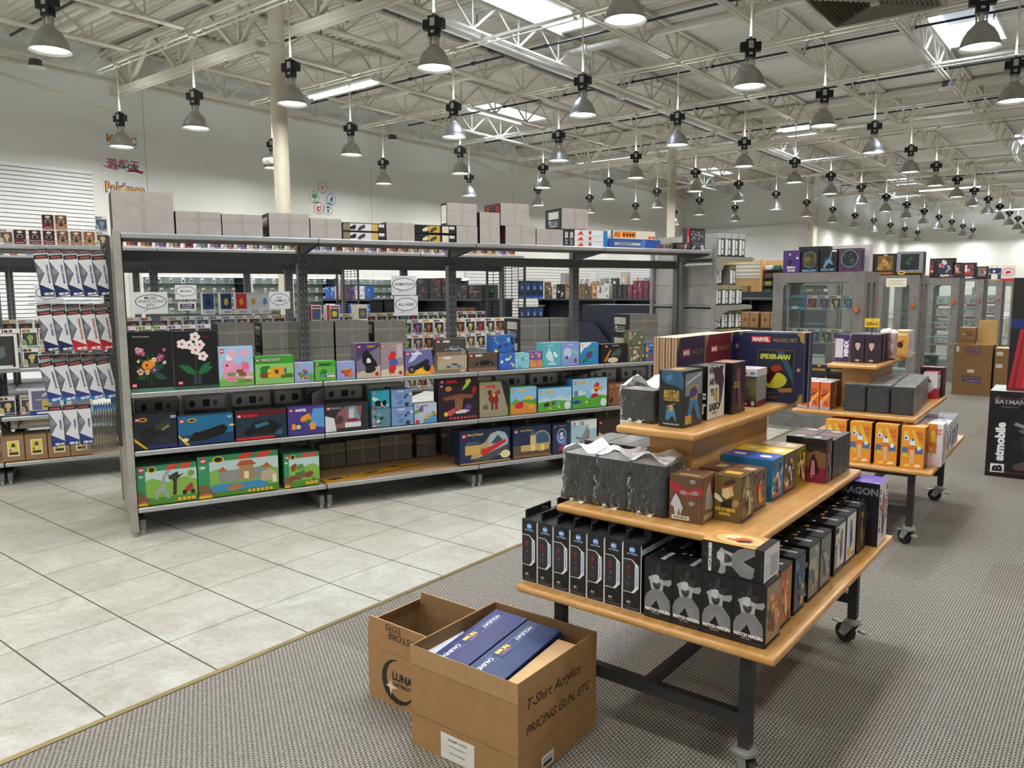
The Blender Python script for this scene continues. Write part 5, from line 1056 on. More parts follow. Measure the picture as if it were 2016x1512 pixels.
# window boxes with a hexagonal window and a hang tab
def dcbox():
    m = MB(); w_, d, h = .071, .2, .238
    m.box(-w_/2, w_/2, 0, d, 0, h, '#131417', 'print')
    fr = [('r', 0, 0, .025, 1, '#e6e6e6'), ('r', .965, 0, 1, .98, '#f2f2f2'), ('r', 0, 0, 1, .008, '#ddd'), ('e', .5, .9, .17, .05, '#2a84d4'), ('t', 'DC', .5, .9, .045, '#fff', .24, .06), ('t', 'MULTIVERSE', .5, .84, .022, '#c9d4e0', .78, .02),
          ('p', [(.05, .76), (.5, .76), (.86, .68), (.86, .35), (.6, .27), (.05, .27)], '#f0f0f2'), ('p', [(.05, .75), (.48, .75), (.66, .7), (.66, .34), (.5, .28), (.05, .28)], '#2c2a2e'),
          ('v', 'TWO-FACE AS BATMAN', .76, .52, .1, '#2a78c8', .3, .03), ('s', .32, .64, .11, .035, '#8c2a30', .3), ('s', .32, .585, .14, .03, '#6e2026', .6), ('s', .35, .5, .1, .03, '#5a5a60', .5), ('s', .3, .4, .14, .05, '#3f3d42', .8),
          ('p', [(.6, .26), (.8, .3), (.95, .17), (.8, .14)], '#202228'), ('t', 'DC', .35, .13, .035, '#ddd', .2, .05), ('r', .2, .085, .5, .09, '#888'), ('r', .12, .05, .9, .054, '#999'), ('r', .2, .03, .8, .034, '#777')]
    m.art((-w_/2, 0, 0), (1, 0, 0), (0, 0, 1), w_, h, fr)
    m.art((w_/2, 0, 0), (0, 1, 0), (0, 0, 1), d, h, [('r', .0, .84, 1, .92, '#c8d4e4'), ('t', 'TWO-FACE AS BATMAN', .5, .88, .04, '#3a78c0', .8, .02), ('r', .06, .2, .94, .8, '#5a1c2a'), ('s', .4, .5, .2, .2, '#2c3c44', .3), ('s', .7, .5, .15, .2, '#2a6a74', .3)])
    m.art((-w_/2, 0, h), (1, 0, 0), (0, 1, 0), w_, d, [('p', [(.1, .05), (.9, .05), (.7, .5), (.1, .5)], '#26282c'), ('r', .3, .6, .7, .62, '#bbb')])
    a = m.mesh('window_box')
    m = MB(); m.box(-w_/2+.002, -w_/2+.008, .02, d-.02, h, h+.03, '#17181b', 'print'); m.box(.0, .028, d*.4, d*.4+.004, h, h+.035, '#17181b', 'print')
    b = m.mesh('hang_tab')
    return a, b
da, db = dcbox()
for r in range(2):
    for k in range(7):
        t = thing('tall_figure_box', 'tall narrow black window box with white edging, %s from left, %s row' % (nth(k), ['front', 'rear'][r]), 'window box', (-1.68+.0722*k, 2.224+.205*r, .5015), random.Random(k+r*9).uniform(-.02, .02), 'tall black window boxes on the lower tier')
        for me, n in ((da, 'carton'), (db, 'hang_tab')):
            o = bpy.data.objects.new(n, me); C.objects.link(o); o.parent = t
# black boxes with grey artwork (an anonymous grey swirl of cloth)
def greyart():
    return [('s', .5, .72, .3, .14, '#2a2a2d', .2), ('p', [(.2, .8), (.35, .74), (.28, .86)], '#303034'), ('p', [(.6, .78), (.85, .82), (.66, .7)], '#303034'), ('p', [(.4, .8), (.52, .94), (.56, .78)], '#303034'),
            ('p', [(.12, .66), (.3, .62), (.62, .6), (.9, .6), (.98, .66), (.95, .72), (.7, .68), (.3, .74)], '#9b9b9e'), ('p', [(.16, .7), (.7, .68), (.66, .46), (.28, .44)], '#aeaeb2'),
            ('p', [(.3, .64), (.6, .62), (.55, .52), (.44, .48), (.36, .52)], '#48484c'), ('p', [(.02, .22), (.26, .46), (.66, .46), (.86, .3), (.8, .16), (.6, .14), (.45, .32), (.2, .14), (.02, .14)], '#87878b'), ('p', [(.5, .42), (.62, .45), (.8, .3), (.7, .28)], '#9d9da1'),
            ('p', [(.02, .3), (.1, .4), (.3, .5), (.68, .5), (.92, .36), (.95, .2), (.82, .14), (.7, .3), (.48, .4), (.25, .28), (.14, .14), (.02, .14)], '#7f7f83'), ('s', .42, .68, .17, .08, '#c6c6c9', .35), ('p', [(.28, .6), (.36, .53), (.5, .52), (.6, .58), (.5, .555), (.38, .56)], '#2c2c30'), ('s', .5, .85, .26, .05, '#333337', .8), ('r', 0, 0, 1, .115, '#0d0d0f'), ('t', 'MATCH MAKERS', .5, .145, .058, '#fff', .9, .05), ('t', 'SON GOKU', .42, .09, .022, '#bbb', .3, .03), ('r', .1, .035, .9, .04, '#555')]
WARM = ['#a08a68', '#e0a860', '#8a3c20', '#e8c890', '#5a4a3c', '#c85a34']
def sideart(cols, seed, edge='#17181b', n=14, txt=None):
    q = [('r', .05, .05, .95, .95, cols[0])]+scene(cols, seed, n, .15, .85, .12, .88, .16)+[('s', .5, .5, .16, .3, cols[1], .4), ('s', .5, .35, .12, .25, cols[2 % len(cols)], .7)]+[('r', .02, .0, .98, .04, edge)]
    if txt: q += [('r', .06, .07, .6, .13, '#e8e4e0'), ('t', txt, .34, .1, .04, '#444', .5, .02)]
    return q
mmTop = [('s', .5, .55, .35, .3, '#202126', .3), ('w', 'BLOOD OF SAIYANS', .55, .45, .16, '#d8d8da', .6, .04), ('r', .8, .78, .95, .92, '#e0983c'), ('e', .1, .85, .06, .05, '#e8e8e8')]
def mm(side=None): return carton('m', .1015, .13, .2, '#101013', greyart(), side or sideart(WARM, 5), mmTop)
for k in range(4):
    onT(mm(), 'figure_carton', 'black box with grey artwork on the lower tier front, %s of four' % nth(k), 'box', -1.198+.1028*k, 2.222, .5, 0, 'black boxes with grey artwork', .1015)
for k in range(2):
    for r in range(1): onT(mm(), 'figure_carton', 'black box behind the front grey-artwork boxes, %s from left' % nth(k), 'box', -1.198+.1028*k, 2.36, .5, 0, 'black boxes behind the grey-artwork ones', .1015)
m = MB(); m.box(0, .2, 0, .13, 0, .101, '#101013', 'print', {3: '#ecebee', 1: '#d8a060'})
ga = greyart(); m.T = None
# artwork printed sideways on the lying box: the same shapes turned a quarter
def turned(pr):
    out = []
    for a in pr:
        if a[0] == 'p': out.append(('p', [(y, 1-x) for x, y in a[1]], a[2]))
        elif a[0] == 's': out.append(('s', a[2], 1-a[1], a[4], a[3], a[5], a[6]))
        elif a[0] == 'r': out.append(('r', a[2], 1-a[3], a[4], 1-a[1], a[5]))
        elif a[0] == 't' and a[4] > .05: out.append(('w', a[1], 1-a[3], .5, a[4]*1.0, a[5], .9, .05))
    return out
def flipx(pr):
    out = []
    for a in pr:
        if a[0] == 'p': out.append(('p', [(1-x, y) for x, y in a[1]][::-1], a[2]))
        elif a[0] == 's': out.append(('s', 1-a[1], a[2], a[3], a[4], a[5], a[6]))
        elif a[0] == 'r': out.append(('r', 1-a[3], a[2], 1-a[1], a[4], a[5]))
        elif a[0] == 'w': out.append(('w', a[1], 1-a[2], a[3], a[4], a[5], a[6], a[7]))
    return out
m.art((0, 0, 0), (1, 0, 0), (0, 0, 1), .2, .101, flipx(turned(ga)))
m.art((0, 0, .101), (1, 0, 0), (0, 1, 0), .2, .13, [('e', .5, .5, .42, .42, '#e8c080'), ('o', .5, .5, .44, .44, .1, '#c88a3c'), ('s', .5, .5, .3, .2, '#d8602c', .3), ('s', .35, .6, .14, .2, '#f0d8b8', .6), ('s', .6, .4, .14, .14, '#3a2a28', .2), ('r', .85, 0, 1, 1, '#1b1b1f')])
m.art((.2, 0, 0), (0, 1, 0), (0, 0, 1), .13, .101, [('r', .4, .1, .92, .7, '#b9b9bd'), ('r', .08, .75, .7, .77, '#999'), ('r', .08, .5, .32, .52, '#999'), ('r', .08, .42, .32, .44, '#999'), ('r', .08, .34, .3, .36, '#999'), ('r', .08, .2, .28, .22, '#999')])
o = m.build('figure_carton'); o.location = (-.998, 2.222, .7035); tag(o, 'black grey-artwork box lying on its side on top of the others', 'box')
# long run along the right edge of the lower tier: front column faces right (+x)
GOLD = ['#4a5a78', '#b8a070', '#8a9ab0', '#d0c8a0', '#6a5a40']
runs = [ # y0, width along y, height, base, side artwork seeds/palettes, label
 (2.372, .118, .2, '#121316', sideart(['#b06a34', '#e0702c', '#f0d0a0', '#5a3020', '#e8b060'], 11), 'black figure box with an orange-clad shape on a warm ground'),
 (2.515, .11, .2, '#121316', sideart(['#244058', '#4a7a9a', '#16283c', '#d8a86a', '#2c5470'], 12), 'black figure box with a blue shape under film'),
 (2.66, .125, .2, '#121316', sideart(['#8a8a80', '#c8c0a8', '#5a6a80', '#b8a888'], 13), 'black figure box with pale grey-gold side'),
 (2.79, .13, .2, '#16171a', sideart(['#7a7c78', '#b8b0a0', '#4c6484', '#9c948a'], 14), 'black figure box with grey-blue side and gold trim'),
 (2.966, .145, .2, '#17181b', [('r', .06, .12, .94, .94, '#e9e6e6'), ('r', .06, .8, .35, .92, '#2c2c30'), ('s', .6, .5, .18, .3, '#4a4a90', .3), ('s', .6, .75, .14, .1, '#2c8a4a', .5), ('s', .35, .65, .12, .1, '#d8c030', .2), ('w', 'BLOODLINES', .16, .35, .14, '#1c1c20', .5, .05), ('r', .06, .04, .7, .05, '#aaa')], 'white-sided black box with bold upright lettering'),
 (3.117, .145, .2, '#17181b', [('r', .06, .08, .94, .97, '#efecec'), ('s', .5, .55, .2, .3, '#3c4a90', .3), ('s', .45, .8, .14, .1, '#2c8a4a', .6), ('s', .3, .25, .12, .2, '#d8c030', .2), ('s', .75, .88, .1, .06, '#e8d8c8', .2), ('r', .6, .12, .85, .17, '#c83c3c')], 'white-sided black box with blue and green splash'),
 (3.28, .13, .2, '#141417', sideart(['#2a2420', '#7a5a30', '#b08848', '#4a3a28'], 15), 'black box with dark bronze side beside the purple boxes')]
for i, (y0, wy, h, base, sa, lab) in enumerate(runs):
    for c in range(2):
        m = carton('r', wy-.003, .098, h, base, sa if c == 0 else [('r', .1, .1, .9, .9, '#2a2b30')], left=greyart() if i == 2 else [('r', .1, .05, .9, .95, '#1d1e22')], top=mmTop, topc='#121316')
        x = -.80-.102*c - (.0 if i else 0)
        onT(m, 'figure_carton', '%s%s' % (lab, ['', ', second column in', ', third column in'][c]), 'box', x, y0, .5, PI/2, 'black figure boxes along the right edge' , wy-.003)
for c in range(2):
    m = carton('p', .15, .185, .27, '#efe6ea', [('s', .5, .5, .2, .42, '#1c1c24', .3), ('s', .5, .62, .3, .12, '#b83c48', .2), ('s', .55, .3, .16, .2, '#2c2430', .6)]+[('t', ch, .14, .86-.12*k, .09, '#5a1c34', .2, .05) for k, ch in enumerate('ORBSSH')]+[('t', ch, .84, .88-.12*k, .1, '#4a2060', .2, .05) for k, ch in enumerate('OLRRD')],
               left=[('r', 0, 0, 1, 1, '#1a1c26'), ('t', 'DRAGON', .5, .86, .12, '#8a8e98', .94, .04), ('t', 'BALL', .5, .68, .12, '#6a6e78', .94, .04), ('t', 'SUPER', .5, .5, .12, '#4c5058', .94, .04), ('t', 'HERO', .5, .32, .12, '#33363e', .94, .04)],
               top=[('e', .08, .08, .04, .05, '#e8e8f0'), ('e', .92, .9, .04, .05, '#e8e8f0'), ('e', .08, .92, .04, .05, '#e8e8f0'), ('r', .7, .5, .72, .8, '#d8d0f0')], topc='#5a34a0', leftc='#1a1c26')
    onT(m, 'figure_carton', ['tall purple-topped box with DRAGON lettering at the table corner', 'purple-topped DRAGON box half hidden behind its twin'][c], 'box', -.757-.19*c, 3.437, .5, PI/2, None, .15)
for k in range(3):
    for r in range(2):
        m = carton('r', .12, .13, .2, '#121316', top=mmTop, topc='#121316'); onT(m, 'figure_carton', 'black box deep on the lower tier under the middle shelf, %s row, %s along' % (nth(k), nth(r)), 'box', -1.69+.125*r, 2.75+.14*k, .5, 0, 'black boxes deep on the lower tier', .12)
# ---- middle tier
def wrap(parent, w_, d, h, seed, top=.03, tail=True):
    """loose clear bag around a box: crumpled skin with a bunched top"""
    q = random.Random(seed); nx, ny, nz_ = 7, 5, 8
    bm = bmesh.new(); bmesh.ops.create_cube(bm, size=1); bmesh.ops.subdivide_edges(bm, edges=list(bm.edges), cuts=6, use_grid_fill=True)
    ph = [q.uniform(0, 6) for _ in range(6)]
    for v in bm.verts:
        x, y, z = v.co
        ox, oy = x*(w_+.008), (y+.5)*(d+.008)-.004
        k = .0035*(math.sin(9*x+13*z+ph[0])+math.sin(17*z+7*y+ph[1]))
        if abs(x) > .49: ox += math.copysign(abs(k)+.001, x)
        if abs(y) > .49: oy += math.copysign(abs(k)+.001, y)
        oz = (z+.5)*(h+.004)
        if z > .49: oz += .004+top*max(0, .5+.5*math.sin(6*x+5*y+ph[2]))*(1-abs(x)*1.2)+q.uniform(0, .006)
        if z < -.49: oz = .0015
        v.co = (ox, oy, oz)
    bm.verts.index_update()
    m = MB(); V = [tuple(v.co) for v in bm.verts]
    tf = [tuple(v.index for v in f.verts) for f in bm.faces if min(v.co.z for v in f.verts) > h*.97]
    sf = [tuple(v.index for v in f.verts) for f in bm.faces if not min(v.co.z for v in f.verts) > h*.97]
    m.add(V, sf, '#f0f2f2', 'wrap', True); m.add(V, tf, '#f0f2f2', 'wraptop', True); bm.free()
    if tail:
        P_ = []
        for i in range(7):
            a = i/6; P_ += [(-w_*.3+a*w_*.55, -.006-.006*math.sin(a*9), .01+.005*math.sin(a*14)), (-w_*.22+a*w_*.35, -.026-.006*math.sin(a*9), -.012-.012*math.sin(a*3.1))]
        m.add(P_, [(2*i, 2*i+2, 2*i+3, 2*i+1) for i in range(6)], '#f0f2f2', 'wrap', True)
    return m.build('plastic_bag', parent)
def bagged(x, y, z, rz, w_, d, h, base, label, seed, art=(), top=.03, tail=True, group=None, topc='#e6e4df'):
    t = thing('bagged_box', label, 'box', (x+w_/2*math.cos(rz), y+w_/2*math.sin(rz), z+.0015), rz, group)
    carton('b', w_, d, h, base, art, topc=topc).build('carton', t); wrap(t, w_, d, h, seed, top, tail); return t
ga_ = [('p', [(.0, .93+.0*k), (.05, 1), (.1, 1), (.0, .88)], '#2c3034') for k in range(1)]+[('p', [(.08*k, .88), (.08*k+.05, .96), (.08*k+.08, .96), (.08*k+.03, .88)], '#30353a') for k in range(12)]+[('e', .62, .08, .012, .008, '#101214')]
for k in range(3):
    bagged(-1.618+.142*k, 2.365, .8, .0, .132, .125, .178, '#3a4046', 'grey box in a loose clear bag on the middle tier, %s of three' % nth(k), 5+k, ga_, .035, True, 'bagged grey boxes')
for k in range(3):
    m = carton('x', .087, .2, .2, '#17181b', topc='#1c1d20'); onT(m, 'figure_carton', 'plain black box behind the bagged boxes under the upper shelf, %s from left' % nth(k), 'box', -1.632+.09*k, 2.52, .8, 0, 'plain black boxes on the middle tier', .087)
wood = [('r', 0, 0, 1, 1, '#6a4a34')]+[('r', .12*k, 0, .12*k+.012, 1, '#4a3222') for k in range(1, 9)]
op = wood+[('p', [(0, .88), (.5, .72), (1, .8), (1, .62), (.45, .55), (0, .7)], '#a8282c'), ('e', .42, .64, .1, .05, '#8c8e92'), ('e', .78, .66, .1, .05, '#8c8e92'), ('r', .42, .62, .78, .65, '#8c8e92'), ('e', .7, .9, .09, .05, '#8c8e92'), ('e', .68, .42, .09, .05, '#8c8e92'),
     ('p', [(.12, .5), (.2, .6), (.3, .5), (.42, .3), (.34, .12), (.3, .3), (.26, .1), (.18, .1), (.14, .3), (.04, .34)], '#c4c6cc'), ('r', .08, .04, .62, .13, '#d9d4c4'), ('t', 'ONE PIECE', .35, .085, .05, '#222', .48, .03)]
opS = [('r', 0, 0, 1, 1, '#8a6a50'), ('p', [(.3, .75), (.5, .85), (.62, .6), (.9, .2), (.5, .25), (.2, .3)], '#b8babf'), ('s', .7, .7, .12, .18, '#a8282c', .3), ('r', .1, .06, .9, .18, '#c9b8a0')]
onT(carton('a', .118, .125, .158, '#5a3c2a', op, opS, [('r', .2, .1, .8, .3, '#b8a88a'), ('e', .2, .8, .06, .06, '#eee')], topc='#7a5840'), 'figure_carton', 'wood-print box with a red ribbon and ONE PIECE plate', 'box', -1.183, 2.362, .8, .05, None, .118)
aoh = [('r', 0, 0, 1, 1, '#6a5428'), ('s', .5, .68, .3, .2, '#d8b878', .3), ('s', .45, .62, .2, .15, '#e8cfa4', .7), ('s', .6, .86, .3, .1, '#3a2c18', .2), ('s', .12, .5, .12, .18, '#e8e0d0', .5), ('s', .5, .4, .3, .12, '#17120c', .4), ('s', .8, .42, .16, .12, '#a88a58', .6), ('p', [(.3, .7), (.8, .82), (.8, .86), (.3, .74)], '#a8442c'), ('t', 'AGE OF HEROES', .42, .26, .08, '#f0c840', .76, .04), ('t', '-HAWKS-', .4, .16, .07, '#f0c840', .45, .04)]
onT(carton('a', .094, .125, .158, '#4c3c1e', aoh, sideart(['#6a5a3c', '#d0c8a0', '#2c2418', '#a8945c'], 21), [('r', .2, .3, .8, .6, '#e0b040')], topc='#6a4c28'), 'figure_carton', 'olive gold box reading AGE OF HEROES with a blurred portrait splash', 'box', -1.062, 2.455, .8, .04, None, .094)
mid = [(2.6, .14, ['#6a4a38', '#c8443c', '#d8a04a', '#3c3a60'], '#5a3c2c', 'brown wood-print box with a red and orange shape'),
       (2.79, .125, ['#2c7aa8', '#e0e0e0', '#6a4a34', '#3c3c4a', '#d8a890'], '#1c3c84', 'blue-topped box with mixed figures and a red base tag'),
       (2.92, .13, ['#5a5a54', '#e0d8c8', '#7a2c34', '#d8c040', '#3a6a3c'], '#e0c020', 'yellow-topped box with mixed figures and a red base tag'),
       (3.055, .12, ['#8a7a2c', '#e8d8a0', '#3c2c18', '#f0d040'], '#8a6a38', 'gold-sided box with a yellow base strip')]
tops = ['#6a4434', '#3454b0', '#e8c428', '#9a7440']
for i, (y0, wy, pal, tc_, lab) in enumerate(mid):
    for c in range(2):
        m = carton('m', wy-.003, .098, .155 if i else .14, pal[0], sideart(pal, 30+i, '#c8a82c' if i == 3 else '#2a2a2e')+([('r', .1, .08, .7, .16, '#c8343c')] if i in (1, 2) else []), topc=tops[i], top=[('s', .5, .5, .25, .3, '#e8e8ea', .3)] if i in (1, 2) else [('r', .3, .2, .7, .6, '#c8b890')])
        onT(m, 'figure_carton', lab+['', ', inner column'][c], 'box', -.985-.1*c, y0, .8, PI/2, None, wy-.003)
nez = [('r', 0, 0, 1, 1, '#8a6248'), ('r', 0, .75, 1, 1, '#241c1e'), ('p', [(0, .75), (.3, .66), (.6, .74), (1, .68), (1, .8), (0, .82)], '#3a2a28'), ('r', 0, 0, 1, .34, '#8a1f42'), ('p', [(.3, .2), (.34, .5), (.42, .62), (.5, .62), (.62, .5), (.72, .24), (.5, .14)], '#2a1a22'), ('p', [(.36, .16), (.4, .5), (.52, .5), (.56, .16)], '#c88a94'), ('s', .47, .6, .07, .06, '#1c1418', .3), ('e', .42, .12, .04, .015, '#e8d0c8')]
onT(carton('n', .094, .08, .18, '#30181f', nez, sideart(['#4a3034', '#a87a74', '#1c1418', '#c8a090'], 41), [('s', .5, .5, .2, .2, '#e8e8e8', .4)], topc='#1a1a1d'), 'figure_carton', 'tall maroon box with a dark robed doll shape, right end of the middle tier', 'box', -1.003, 3.19, .8, .0, None, .094)
for r in range(3):
    for c in range(2):
        m = carton('q', .095, .08, .165, '#1c1a1c', top=[('s', .5, .5, .3, .25, ['#d8d8da', '#8a2c44', '#c8b88a'][r], .3)], topc=['#1b1b1e', '#5a1c30', '#1b1b1e'][r])
        onT(m, 'figure_carton', 'dark-topped box behind the maroon one, %s row back, %s column' % (nth(r), ['right', 'left'][c]), 'box', -1.0-.1*c, 3.275+.083*r, .8, 0, 'dark boxes behind the maroon one', .095)
# ---- upper tier
bagged(-1.452, 2.5, 1.1, .0, .13, .1, .118, '#3a4046', 'small grey box under a bulging clear bag on the upper tier', 21, (), .05, True)
bl = [('r', 0, 0, 1, 1, '#15181c'), ('p', [(.1, 1), (.1, .84), (.3, .76), (.7, .74), (.95, .66), (1, .8), (.9, 1)], '#2c5878'), ('s', .4, .88, .2, .07, '#3c7aa0', .3), ('t', 'BATTLE', .5, .62, .065, '#d0a848', .62, .04), ('t', 'RECORD', .5, .55, .065, '#d0a848', .62, .04), ('t', 'COLLECTION', .5, .485, .05, '#d0a848', .62, .03), ('p', [(.3, .3), (.5, .4), (.64, .3), (.72, .08), (.55, .2), (.34, .1), (.26, .14)], '#3c7aa8'), ('s', .5, .34, .12, .07, '#c89a3c', .3), ('p', [(.3, .34), (.75, .44), (.3, .36)], '#bbb'), ('t', 'TRAFALGAR.LAW', .5, .05, .03, '#ddd', .7, .02)]
blS = [('r', 0, 0, 1, 1, '#23272e'), ('r', .05, .55, .95, .95, '#8a94a0'), ('p', [(.15, .1), (.3, .5), (.5, .5), (.7, .5), (.9, .1), (.75, .1), (.5, .38), (.3, .1)], '#3c82b8'), ('p', [(.3, .48), (.7, .48), (.75, .72), (.25, .72)], '#d0a038'), ('p', [(.1, .75), (.9, .9), (.9, .94), (.1, .79)], '#d8dce0'), ('s', .5, .6, .3, .12, '#4a3c78', .7), ('r', .05, .05, .4, .2, '#c8a040')]
onT(carton('b', .096, .15, .2, '#15181c', bl, blS, [('s', .4, .5, .3, .3, '#d8b060', .3)], topc='#4a4438'), 'figure_carton', 'black and blue box reading BATTLE RECORD COLLECTION, front of the upper tier', 'box', -1.287, 2.474, 1.1, .0, None, .096)
kg = [('r', 0, 0, 1, 1, '#e9e7e4'), ('t', 'KING OF', .5, .92, .13, '#141414', .92, .06), ('t', 'ARTIST', .42, .7, .13, '#141414', .8, .06), ('t', 'THE', .36, .5, .13, '#141414', .6, .06), ('t', 'SABO', .4, .22, .15, '#141414', .75, .06), ('p', [(.3, .95), (.8, .95), (.95, .7), (.8, .3), (.7, .15), (.65, .6), (.4, .7)], '#4a2c44'), ('s', .45, .45, .12, .2, '#c8a850', .4), ('t', 'THE SABO', .4, .1, .04, '#222', .7, .02)]
onT(carton('k', .155, .085, .2, '#141416', kg, [('r', .1, .1, .9, .9, '#222')], [('t', 'KOA', .5, .5, .2, '#ddd', .5)], left=[('r', 0, 0, 1, 1, '#131315'), ('t', 'F', .8, .4, .2, '#fff', .3, .05), ('t', 'T', .8, .2, .2, '#fff', .3, .05)], leftc='#131315'), 'figure_carton', 'black box whose white side reads KING OF ARTIST THE SABO', 'box', -1.197, 2.68, 1.1, PI/2, None, .155)
onT(carton('k', .13, .09, .2, '#2a1a24', sideart(['#2c1a28', '#5a2c44', '#8a3c54', '#1a1218'], 45)+[('t', 'BATTLE', .3, .6, .06, '#d0a848', .5, .04), ('t', 'RECORD', .3, .53, .06, '#d0a848', .5, .04)], topc='#9a6a5c', left=[('r', 0, 0, 1, 1, '#17141a')]), 'figure_carton', 'dark plum box with gold lettering behind the king box', 'box', -1.18, 2.87, 1.1, PI/2, None, .13)
t = thing('toy_figure_box', 'red and white window box with a small yellow toy inside, upper tier', 'window box', (-1.222, 3.112, 1.1015), .05)
m = MB(); a, d, h = .046, .13, .155
m.box(-a, a, 0, d, 0, .022, '#6a1420', 'print'); m.box(-a, a, 0, d, h-.03, h, '#efe6e6', 'print', {1: '#e8d8d8'}); m.box(-a, -a+.002, 0, d, .022, h-.03, '#e9dcdc', 'print'); m.box(-a, a, d-.002, d, .022, h-.03, '#8a2c2c', 'print')
m.art((-a, 0, 0), (1, 0, 0), (0, 0, 1), 2*a, h, [('r', 0, .14, .35, .8, '#ead6d6'), ('s', .18, .34, .2, .16, '#b84a28', .3), ('e', .18, .36, .1, .07, '#e0a040'), ('e', .35, .88, .2, .06, '#d84450'), ('r', .7, .86, .9, .92, '#4a9ad0'), ('t', 'POOKIE', .4, .06, .05, '#fff', .4, .04), ('e', .85, .08, .08, .07, '#f0f0f0')])
m.build('carton', t)
m = MB(); m.box(-a+.031, a, 0, .0008, .022, h-.03, '#fff', 'blister'); m.box(a-.0008, a, 0, d, .022, h-.03, '#fff', 'blister'); m.build('window', t)
m = MB(); m.ball((.01, .06, .045), .02, '#d8b82c', 'print', 12, 1.1); m.ball((.01, .055, .085), .026, '#e0c030', 'print', 14); m.ball((-.01, .058, .108), .009, '#c8a020', 'print', 8); m.ball((.03, .058, .108), .009, '#c8a020', 'print', 8); m.box(-.005, .025, .04, .075, .023, .03, '#c83030'); m.build('toy', t)
# big storybook-style sets
def book(cov, edge='#c9a888', th=.0125, title=True):
    m = MB(); L, h = .25, .297
    m.box(0, th, 0, L, 0, h, cov, 'print', {2: edge, 1: '#d8c0a8', 4: cov})
    m.art((0, 0, 0), (1, 0, 0), (0, 0, 1), th, h, [('r', 0, 0, .16, 1, '#7a5a44'), ('r', .45, 0, .52, 1, '#a88468'), ('r', .84, 0, 1, 1, '#7a5a44')])
    if title:
        m.art((th, 0, 0), (0, 1, 0), (0, 0, 1), L, h, [('p', [(0, 1), (.12, 1), (.06, .94), (.04, .86), (0, .84)], '#b08c4c'), ('r', .2, .74, .46, .84, '#d02a38'), ('t', 'MARVEL', .33, .79, .06, '#fff', .22, .05), ('t', 'MAGIC SET', .72, .79, .06, '#8a6c3c', .44, .03)])
    return m.mesh('book_set')
b1 = book('#3a2850'); b2 = book('#6a1824'); b3 = book('#1c2a5c')
for (me, nm, x0, n, y0) in ((b1, 'purple', -1.357, 8, 2.748), (b2, 'dark red', -1.352, 8, 3.003)):
    for k in range(n):
        o = bpy.data.objects.new('book_set', me); C.objects.link(o); o.location = (x0-.0128*k-.0125, y0+(.002*(k % 2)), 1.1015)
        tag(o, '%s book-shaped set standing on the upper tier, %s from the right' % (nm, nth(k)), 'book set', '%s book-shaped sets' % nm)
for k in range(3):
    o = bpy.data.objects.new('book_set', b3); C.objects.link(o); o.location = (-1.352-.0128*k-.0125, 3.258+(.002*(k % 2)), 1.1015)
    tag(o, 'dark blue book-shaped set behind the large framed one, %s from the right' % nth(k), 'book set', 'dark blue book-shaped sets')
cvr = [('r', .3, .2, .86, .76, '#6a5634'), ('r', .312, .212, .848, .748, '#101a22'), ('p', [(.32, .22), (.84, .22), (.84, .4), (.6, .74), (.4, .74), (.32, .5)], '#16283c'), ('p', [(.6, .74), (.7, .74), (.84, .46), (.84, .3)], '#2c5878'), ('e', .56, .32, .2, .12, '#d0cc3c'), ('p', [(.4, .3), (.5, .5), (.68, .52), (.74, .46), (.6, .42), (.5, .26)], '#4a1418'), ('s', .6, .5, .12, .06, '#a83420', .3), ('s', .52, .4, .08, .06, '#2a0c10', .6),
       ('t', 'SPIDER-MAN', .57, .66, .075, '#d8e04a', .46, .05, .15), ('r', .2, .86, .5, .95, '#d02a38'), ('t', 'MARVEL', .35, .905, .06, '#fff', .26, .05), ('t', 'MAGIC SET', .72, .9, .055, '#9a7a3c', .36, .03), ('t', 'FEATURING', .45, .13, .03, '#8a6c3c', .3, .01), ('t', 'SPIDER-MAN', .45, .07, .04, '#8a6c3c', .4, .01),
       ('p', [(1, 1), (.88, 1), (.93, .95), (.95, .88), (1, .86)], '#b08c4c'), ('p', [(1, 0), (.88, 0), (.93, .05), (.95, .12), (1, .14)], '#b08c4c'), ('e', .93, .48, .03, .025, '#c0a058'), ('p', [(.62, .2), (.84, .22), (.84, .16), (.66, .14)], '#a87c3c')]
t = thing('book_set', 'large dark blue book-shaped set with gold corners reading SPIDER-MAN, on the upper tier', 'book set', (-1.19, 3.30, 1.1015), .05)
carton('s', .28, .03, .297, '#1a264e', cvr, [('r', 0, .0, .12, 1, '#b08c4c'), ('r', .88, 0, 1, 1, '#7a6a50')], topc='#2c3a6a').build('case', t)
for x in (-.14, .125): m = MB(); m.box(x, x+.015, -.002, .032, .285, .299, '#b08c4c', 'alu'); m.build('gold_corner', t)
t2_ = thing('book_set', 'dark blue book-shaped set directly behind the SPIDER-MAN one', 'book set', (-1.185, 3.345, 1.1015), .05)
carton('s', .28, .06, .3, '#222f58', [], [('r', 0, 0, .1, 1, '#c9b89a')], topc='#c8a888').build('case', t2_)
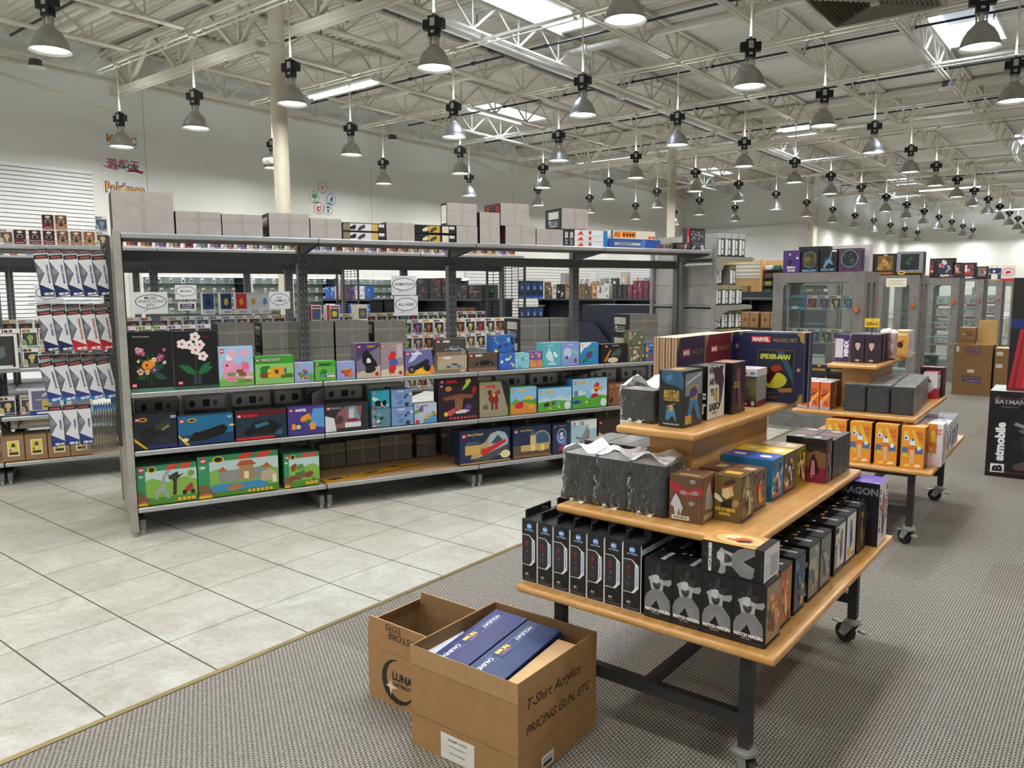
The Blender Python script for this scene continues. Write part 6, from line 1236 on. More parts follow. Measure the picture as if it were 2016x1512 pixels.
# ================================================================ second table goods
RZ2 = math.radians(1.7)
def T2p(x, y): return x, y
sm = [('r', .03, .02, .97, .97, '#e89a34'), ('r', .6, .6, .95, .92, '#e2862c'), ('t', 'SAILOR', .76, .84, .08, '#c8502c', .34, .04), ('t', 'MOON', .76, .73, .08, '#c8502c', .3, .04), ('s', .2, .82, .14, .1, '#e8c84a', .3), ('e', .22, .72, .12, .06, '#f0e8e4'), ('p', [(.42, .92), (.56, .92), (.95, .4), (.8, .3), (.6, .6), (.5, .8)], '#e8c040'), ('p', [(.38, .7), (.58, .7), (.62, .55), (.36, .55)], '#eef0f4'), ('p', [(.34, .56), (.64, .56), (.72, .44), (.3, .44)], '#e07828'), ('r', .42, .1, .48, .45, '#eec4a0'), ('r', .5, .12, .56, .45, '#eec4a0'), ('r', .05, .3, .3, .5, '#5a6a90'), ('r', .62, .36, .94, .5, '#5a6a90'), ('s', .2, .3, .14, .12, '#e0b83c', .5), ('s', .78, .5, .12, .06, '#e6ecf4', .3), ('e', .2, .72, .06, .03, '#3468b0'), ('e', .5, .69, .07, .025, '#3468b0'), ('s', .3, .06, .2, .05, '#f4c860', .3), ('s', .75, .07, .2, .05, '#f8e0b0', .7)]
for k in range(4):
    onT(carton('s', .128, .12, .255, '#e8a040', sm, sideart(['#8a4a28', '#3a2a20'], 3, n=4), [('r', .3, .3, .7, .6, '#f8e8d0')], topc='#f0b050', sidec='#5a3418'), 'doll_box', 'bright orange doll box on the lower tier of the far table, %s of four' % nth(k), 'doll box', -1.47+.1487*k, 5.115+.004*k, .5, RZ2*.3, 'bright orange doll boxes', .128)
    if k < 3: onT(carton('s', .128, .12, .255, '#e8a040', sm, topc='#d8a050'), 'doll_box', 'orange doll box in the second row of the far table, %s from left' % nth(k), 'doll box', -1.47+.1487*k, 5.25, .5, 0, 'orange doll boxes in the second row', .128)
onT(carton('s', .085, .13, .262, '#f0e8ea', [('r', .0, .3, .62, 1, '#e08a34')]+[('s', .35, .7, .25, .2, '#e8c84a', .3), ('p', [(.1, .56), (.6, .56), (.66, .44), (.06, .44)], '#e07828'), ('r', .2, .1, .27, .45, '#eec4a0'), ('r', .3, .1, .37, .45, '#eec4a0'), ('t', 'SAILOR', .72, .86, .06, '#c83c34', .4, .03), ('t', 'MOON', .72, .78, .06, '#c83c34', .35, .03), ('r', .1, .05, .9, .22, '#f4d8dc')], sideart(['#e8e0ee', '#c8a0c0', '#f0c0d0', '#e0b850'], 8), topc='#f0e0d8'), 'doll_box', 'white and orange doll box right of the four orange ones', 'doll box', -.908, 5.27, .5, 0, None, .085)
wp = [['#f2e4ec', '#e08aa8', '#e8c84a', '#c83c5a'], ['#eef0e8', '#e8c84a', '#7a9a5a', '#b83c4a'], ['#eef0f6', '#3c4a8a', '#c8a0c8', '#1c1c34'], ['#e4e8f2', '#283058', '#8a94b8', '#e8c850'], ['#eceef2', '#2a2c48', '#c8b0d0', '#707aa0']]
for i in range(7):
    for c in range(2):
        p_ = wp[min(4, i*5//7)]
        onT(carton('s', .112, .085, .2+.0*i, '#f0eef0', sideart(p_, 50+i, '#e0d8e0', 10), topc=p_[0] if i < 4 else '#3a3c54', top=[('s', .5, .5, .3, .3, p_[1], .3)]), 'doll_box', 'white-sided doll box along the right edge of the far table, %s, %s column' % (nth(i), ['outer', 'inner'][c]), 'doll box', -.855-.005*i-.09*c, 5.44+.118*i, .5, PI/2, 'white-sided doll boxes', .112)
for k in range(3):
    pr = [('r', 0, 0, 1, 1, '#d8682c'), ('p', [(0, .3), (1, .7), (1, .55), (0, .1)], '#f0a040'), ('e', .5, .66, .28, .08, '#8a2c24'), ('e', .5, .66, .2, .05, '#c85a44'), ('p', [(.1, .52), (.6, .6), (.6, .56), (.1, .46)], '#2c2428'), ('r', .1, .1, .3, .35, '#c8b0a0'), ('s', .6, .25, .2, .12, '#b8442c', .4), ('r', 0, 0, 1, .1, '#a8a0a8')]
    for r in range(2):
        onT(carton('o', .064, .12, .18, '#c8602c', pr, [('r', .6, .1, .9, .6, '#a8806a')], topc='#c9cdd0', sidec='#7a4a3a'), 'figure_carton', 'narrow orange box on the middle tier of the far table, %s from left, %s row' % (nth(k), nth(r)), 'box', -1.68+.07*k, 5.205+.13*r, .8, RZ2, 'narrow orange boxes', .064)
dk_ = [('r', .05, .06, .95, .95, '#2c3036')]+[('r', .06, .12+.15*k, .4, .125+.15*k, '#8a9094') for k in range(6)]+[('p', [(.5, .1), (.53, .9), (.56, .9), (.54, .1)], '#5a6066'), ('s', .7, .5, .2, .3, '#3c4046', .3), ('r', .04, .02, .96, .06, '#17181a')]
for k in range(3):
    for r in range(7 if k else 1):
        t = thing('bagged_box', 'dark box in glossy clear film, far table middle tier, %s column, %s row' % (nth(k), nth(r)), 'box', (-1.338+.139*k-.012*r, 5.25+.128*r+.01*k, .8015), RZ2, 'dark film-wrapped boxes')
        carton('d', .124, .112, .17, '#171a1e', dk_, dk_, topc='#2a2d32').build('carton', t)
        m = MB(); m.rbox(-.064, .064, -.002, .115, .0005, .178, .004, '#fff', 'wrap', 1); m.build('clear_film', t)
onT(carton('w', .09, .12, .19, '#e9e4e6', [('r', 0, 0, 1, .4, '#b83040'), ('s', .5, .5, .3, .3, '#d8d4d8', .3), ('s', .4, .7, .12, .12, '#2c2c34', .4)], [('r', 0, 0, 1, .4, '#b83040'), ('s', .5, .55, .3, .3, '#c8c4cc', .3), ('s', .5, .7, .15, .1, '#2c2c34', .5), ('r', 0, .9, 1, 1, '#b83040')], topc='#c8343c'), 'figure_carton', 'white and red box at the far right of the far table middle tier', 'box', -1.115, 6.2, .8, 0, None, .09)
for k in range(2):
    onT(carton('w', .12, .14, .26, '#17171a', [('r', .1, .82, .9, .92, '#2a2418'), ('t', 'BLACK SERIES', .5, .87, .05, '#e0b040', .7, .03), ('e', .5, .97, .1, .02, '#e0b040'), ('r', .85, .1, .95, .7, '#a8602c')]), 'figure_carton', 'tall black and gold box behind the narrow orange boxes, %s of two' % nth(k), 'box', -1.725+.125*k, 5.58, .8, 0, 'tall black and gold boxes', .12)
onT(carton('w', .12, .1, .07, '#d9dcdc', []), 'figure_carton', 'low pale grey box behind the narrow orange boxes', 'box', -1.7, 5.85, .8, 0, None, .12)
onT(carton('w', .15, .12, .215, '#2a1420', [], topc='#5a2430'), 'figure_carton', 'dark box with a maroon lid behind the film-wrapped boxes', 'box', -1.16, 6.2+.12, .8, 0, None, .15)
mxf = [('r', .03, .02, .97, .98, '#2c1c38'), ('r', .0, .0, 1, .03, '#120c18'), ('e', .5, .7, .3, .14, '#17121a'), ('e', .5, .62, .2, .14, '#caa79a'), ('p', [(.3, .8), (.7, .8), (.66, .7), (.34, .7)], '#17121a'), ('p', [(.3, .46), (.7, .46), (.85, .08), (.15, .08)], '#1b191c'), ('p', [(.4, .48), (.6, .48), (.5, .42)], '#e8e4e4'), ('e', .5, .08, .18, .035, '#caa79a')]
for k in range(2):
    for r in range(3):
        onT(carton('x', .08, .1, .187, '#2a1b36', mxf, sideart(['#2a1b36', '#6a6470', '#17121a', '#8a7a88'], 60+r, n=6), topc='#3a2a4a', left=[('r', 0, 0, 1, 1, '#b8b0c4')]), 'doll_box', 'dark purple doll box on the far table top tier, %s column, %s row' % (['left', 'right'][k], nth(r)), 'doll box', -1.423+.0855*k, 5.45+.115*r, 1.1, RZ2, 'dark purple doll boxes', .08)
onT(carton('x', .09, .1, .183, '#d0ccd8', [('r', 0, 0, 1, .15, '#3a2a5a'), ('r', 0, .85, 1, 1, '#3a2a5a'), ('r', .55, .05, 1, .95, '#3a2a5a'), ('w', 'MINIX', .77, .5, .34, '#e8e4f0', .86, .06)], topc='#4a3a6a'), 'doll_box', 'clear-sided purple box turned to read MINIX, left end of the top tier', 'doll box', -1.525, 5.45, 1.1, RZ2, None, .09)
onT(carton('x', .07, .06, .18, '#cfa8a0', sideart(['#d0a8a4', '#e8dcd8', '#7a4048'], 70, n=6), topc='#2a1b36'), 'doll_box', 'pink and maroon figure box near the fluffy white toy', 'doll box', -1.3, 5.8, 1.1, 0, None, .07)
m = MB()
q = random.Random(4)
for i in range(16): m.ball((q.uniform(-.03, .03), q.uniform(-.03, .03), .03+.16*q.random()), .022+.014*q.random(), '#f0ece8', 'cloth', 8)
m.ball((-.02, -.03, .02), .03, '#f0e6da', 'cloth', 8); m.ball((.03, -.03, .02), .028, '#f0e6da', 'cloth', 8)
o = m.build('plush_toy'); o.location = (-1.3, 5.93, 1.1); tag(o, 'fluffy white plush toy between the purple and tan boxes, top tier', 'plush toy')
for k in range(2):
    an = [('r', .03, .03, .97, .97, '#d0a050'), ('t', 'Basket', .55, .87, .09, '#f4ecd8', .8, .03), ('s', .4, .5, .3, .14, '#3c2a20', .3), ('s', .6, .62, .16, .06, '#c85a3c', .4), ('s', .5, .45, .14, .12, '#1c1c24', .6), ('r', .1, .1, .9, .3, '#d8b068')]
    onT(carton('x', .09, .1, .19, '#cfa458', an, [('r', 0, 0, 1, 1, '#e4e6ee'), ('s', .4, .5, .2, .3, '#8a8ea8', .3), ('s', .4, .8, .12, .1, '#5a5060', .3)], topc='#e8dcc0'), 'doll_box', 'tan story box at the right end of the far table top, %s' % ['front', 'rear'][k], 'doll box', -1.285-.01*k, 6.04+.115*k, 1.1, 0, 'tan story boxes', .09)
m = MB(); m.box(-.045, .045, 0, .002, 0, .058, '#e0b830', 'print'); m.box(-.003, .003, .002, .005, -.05, .02, '#444'); m.art((-.045, 0, 0), (1, 0, 0), (0, 0, 1), .09, .058, [('t', 'GEN-U', .5, .4, .4, '#3a2c10', .8, .03), ('e', .5, .82, .05, .06, '#7a5a1c')])
o = m.build('price_card'); o.location = (-1.3, 5.445, 1.295+.042); tag(o, 'small yellow price card standing above the dark purple doll boxes', 'sign')
for k in range(5):
    m = MB(); m.box(-.11, .11, -.08, .08, 0, .004, ['#cfd8e4', '#e9edf2', '#b8c8da', '#f2f2f4', '#dfe4ea'][k], 'print'); o = m.build('comic_bag'); o.location = (-1.34, 6.31, 1.1012+.0046*k); o.rotation_euler = (0, 0, .3+.12*k)
    tag(o, 'clear-bagged magazine in a loose pile behind the tan boxes, %s from the bottom' % nth(k), 'magazine', 'bagged magazines in a pile')
# ================================================================ foreground cartons
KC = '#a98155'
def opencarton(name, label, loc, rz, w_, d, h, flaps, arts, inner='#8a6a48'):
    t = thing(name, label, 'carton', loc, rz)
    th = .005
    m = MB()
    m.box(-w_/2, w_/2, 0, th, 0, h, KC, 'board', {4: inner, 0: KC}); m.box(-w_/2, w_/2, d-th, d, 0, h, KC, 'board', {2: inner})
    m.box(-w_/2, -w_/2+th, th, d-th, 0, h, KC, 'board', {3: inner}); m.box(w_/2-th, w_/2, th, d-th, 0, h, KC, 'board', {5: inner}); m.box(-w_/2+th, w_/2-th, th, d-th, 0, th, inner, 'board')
    for face, o_, ex, L in (('f', (-w_/2, 0, 0), (1, 0, 0), w_), ('r', (w_/2, 0, 0), (0, 1, 0), d)):
        if arts.get(face): m.art(o_, ex, (0, 0, 1), L, h, arts[face], 'board')
    m.build('box', t)
    for (x0, y0, x1, y1, hl, tilt) in flaps:
        m = MB(); dx, dy = x1-x0, y1-y0; L = math.hypot(dx, dy); nx, ny = dy/L, -dx/L
        s_ = .012
        P_ = [(x0, y0, h), (x1, y1, h), (x1-dx/L*s_+nx*tilt*hl, y1-dy/L*s_+ny*tilt*hl, h+hl*.98), (x0+dx/L*s_+nx*tilt*hl, y0+dy/L*s_+ny*tilt*hl, h+hl)]
        P2 = [(x-nx*.004, y-ny*.004, z) for x, y, z in P_]
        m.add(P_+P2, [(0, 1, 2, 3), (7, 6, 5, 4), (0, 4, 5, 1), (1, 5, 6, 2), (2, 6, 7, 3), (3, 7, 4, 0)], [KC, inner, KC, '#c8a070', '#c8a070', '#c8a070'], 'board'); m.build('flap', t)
    return t
fa = [('r', 0, .0, 1, .006, '#7a5c3a'), ('r', 0, .325, 1, .331, '#8a6a44'), ('r', .0, .86, 1, .99, '#ab8457')]
F1 = fa+[('r', .295, .015, .615, .265, '#eceae6'), ('t', 'KONAMI - OTS 22', .455, .215, .022, '#222', .24, .03), ('t', '3 Inner Boxes @ 100 ea', .455, .155, .02, '#333', .27, .01), ('t', '300 Total per Master', .455, .09, .02, '#333', .25, .01)]
R1 = fa+[('t', 'T-Shirt Acrylics', .44, .74, .13, '#221a16', .8, .004, .35), ('t', 'PRICING GUN, ETC', .5, .51, .1, '#221a16', .86, .004, .3), ('r', .27, .03, .42, .16, '#eceae6'), ('r', .29, .05, .4, .09, '#555'), ('r', .29, .11, .4, .12, '#777')]
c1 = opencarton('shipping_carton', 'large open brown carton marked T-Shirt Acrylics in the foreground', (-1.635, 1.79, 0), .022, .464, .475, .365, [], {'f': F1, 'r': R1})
for (x0, x1, y0, y1, z0, z1) in ((-.233, .233, -.0012, .0, .3, .368), (.232, .2332, .0, .475, .315, .368)):
    m = MB(); m.box(x0, x1, y0, y1, z0, z1, '#b59063', 'tape'); m.build('tape', c1)
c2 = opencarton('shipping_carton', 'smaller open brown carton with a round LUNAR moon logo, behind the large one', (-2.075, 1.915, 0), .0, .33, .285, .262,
    [(.165, .285, -.165, .285, .075, .05), (-.165, 0, .165, 0, .072, .02), (-.165, .285, -.165, 0, .05, -.25)],
    {'f': [('r', 0, .82, 1, .826, '#8a6a44'), ('e', .5, .40, .27, .34, '#2a2724'), ('e', .55, .44, .235, .3, KC), ('t', 'LUNAR', .62, .48, .13, '#2a2724', .42, .05), ('t', 'DISTRIBUTION', .63, .36, .06, '#2a2724', .42, .04), ('p', [(.3, .3), (.36, .33), (.38, .42), (.4, .33), (.5, .3), (.4, .27), (.38, .16), (.36, .27)], '#e8ddca')]})
m = MB(); m.T = Matrix.Translation((0, -.0012, .262)); m.art((-.165, 0, 0), (1, 0, 0), (0, 0, 1), .33, .072, [('u', 'TOYS', .45, .74, .34, '#2a221c', .26), ('u', 'IN-STORE', .62, .3, .38, '#2a221c', .66)], 'board', .003)
m.build('handwriting', c2)
m = MB(); m.box(-.05, .06, .06, .2, .006, .03, '#2c6a44', 'print'); m.box(-.01, .03, .08, .15, .03, .034, '#e8e8e8', 'print')
o = m.build('toy_packet'); o.location = (-2.0, 1.96, 0); tag(o, 'small green and white packet at the bottom of the smaller open carton', 'packet')
def calbox(k, x, y, z, rz, col):
    t = thing('calendar_box', 'dark blue holiday calendar box in the large carton, %s of two' % ['left', 'right'][k], 'box', (x, y, z), rz, 'dark blue calendar boxes'); t.rotation_euler = (.12, 0, rz)
    m = MB(); m.box(-.075, .075, 0, .4, -.25, 0, col, 'print', {1: col, 2: '#111a3c'})
    L = []
    m.art((-.075, 0, 0), (1, 0, 0), (0, 1, 0), .15, .38, [('r', .16, .3, .17, .97, '#8a94c0'), ('r', .38, .3, .39, .97, '#8a94c0'), ('v', 'HOLIDAY', .27, .83, .12, '#e8ecf8', .26, .03), ('v', 'CALENDAR', .27, .2, .12, '#e8ecf8', .3, .03), ('r', .1, .4, .46, .62, '#2a3a80'), ('r', .115, .408, .445, .612, col),
          ('v', 'Pokémon', .25, .51, .16, '#f0cc3c', .17, .06), ('v', 'TRADING', .37, .51, .05, '#d05a8a', .14, .03), ('o', .72, .93, .06, .03, .2, '#3a4a84'), ('o', .82, .9, .06, .03, .2, '#3a4a84')])
    m.build('carton', t); return t
calbox(0, -1.757, 1.83, .305, .03, '#232d6a')
calbox(1, -1.597, 1.822, .305, .03, '#1b3468')
m = MB(); m.box(-.048, .048, 0, .36, -.25, 0, '#a98155', 'board', {1: '#c9a274'}); m.art((-.048, 0, 0), (1, 0, 0), (0, 1, 0), .096, .36, [('r', .12, .04, .88, .96, '#d0aa7c')], 'board'); m.box(-.046, .0, -.002, .02, -.02, .001, '#e6e0d2', 'tape')
o = m.build('inner_carton'); o.location = (-1.466, 1.83, .3); o.rotation_euler = (.1, 0, .026); tag(o, 'plain flat brown carton tucked at the right inside the large carton', 'carton')
m = MB(); m.T = Matrix.Rotation(.3, 4, 'Y'); m.box(-.045, .045, 0, .2, -.02, -.016, '#dfe3ee', 'print'); o = m.build('paper_sheet'); o.location = (-1.845, 1.86, .325); tag(o, 'loose pale paper sheets at the left inside the large carton', 'paper')
# ================================================================ glass display cases
LC = '#7f7b78'
def case(name, label, x1, y0, wd=1.0, dp=.62, H=1.78, sign=None, grp='laminate glass display cases', yy=None):
    t = thing(name, label, 'display case', (x1, y0, 0), 0, grp)
    def frame(o_, ex, w_, th, st, nm, thick):
        """panel with a rounded window: ring of quads"""
        m = MB(); ex = Vector(ex); n_ = Vector((-ex.y, ex.x, 0))
        n = 24; inn = []; out = []
        a0, a1, b0, b1 = st, w_-st, .14, H-.115; r = .06
        for cx, cz, a in ((a1-r, b1-r, 0), (a0+r, b1-r, 1), (a0+r, b0+r, 2), (a1-r, b0+r, 3)):
            for i in range(7):
                ang = (a+i/6)*PI/2; inn.append((cx+r*math.cos(ang), cz+r*math.sin(ang)))
        oc = [(w_, H), (0, H), (0, 0), (w_, 0)]
        for k in range(2):
            pass
        P_ = []
        for (f) in (0, thick):
            for x, z in inn: P_.append(tuple(Vector(o_)+ex*x+n_*f+Vector((0, 0, z))))
            for x, z in oc: P_.append(tuple(Vector(o_)+ex*x+n_*f+Vector((0, 0, z))))
        N = len(inn); F = []
        for f in (0, 1):
            b = f*(N+4)
            for c in range(4):
                for i in range(6):
                    q = (b+c*7+i, b+c*7+i+1, b+N+c); F.append(q if f else q[::-1])
                j = (c*7+7) % N; q = (b+c*7+6, b+j, b+N+(c+1) % 4, b+N+c); F.append(q if f else q[::-1])
        for i in range(N): F.append((i, (i+1) % N, N+4+(i+1) % N, N+4+i))
        for i in range(4): F.append((N+i, N+4+N+i, N+4+N+(i+1) % 4, N+(i+1) % 4))
        m.add(P_, F, LC, 'laminate'); m.build(nm, t)
    frame((-wd, 0, 0), (1, 0, 0), wd, 0, .12, 'door', .03)
    frame((-wd, dp-.03, 0), (1, 0, 0), wd, 0, .12, 'back_frame', .03)
    for x in (-wd, -.03):
        for (ya, yb) in ((.03, .13), (.26, .36), (.49, dp-.03)):
            m = MB(); m.box(x, x+.03, ya, yb, .14, H-.12, LC, 'laminate'); m.build('side_stile', t)
        m = MB(); m.box(x, x+.03, .03, dp-.03, H-.12, H-.02, LC, 'laminate'); m.build('side_rail', t)
    m = MB(); m.box(-wd, 0, 0.03, dp-.03, H-.02, H, LC, 'laminate'); m.build('top', t)
    m = MB(); m.box(-wd+.02, -.02, .02, dp-.02, 0.01, .14, '#8d8a87', 'laminate'); m.build('base', t)
    for z in (.55, .98, 1.36) if y0 < 10 else (.45, .75, 1.0, 1.25):
        m = MB(); m.box(-wd+.04, -.04, .05, dp-.05, z-.008, z, '#fff', 'glass'); m.quad((-wd+.04, .0495, z-.008), (-.04, .0495, z-.008), (-.04, .0495, z), (-wd+.04, .0495, z), '#cfe8dc', 'glassedge'); m.build('glass_shelf', t)
    m = MB(); m.box(-wd+.11, -.11, .012, .016, .13, H-.11, '#fff', 'glass'); m.build('door_glass', t)
    lk = MB(); lk.rbox(-.085, -.045, -.03, -.01, 1.34, 1.4, .006, '#d8602c', 'paint', 2); 
    for i in range(8):
        a0, a1 = PI*i/8, PI*(i+1)/8
        lk.bar((-.065+.014*math.cos(a0), -.02, 1.41+.022*math.sin(a0)), (-.065+.014*math.cos(a1), -.02, 1.41+.022*math.sin(a1)), .005, .005, '#b8b8b8', 'steel')
    lk.box(-.08, -.076, -.022, -.018, 1.395, 1.41, '#b8b8b8', 'steel'); lk.box(-.054, -.05, -.022, -.018, 1.395, 1.41, '#b8b8b8', 'steel'); lk.build('padlock', t)
    if sign:
        m = MB(); m.box(-wd*.42, -wd*.16, -.006, -.002, H-.16, H-.04, sign, 'print'); m.art((-wd*.42, -.006, H-.16), (1, 0, 0), (0, 0, 1), wd*.26, .12, [('r', .1, .7, .9, .74, '#777'), ('r', .1, .5, .8, .54, '#777'), ('r', .1, .3, .85, .34, '#777')]); m.build('notice', t)
    return t
CS = [(9.02, None), (11.85, '#f0ead8'), (15.05, None), (17.9, '#dfeadd'), (20.8, None), (23.8, None)]
for i, (y, sg) in enumerate(CS):
    case('glass_display_case', 'grey laminate glass case with rounded window, %s in the line from the front' % nth(i), -2.25, y, 1.0 if i < 4 else 1.0, sign=sg)
for i, y in enumerate([13.6, 16.8]):
    case('glass_display_case', 'grey laminate glass case in the parallel line behind, %s from the front' % nth(i), -3.85, y, 1.0, grp='laminate cases in the line behind')
def onC(mb, name, label, x, y, w_, z=1.781, cat='figure box', group=None):
    o = mb.build(name); o.location = (x+w_/2, y, z+.001); return tag(o, label, cat, group)
def winbox(w_, h, d, base, win, cols, seed, extra=(), side=None):
    return carton('w', w_, d, h, base, [('r', .15, .22, .85, .9, win)]+scene(cols, seed, 9, .25, .75, .3, .8, .16)+list(extra), sidec=side or base, side=[('r', .2, .1, .8, .9, win)])
Y = 9.04; CW = 'on top of the first glass case'
onC(carton('a', .19, .15, .25, '#4a2c7a', [('s', .4, .55, .18, .24, '#1c1a22', .3), ('e', .4, .82, .07, .06, '#c8a094'), ('s', .4, .62, .12, .12, '#3a4a6a', .5), ('r', .78, .6, .9, .7, '#e8e8f0'), ('r', .78, .75, .9, .82, '#c83040'), ('t', 'JESSICA', .5, .22, .12, '#f0f0f4', .8, .05), ('t', 'JONES', .5, .08, .12, '#f0f0f4', .7, .05)]), 'figure_box', 'purple statue box reading JESSICA JONES on the first glass case', -3.15, Y, .19)
onC(winbox(.192, .25, .15, '#14181e', '#4c4420', ['#5a4a30', '#2c2a20', '#7a6a48'], 3, [('r', 0, 0, 1, .14, '#1c3c5a'), ('t', 'IRON FIST', .5, .07, .1, '#8ab8d8', .8, .03), ('o', .5, .56, .37, .37, .06, '#5a9ab0')]), 'figure_box', 'dark statue box with olive window reading IRON FIST', -2.945, Y, .192)
onC(carton('a', .188, .15, .25, '#12161c', [('s', .5, .5, .3, .3, '#26323c', .2), ('p', [(.2, .2), (.35, .5), (.55, .6), (.65, .95), (.7, .9), (.62, .55), (.8, .3), (.5, .4), (.3, .15)], '#6a90b8'), ('r', .7, .88, .95, .96, '#e8e8ec'), ('t', 'IRON FIST', .5, .1, .1, '#8ab8d8', .85, .03)]), 'figure_box', 'black statue box with a pale blue leaping shape reading IRON FIST', -2.74, Y, .188)
onC(winbox(.225, .252, .17, '#5a2c4c', '#1c2428', ['#2c3a3c', '#3c4c4c', '#101416'], 5, [('o', .5, .56, .4, .38, .07, '#6ab0c0'), ('t', 'JOHN WICK', .5, .1, .1, '#2c2c60', .8, .05)], '#4a3a74'), 'figure_box', 'maroon and violet window box reading JOHN WICK', -2.535, Y, .225)
for k, (x, w_) in enumerate([(-3.06, .34), (-2.68, .4)]):
    onC(carton('a', w_, .14, .3, ['#1c1c20', '#d8d0d4'][k], [('s', .5, .8, .3, .1, '#5a5a60', .3)]), 'figure_box', ['black statue box in the rear row on the first glass case', 'pale pink statue box in the rear row on the first case'][k], x, Y+.25, w_)
Y = 11.87
onC(winbox(.12, .3, .2, '#3a2430', '#8a5048', ['#a86a5a', '#5a3430'], 7), 'figure_box', 'narrow dark red window box at the left on the second case', -2.97, Y, .12)
onC(winbox(.28, .3, .2, '#211c1c', '#7a5a2c', ['#a87c3c', '#5a4020', '#c89a54'], 9, [('t', 'SANDMAN', .5, .1, .11, '#c8742c', .85, .05), ('t', 'AW', .5, .93, .07, '#ddd', .2, .04)]), 'figure_box', 'black window box reading SANDMAN in orange', -2.84, Y, .28)
onC(winbox(.33, .32, .2, '#8a8698', '#1c2624', ['#14201c', '#2c4038', '#3a5048'], 11, [('r', 0, 0, 1, .14, '#141418'), ('e', .2, .1, .15, .09, '#e0c02c'), ('p', [(.08, .11), (.14, .14), (.2, .12), (.26, .14), (.32, .11), (.24, .08), (.2, .05), (.16, .08)], '#16161a'), ('r', .35, .1, 1, .13, '#d0a82c')], '#6a5a50'), 'figure_box', 'large grey window box with a yellow oval bat emblem', -2.555, Y, .33)
for k, (y, items) in enumerate([(15.08, [(-2.72, .07, .33, 'narrow red window box beside the GI JOE box'), (-2.63, .29, .33, 'black window box reading GI JOE in white on the third case'), (-2.36, .12, .25, 'small dark red window box right of the GI JOE one')]), (17.93, [(-2.64, .23, .33, 'dark red window box on the fourth case, left'), (-2.4, .2, .25, 'grey window box on the fourth case, right')])]):
    for j, (x, w_, h, lab) in enumerate(items):
        onC(winbox(w_, h, .15, ['#1c1418', '#201820', '#2a1a24'][j], ['#7a2420', '#28344a', '#8a3c30', '#8a3830', '#6a7468'][k*3+j if k else j], ['#c8443c', '#a8a8b0', '#2c3c54', '#e0d8d0'], 20+k*5+j, [('t', 'GI JOE', .5, .1, .14, '#fff', .8, .06, .3), ('r', .72, .04, .86, .16, '#c83040'), ('r', .86, .04, .98, .16, '#2c5ab0')] if (k, j) in ((0, 1), (1, 0)) else []), 'figure_box', lab, x, y, w_)
onC(carton('a', .25, .16, .28, '#1c2c5a', [('p', [(0, .7), (.3, .55), (.5, .62), (.8, .5), (1, .65), (1, .5), (0, .5)], '#c8a83c'), ('r', .3, .05, .8, .5, '#e0e0e0'), ('e', .5, .75, .1, .09, '#d8e0e8'), ('r', 0, 0, 1, .1, '#c8a83c')]), 'gift_box', 'navy and gold box with a handle on the fifth case', -2.56, 20.85, .25, cat='box')
m = MB(); m.box(-.06, -.045, 0, .02, .28, .33, '#c8a83c'); m.box(.045, .06, 0, .02, .28, .33, '#c8a83c'); m.box(-.06, .06, 0, .02, .32, .335, '#c8a83c'); h_ = m.build('handle', bpy.data.objects['gift_box'])
onC(carton('a', .3, .05, .4, '#e8e0dc', [('e', .5, .6, .45, .25, '#c82c3c'), ('e', .5, .6, .4, .21, '#f0e8e4'), ('s', .5, .6, .3, .12, '#c82c3c', .3), ('r', 0, .0, 1, .2, '#c82c3c')]), 'sign_board', 'white board with a red oval logo on the sixth case', -2.62, 23.85, .3, cat='sign')
# goods inside the first case
def incase(y, z, xs, seed, lab, sc=1.0, gl='figure boxes inside the first glass case'):
    for i, x in enumerate(xs):
        o = bpy.data.objects.new('figure_box', PV[(i*3+seed) % 8]); C.objects.link(o); o.location = (x, y, z+.001); o.scale = (sc, sc, sc)
        tag(o, 'white window figure box %s, %s from left' % (lab, nth(i)), 'figure box', gl)
m = carton('a', .2, .12, .16, '#4a9ad0', [('r', .05, .2, .95, .82, '#3c5a6a')]+scene(['#8a4a3c', '#5a7a9a', '#c8c040', '#3a7a6a'], 3, 9, .1, .9, .3, .7, .14)+[('r', .0, .0, 1, .16, '#5ab0e4'), ('e', .4, .12, .2, .12, '#e8f4fa')], topc='#e8f0f4')
onC(m, 'figure_box', 'wide blue and white window box, left on the middle shelf of the first case', -3.1, 9.12, .2, z=1.362)
incase(9.12, 1.362, [-2.83, -2.7, -2.57, -2.44], 1, 'on the upper glass shelf of the first case')
incase(9.12, .982, [-3.05, -2.92, -2.79, -2.66, -2.53, -2.4], 4, 'on the middle glass shelf of the first case')
# things in the line behind, seen through the glass
for i, (x, z, w_, h, c1) in enumerate([(-5.4, 1.25, .14, .2, '#7a6a5a'), (-5.22, 1.25, .08, .2, '#e0dcd0'), (-5.1, 1.25, .22, .2, '#cfcabc'), (-4.86, 1.25, .12, .26, '#2a2028'), (-4.74, 1.25, .1, .24, '#34465a')]):
    onC(carton('a', w_, .15, h, c1, scene(['#c87a5a', '#2c2c34', '#e8e0d0', '#8a3c44'], 80+i, 6)), 'figure_box', 'box on the upper shelf of the parallel case, seen through glass, %s' % nth(i), x+.75, 13.75, w_, z=z+.001, group='boxes in the parallel line of cases')
for i in range(2):
    for k, z in enumerate((.45, .75, 1.0, 1.25)):
        for j in range(3):
            onC(carton('a', .22, .14, .2, '#e8e6ea', [('r', .0, .0, 1, .16, '#c83044')]+scene(['#4a7ab0', '#c8903c', '#8a94a4', '#e0d8d0'], 90+i+k*3+j, 6, .1, .9, .3, .8)), 'figure_box', 'white and red box inside the %s case, %s shelf up, %s' % (['fourth', 'fifth'][i], nth(k), nth(j)), -3.1+.27*j, [18.1, 21.0][i], .22, z=z+.001, group='white and red boxes in the far cases')
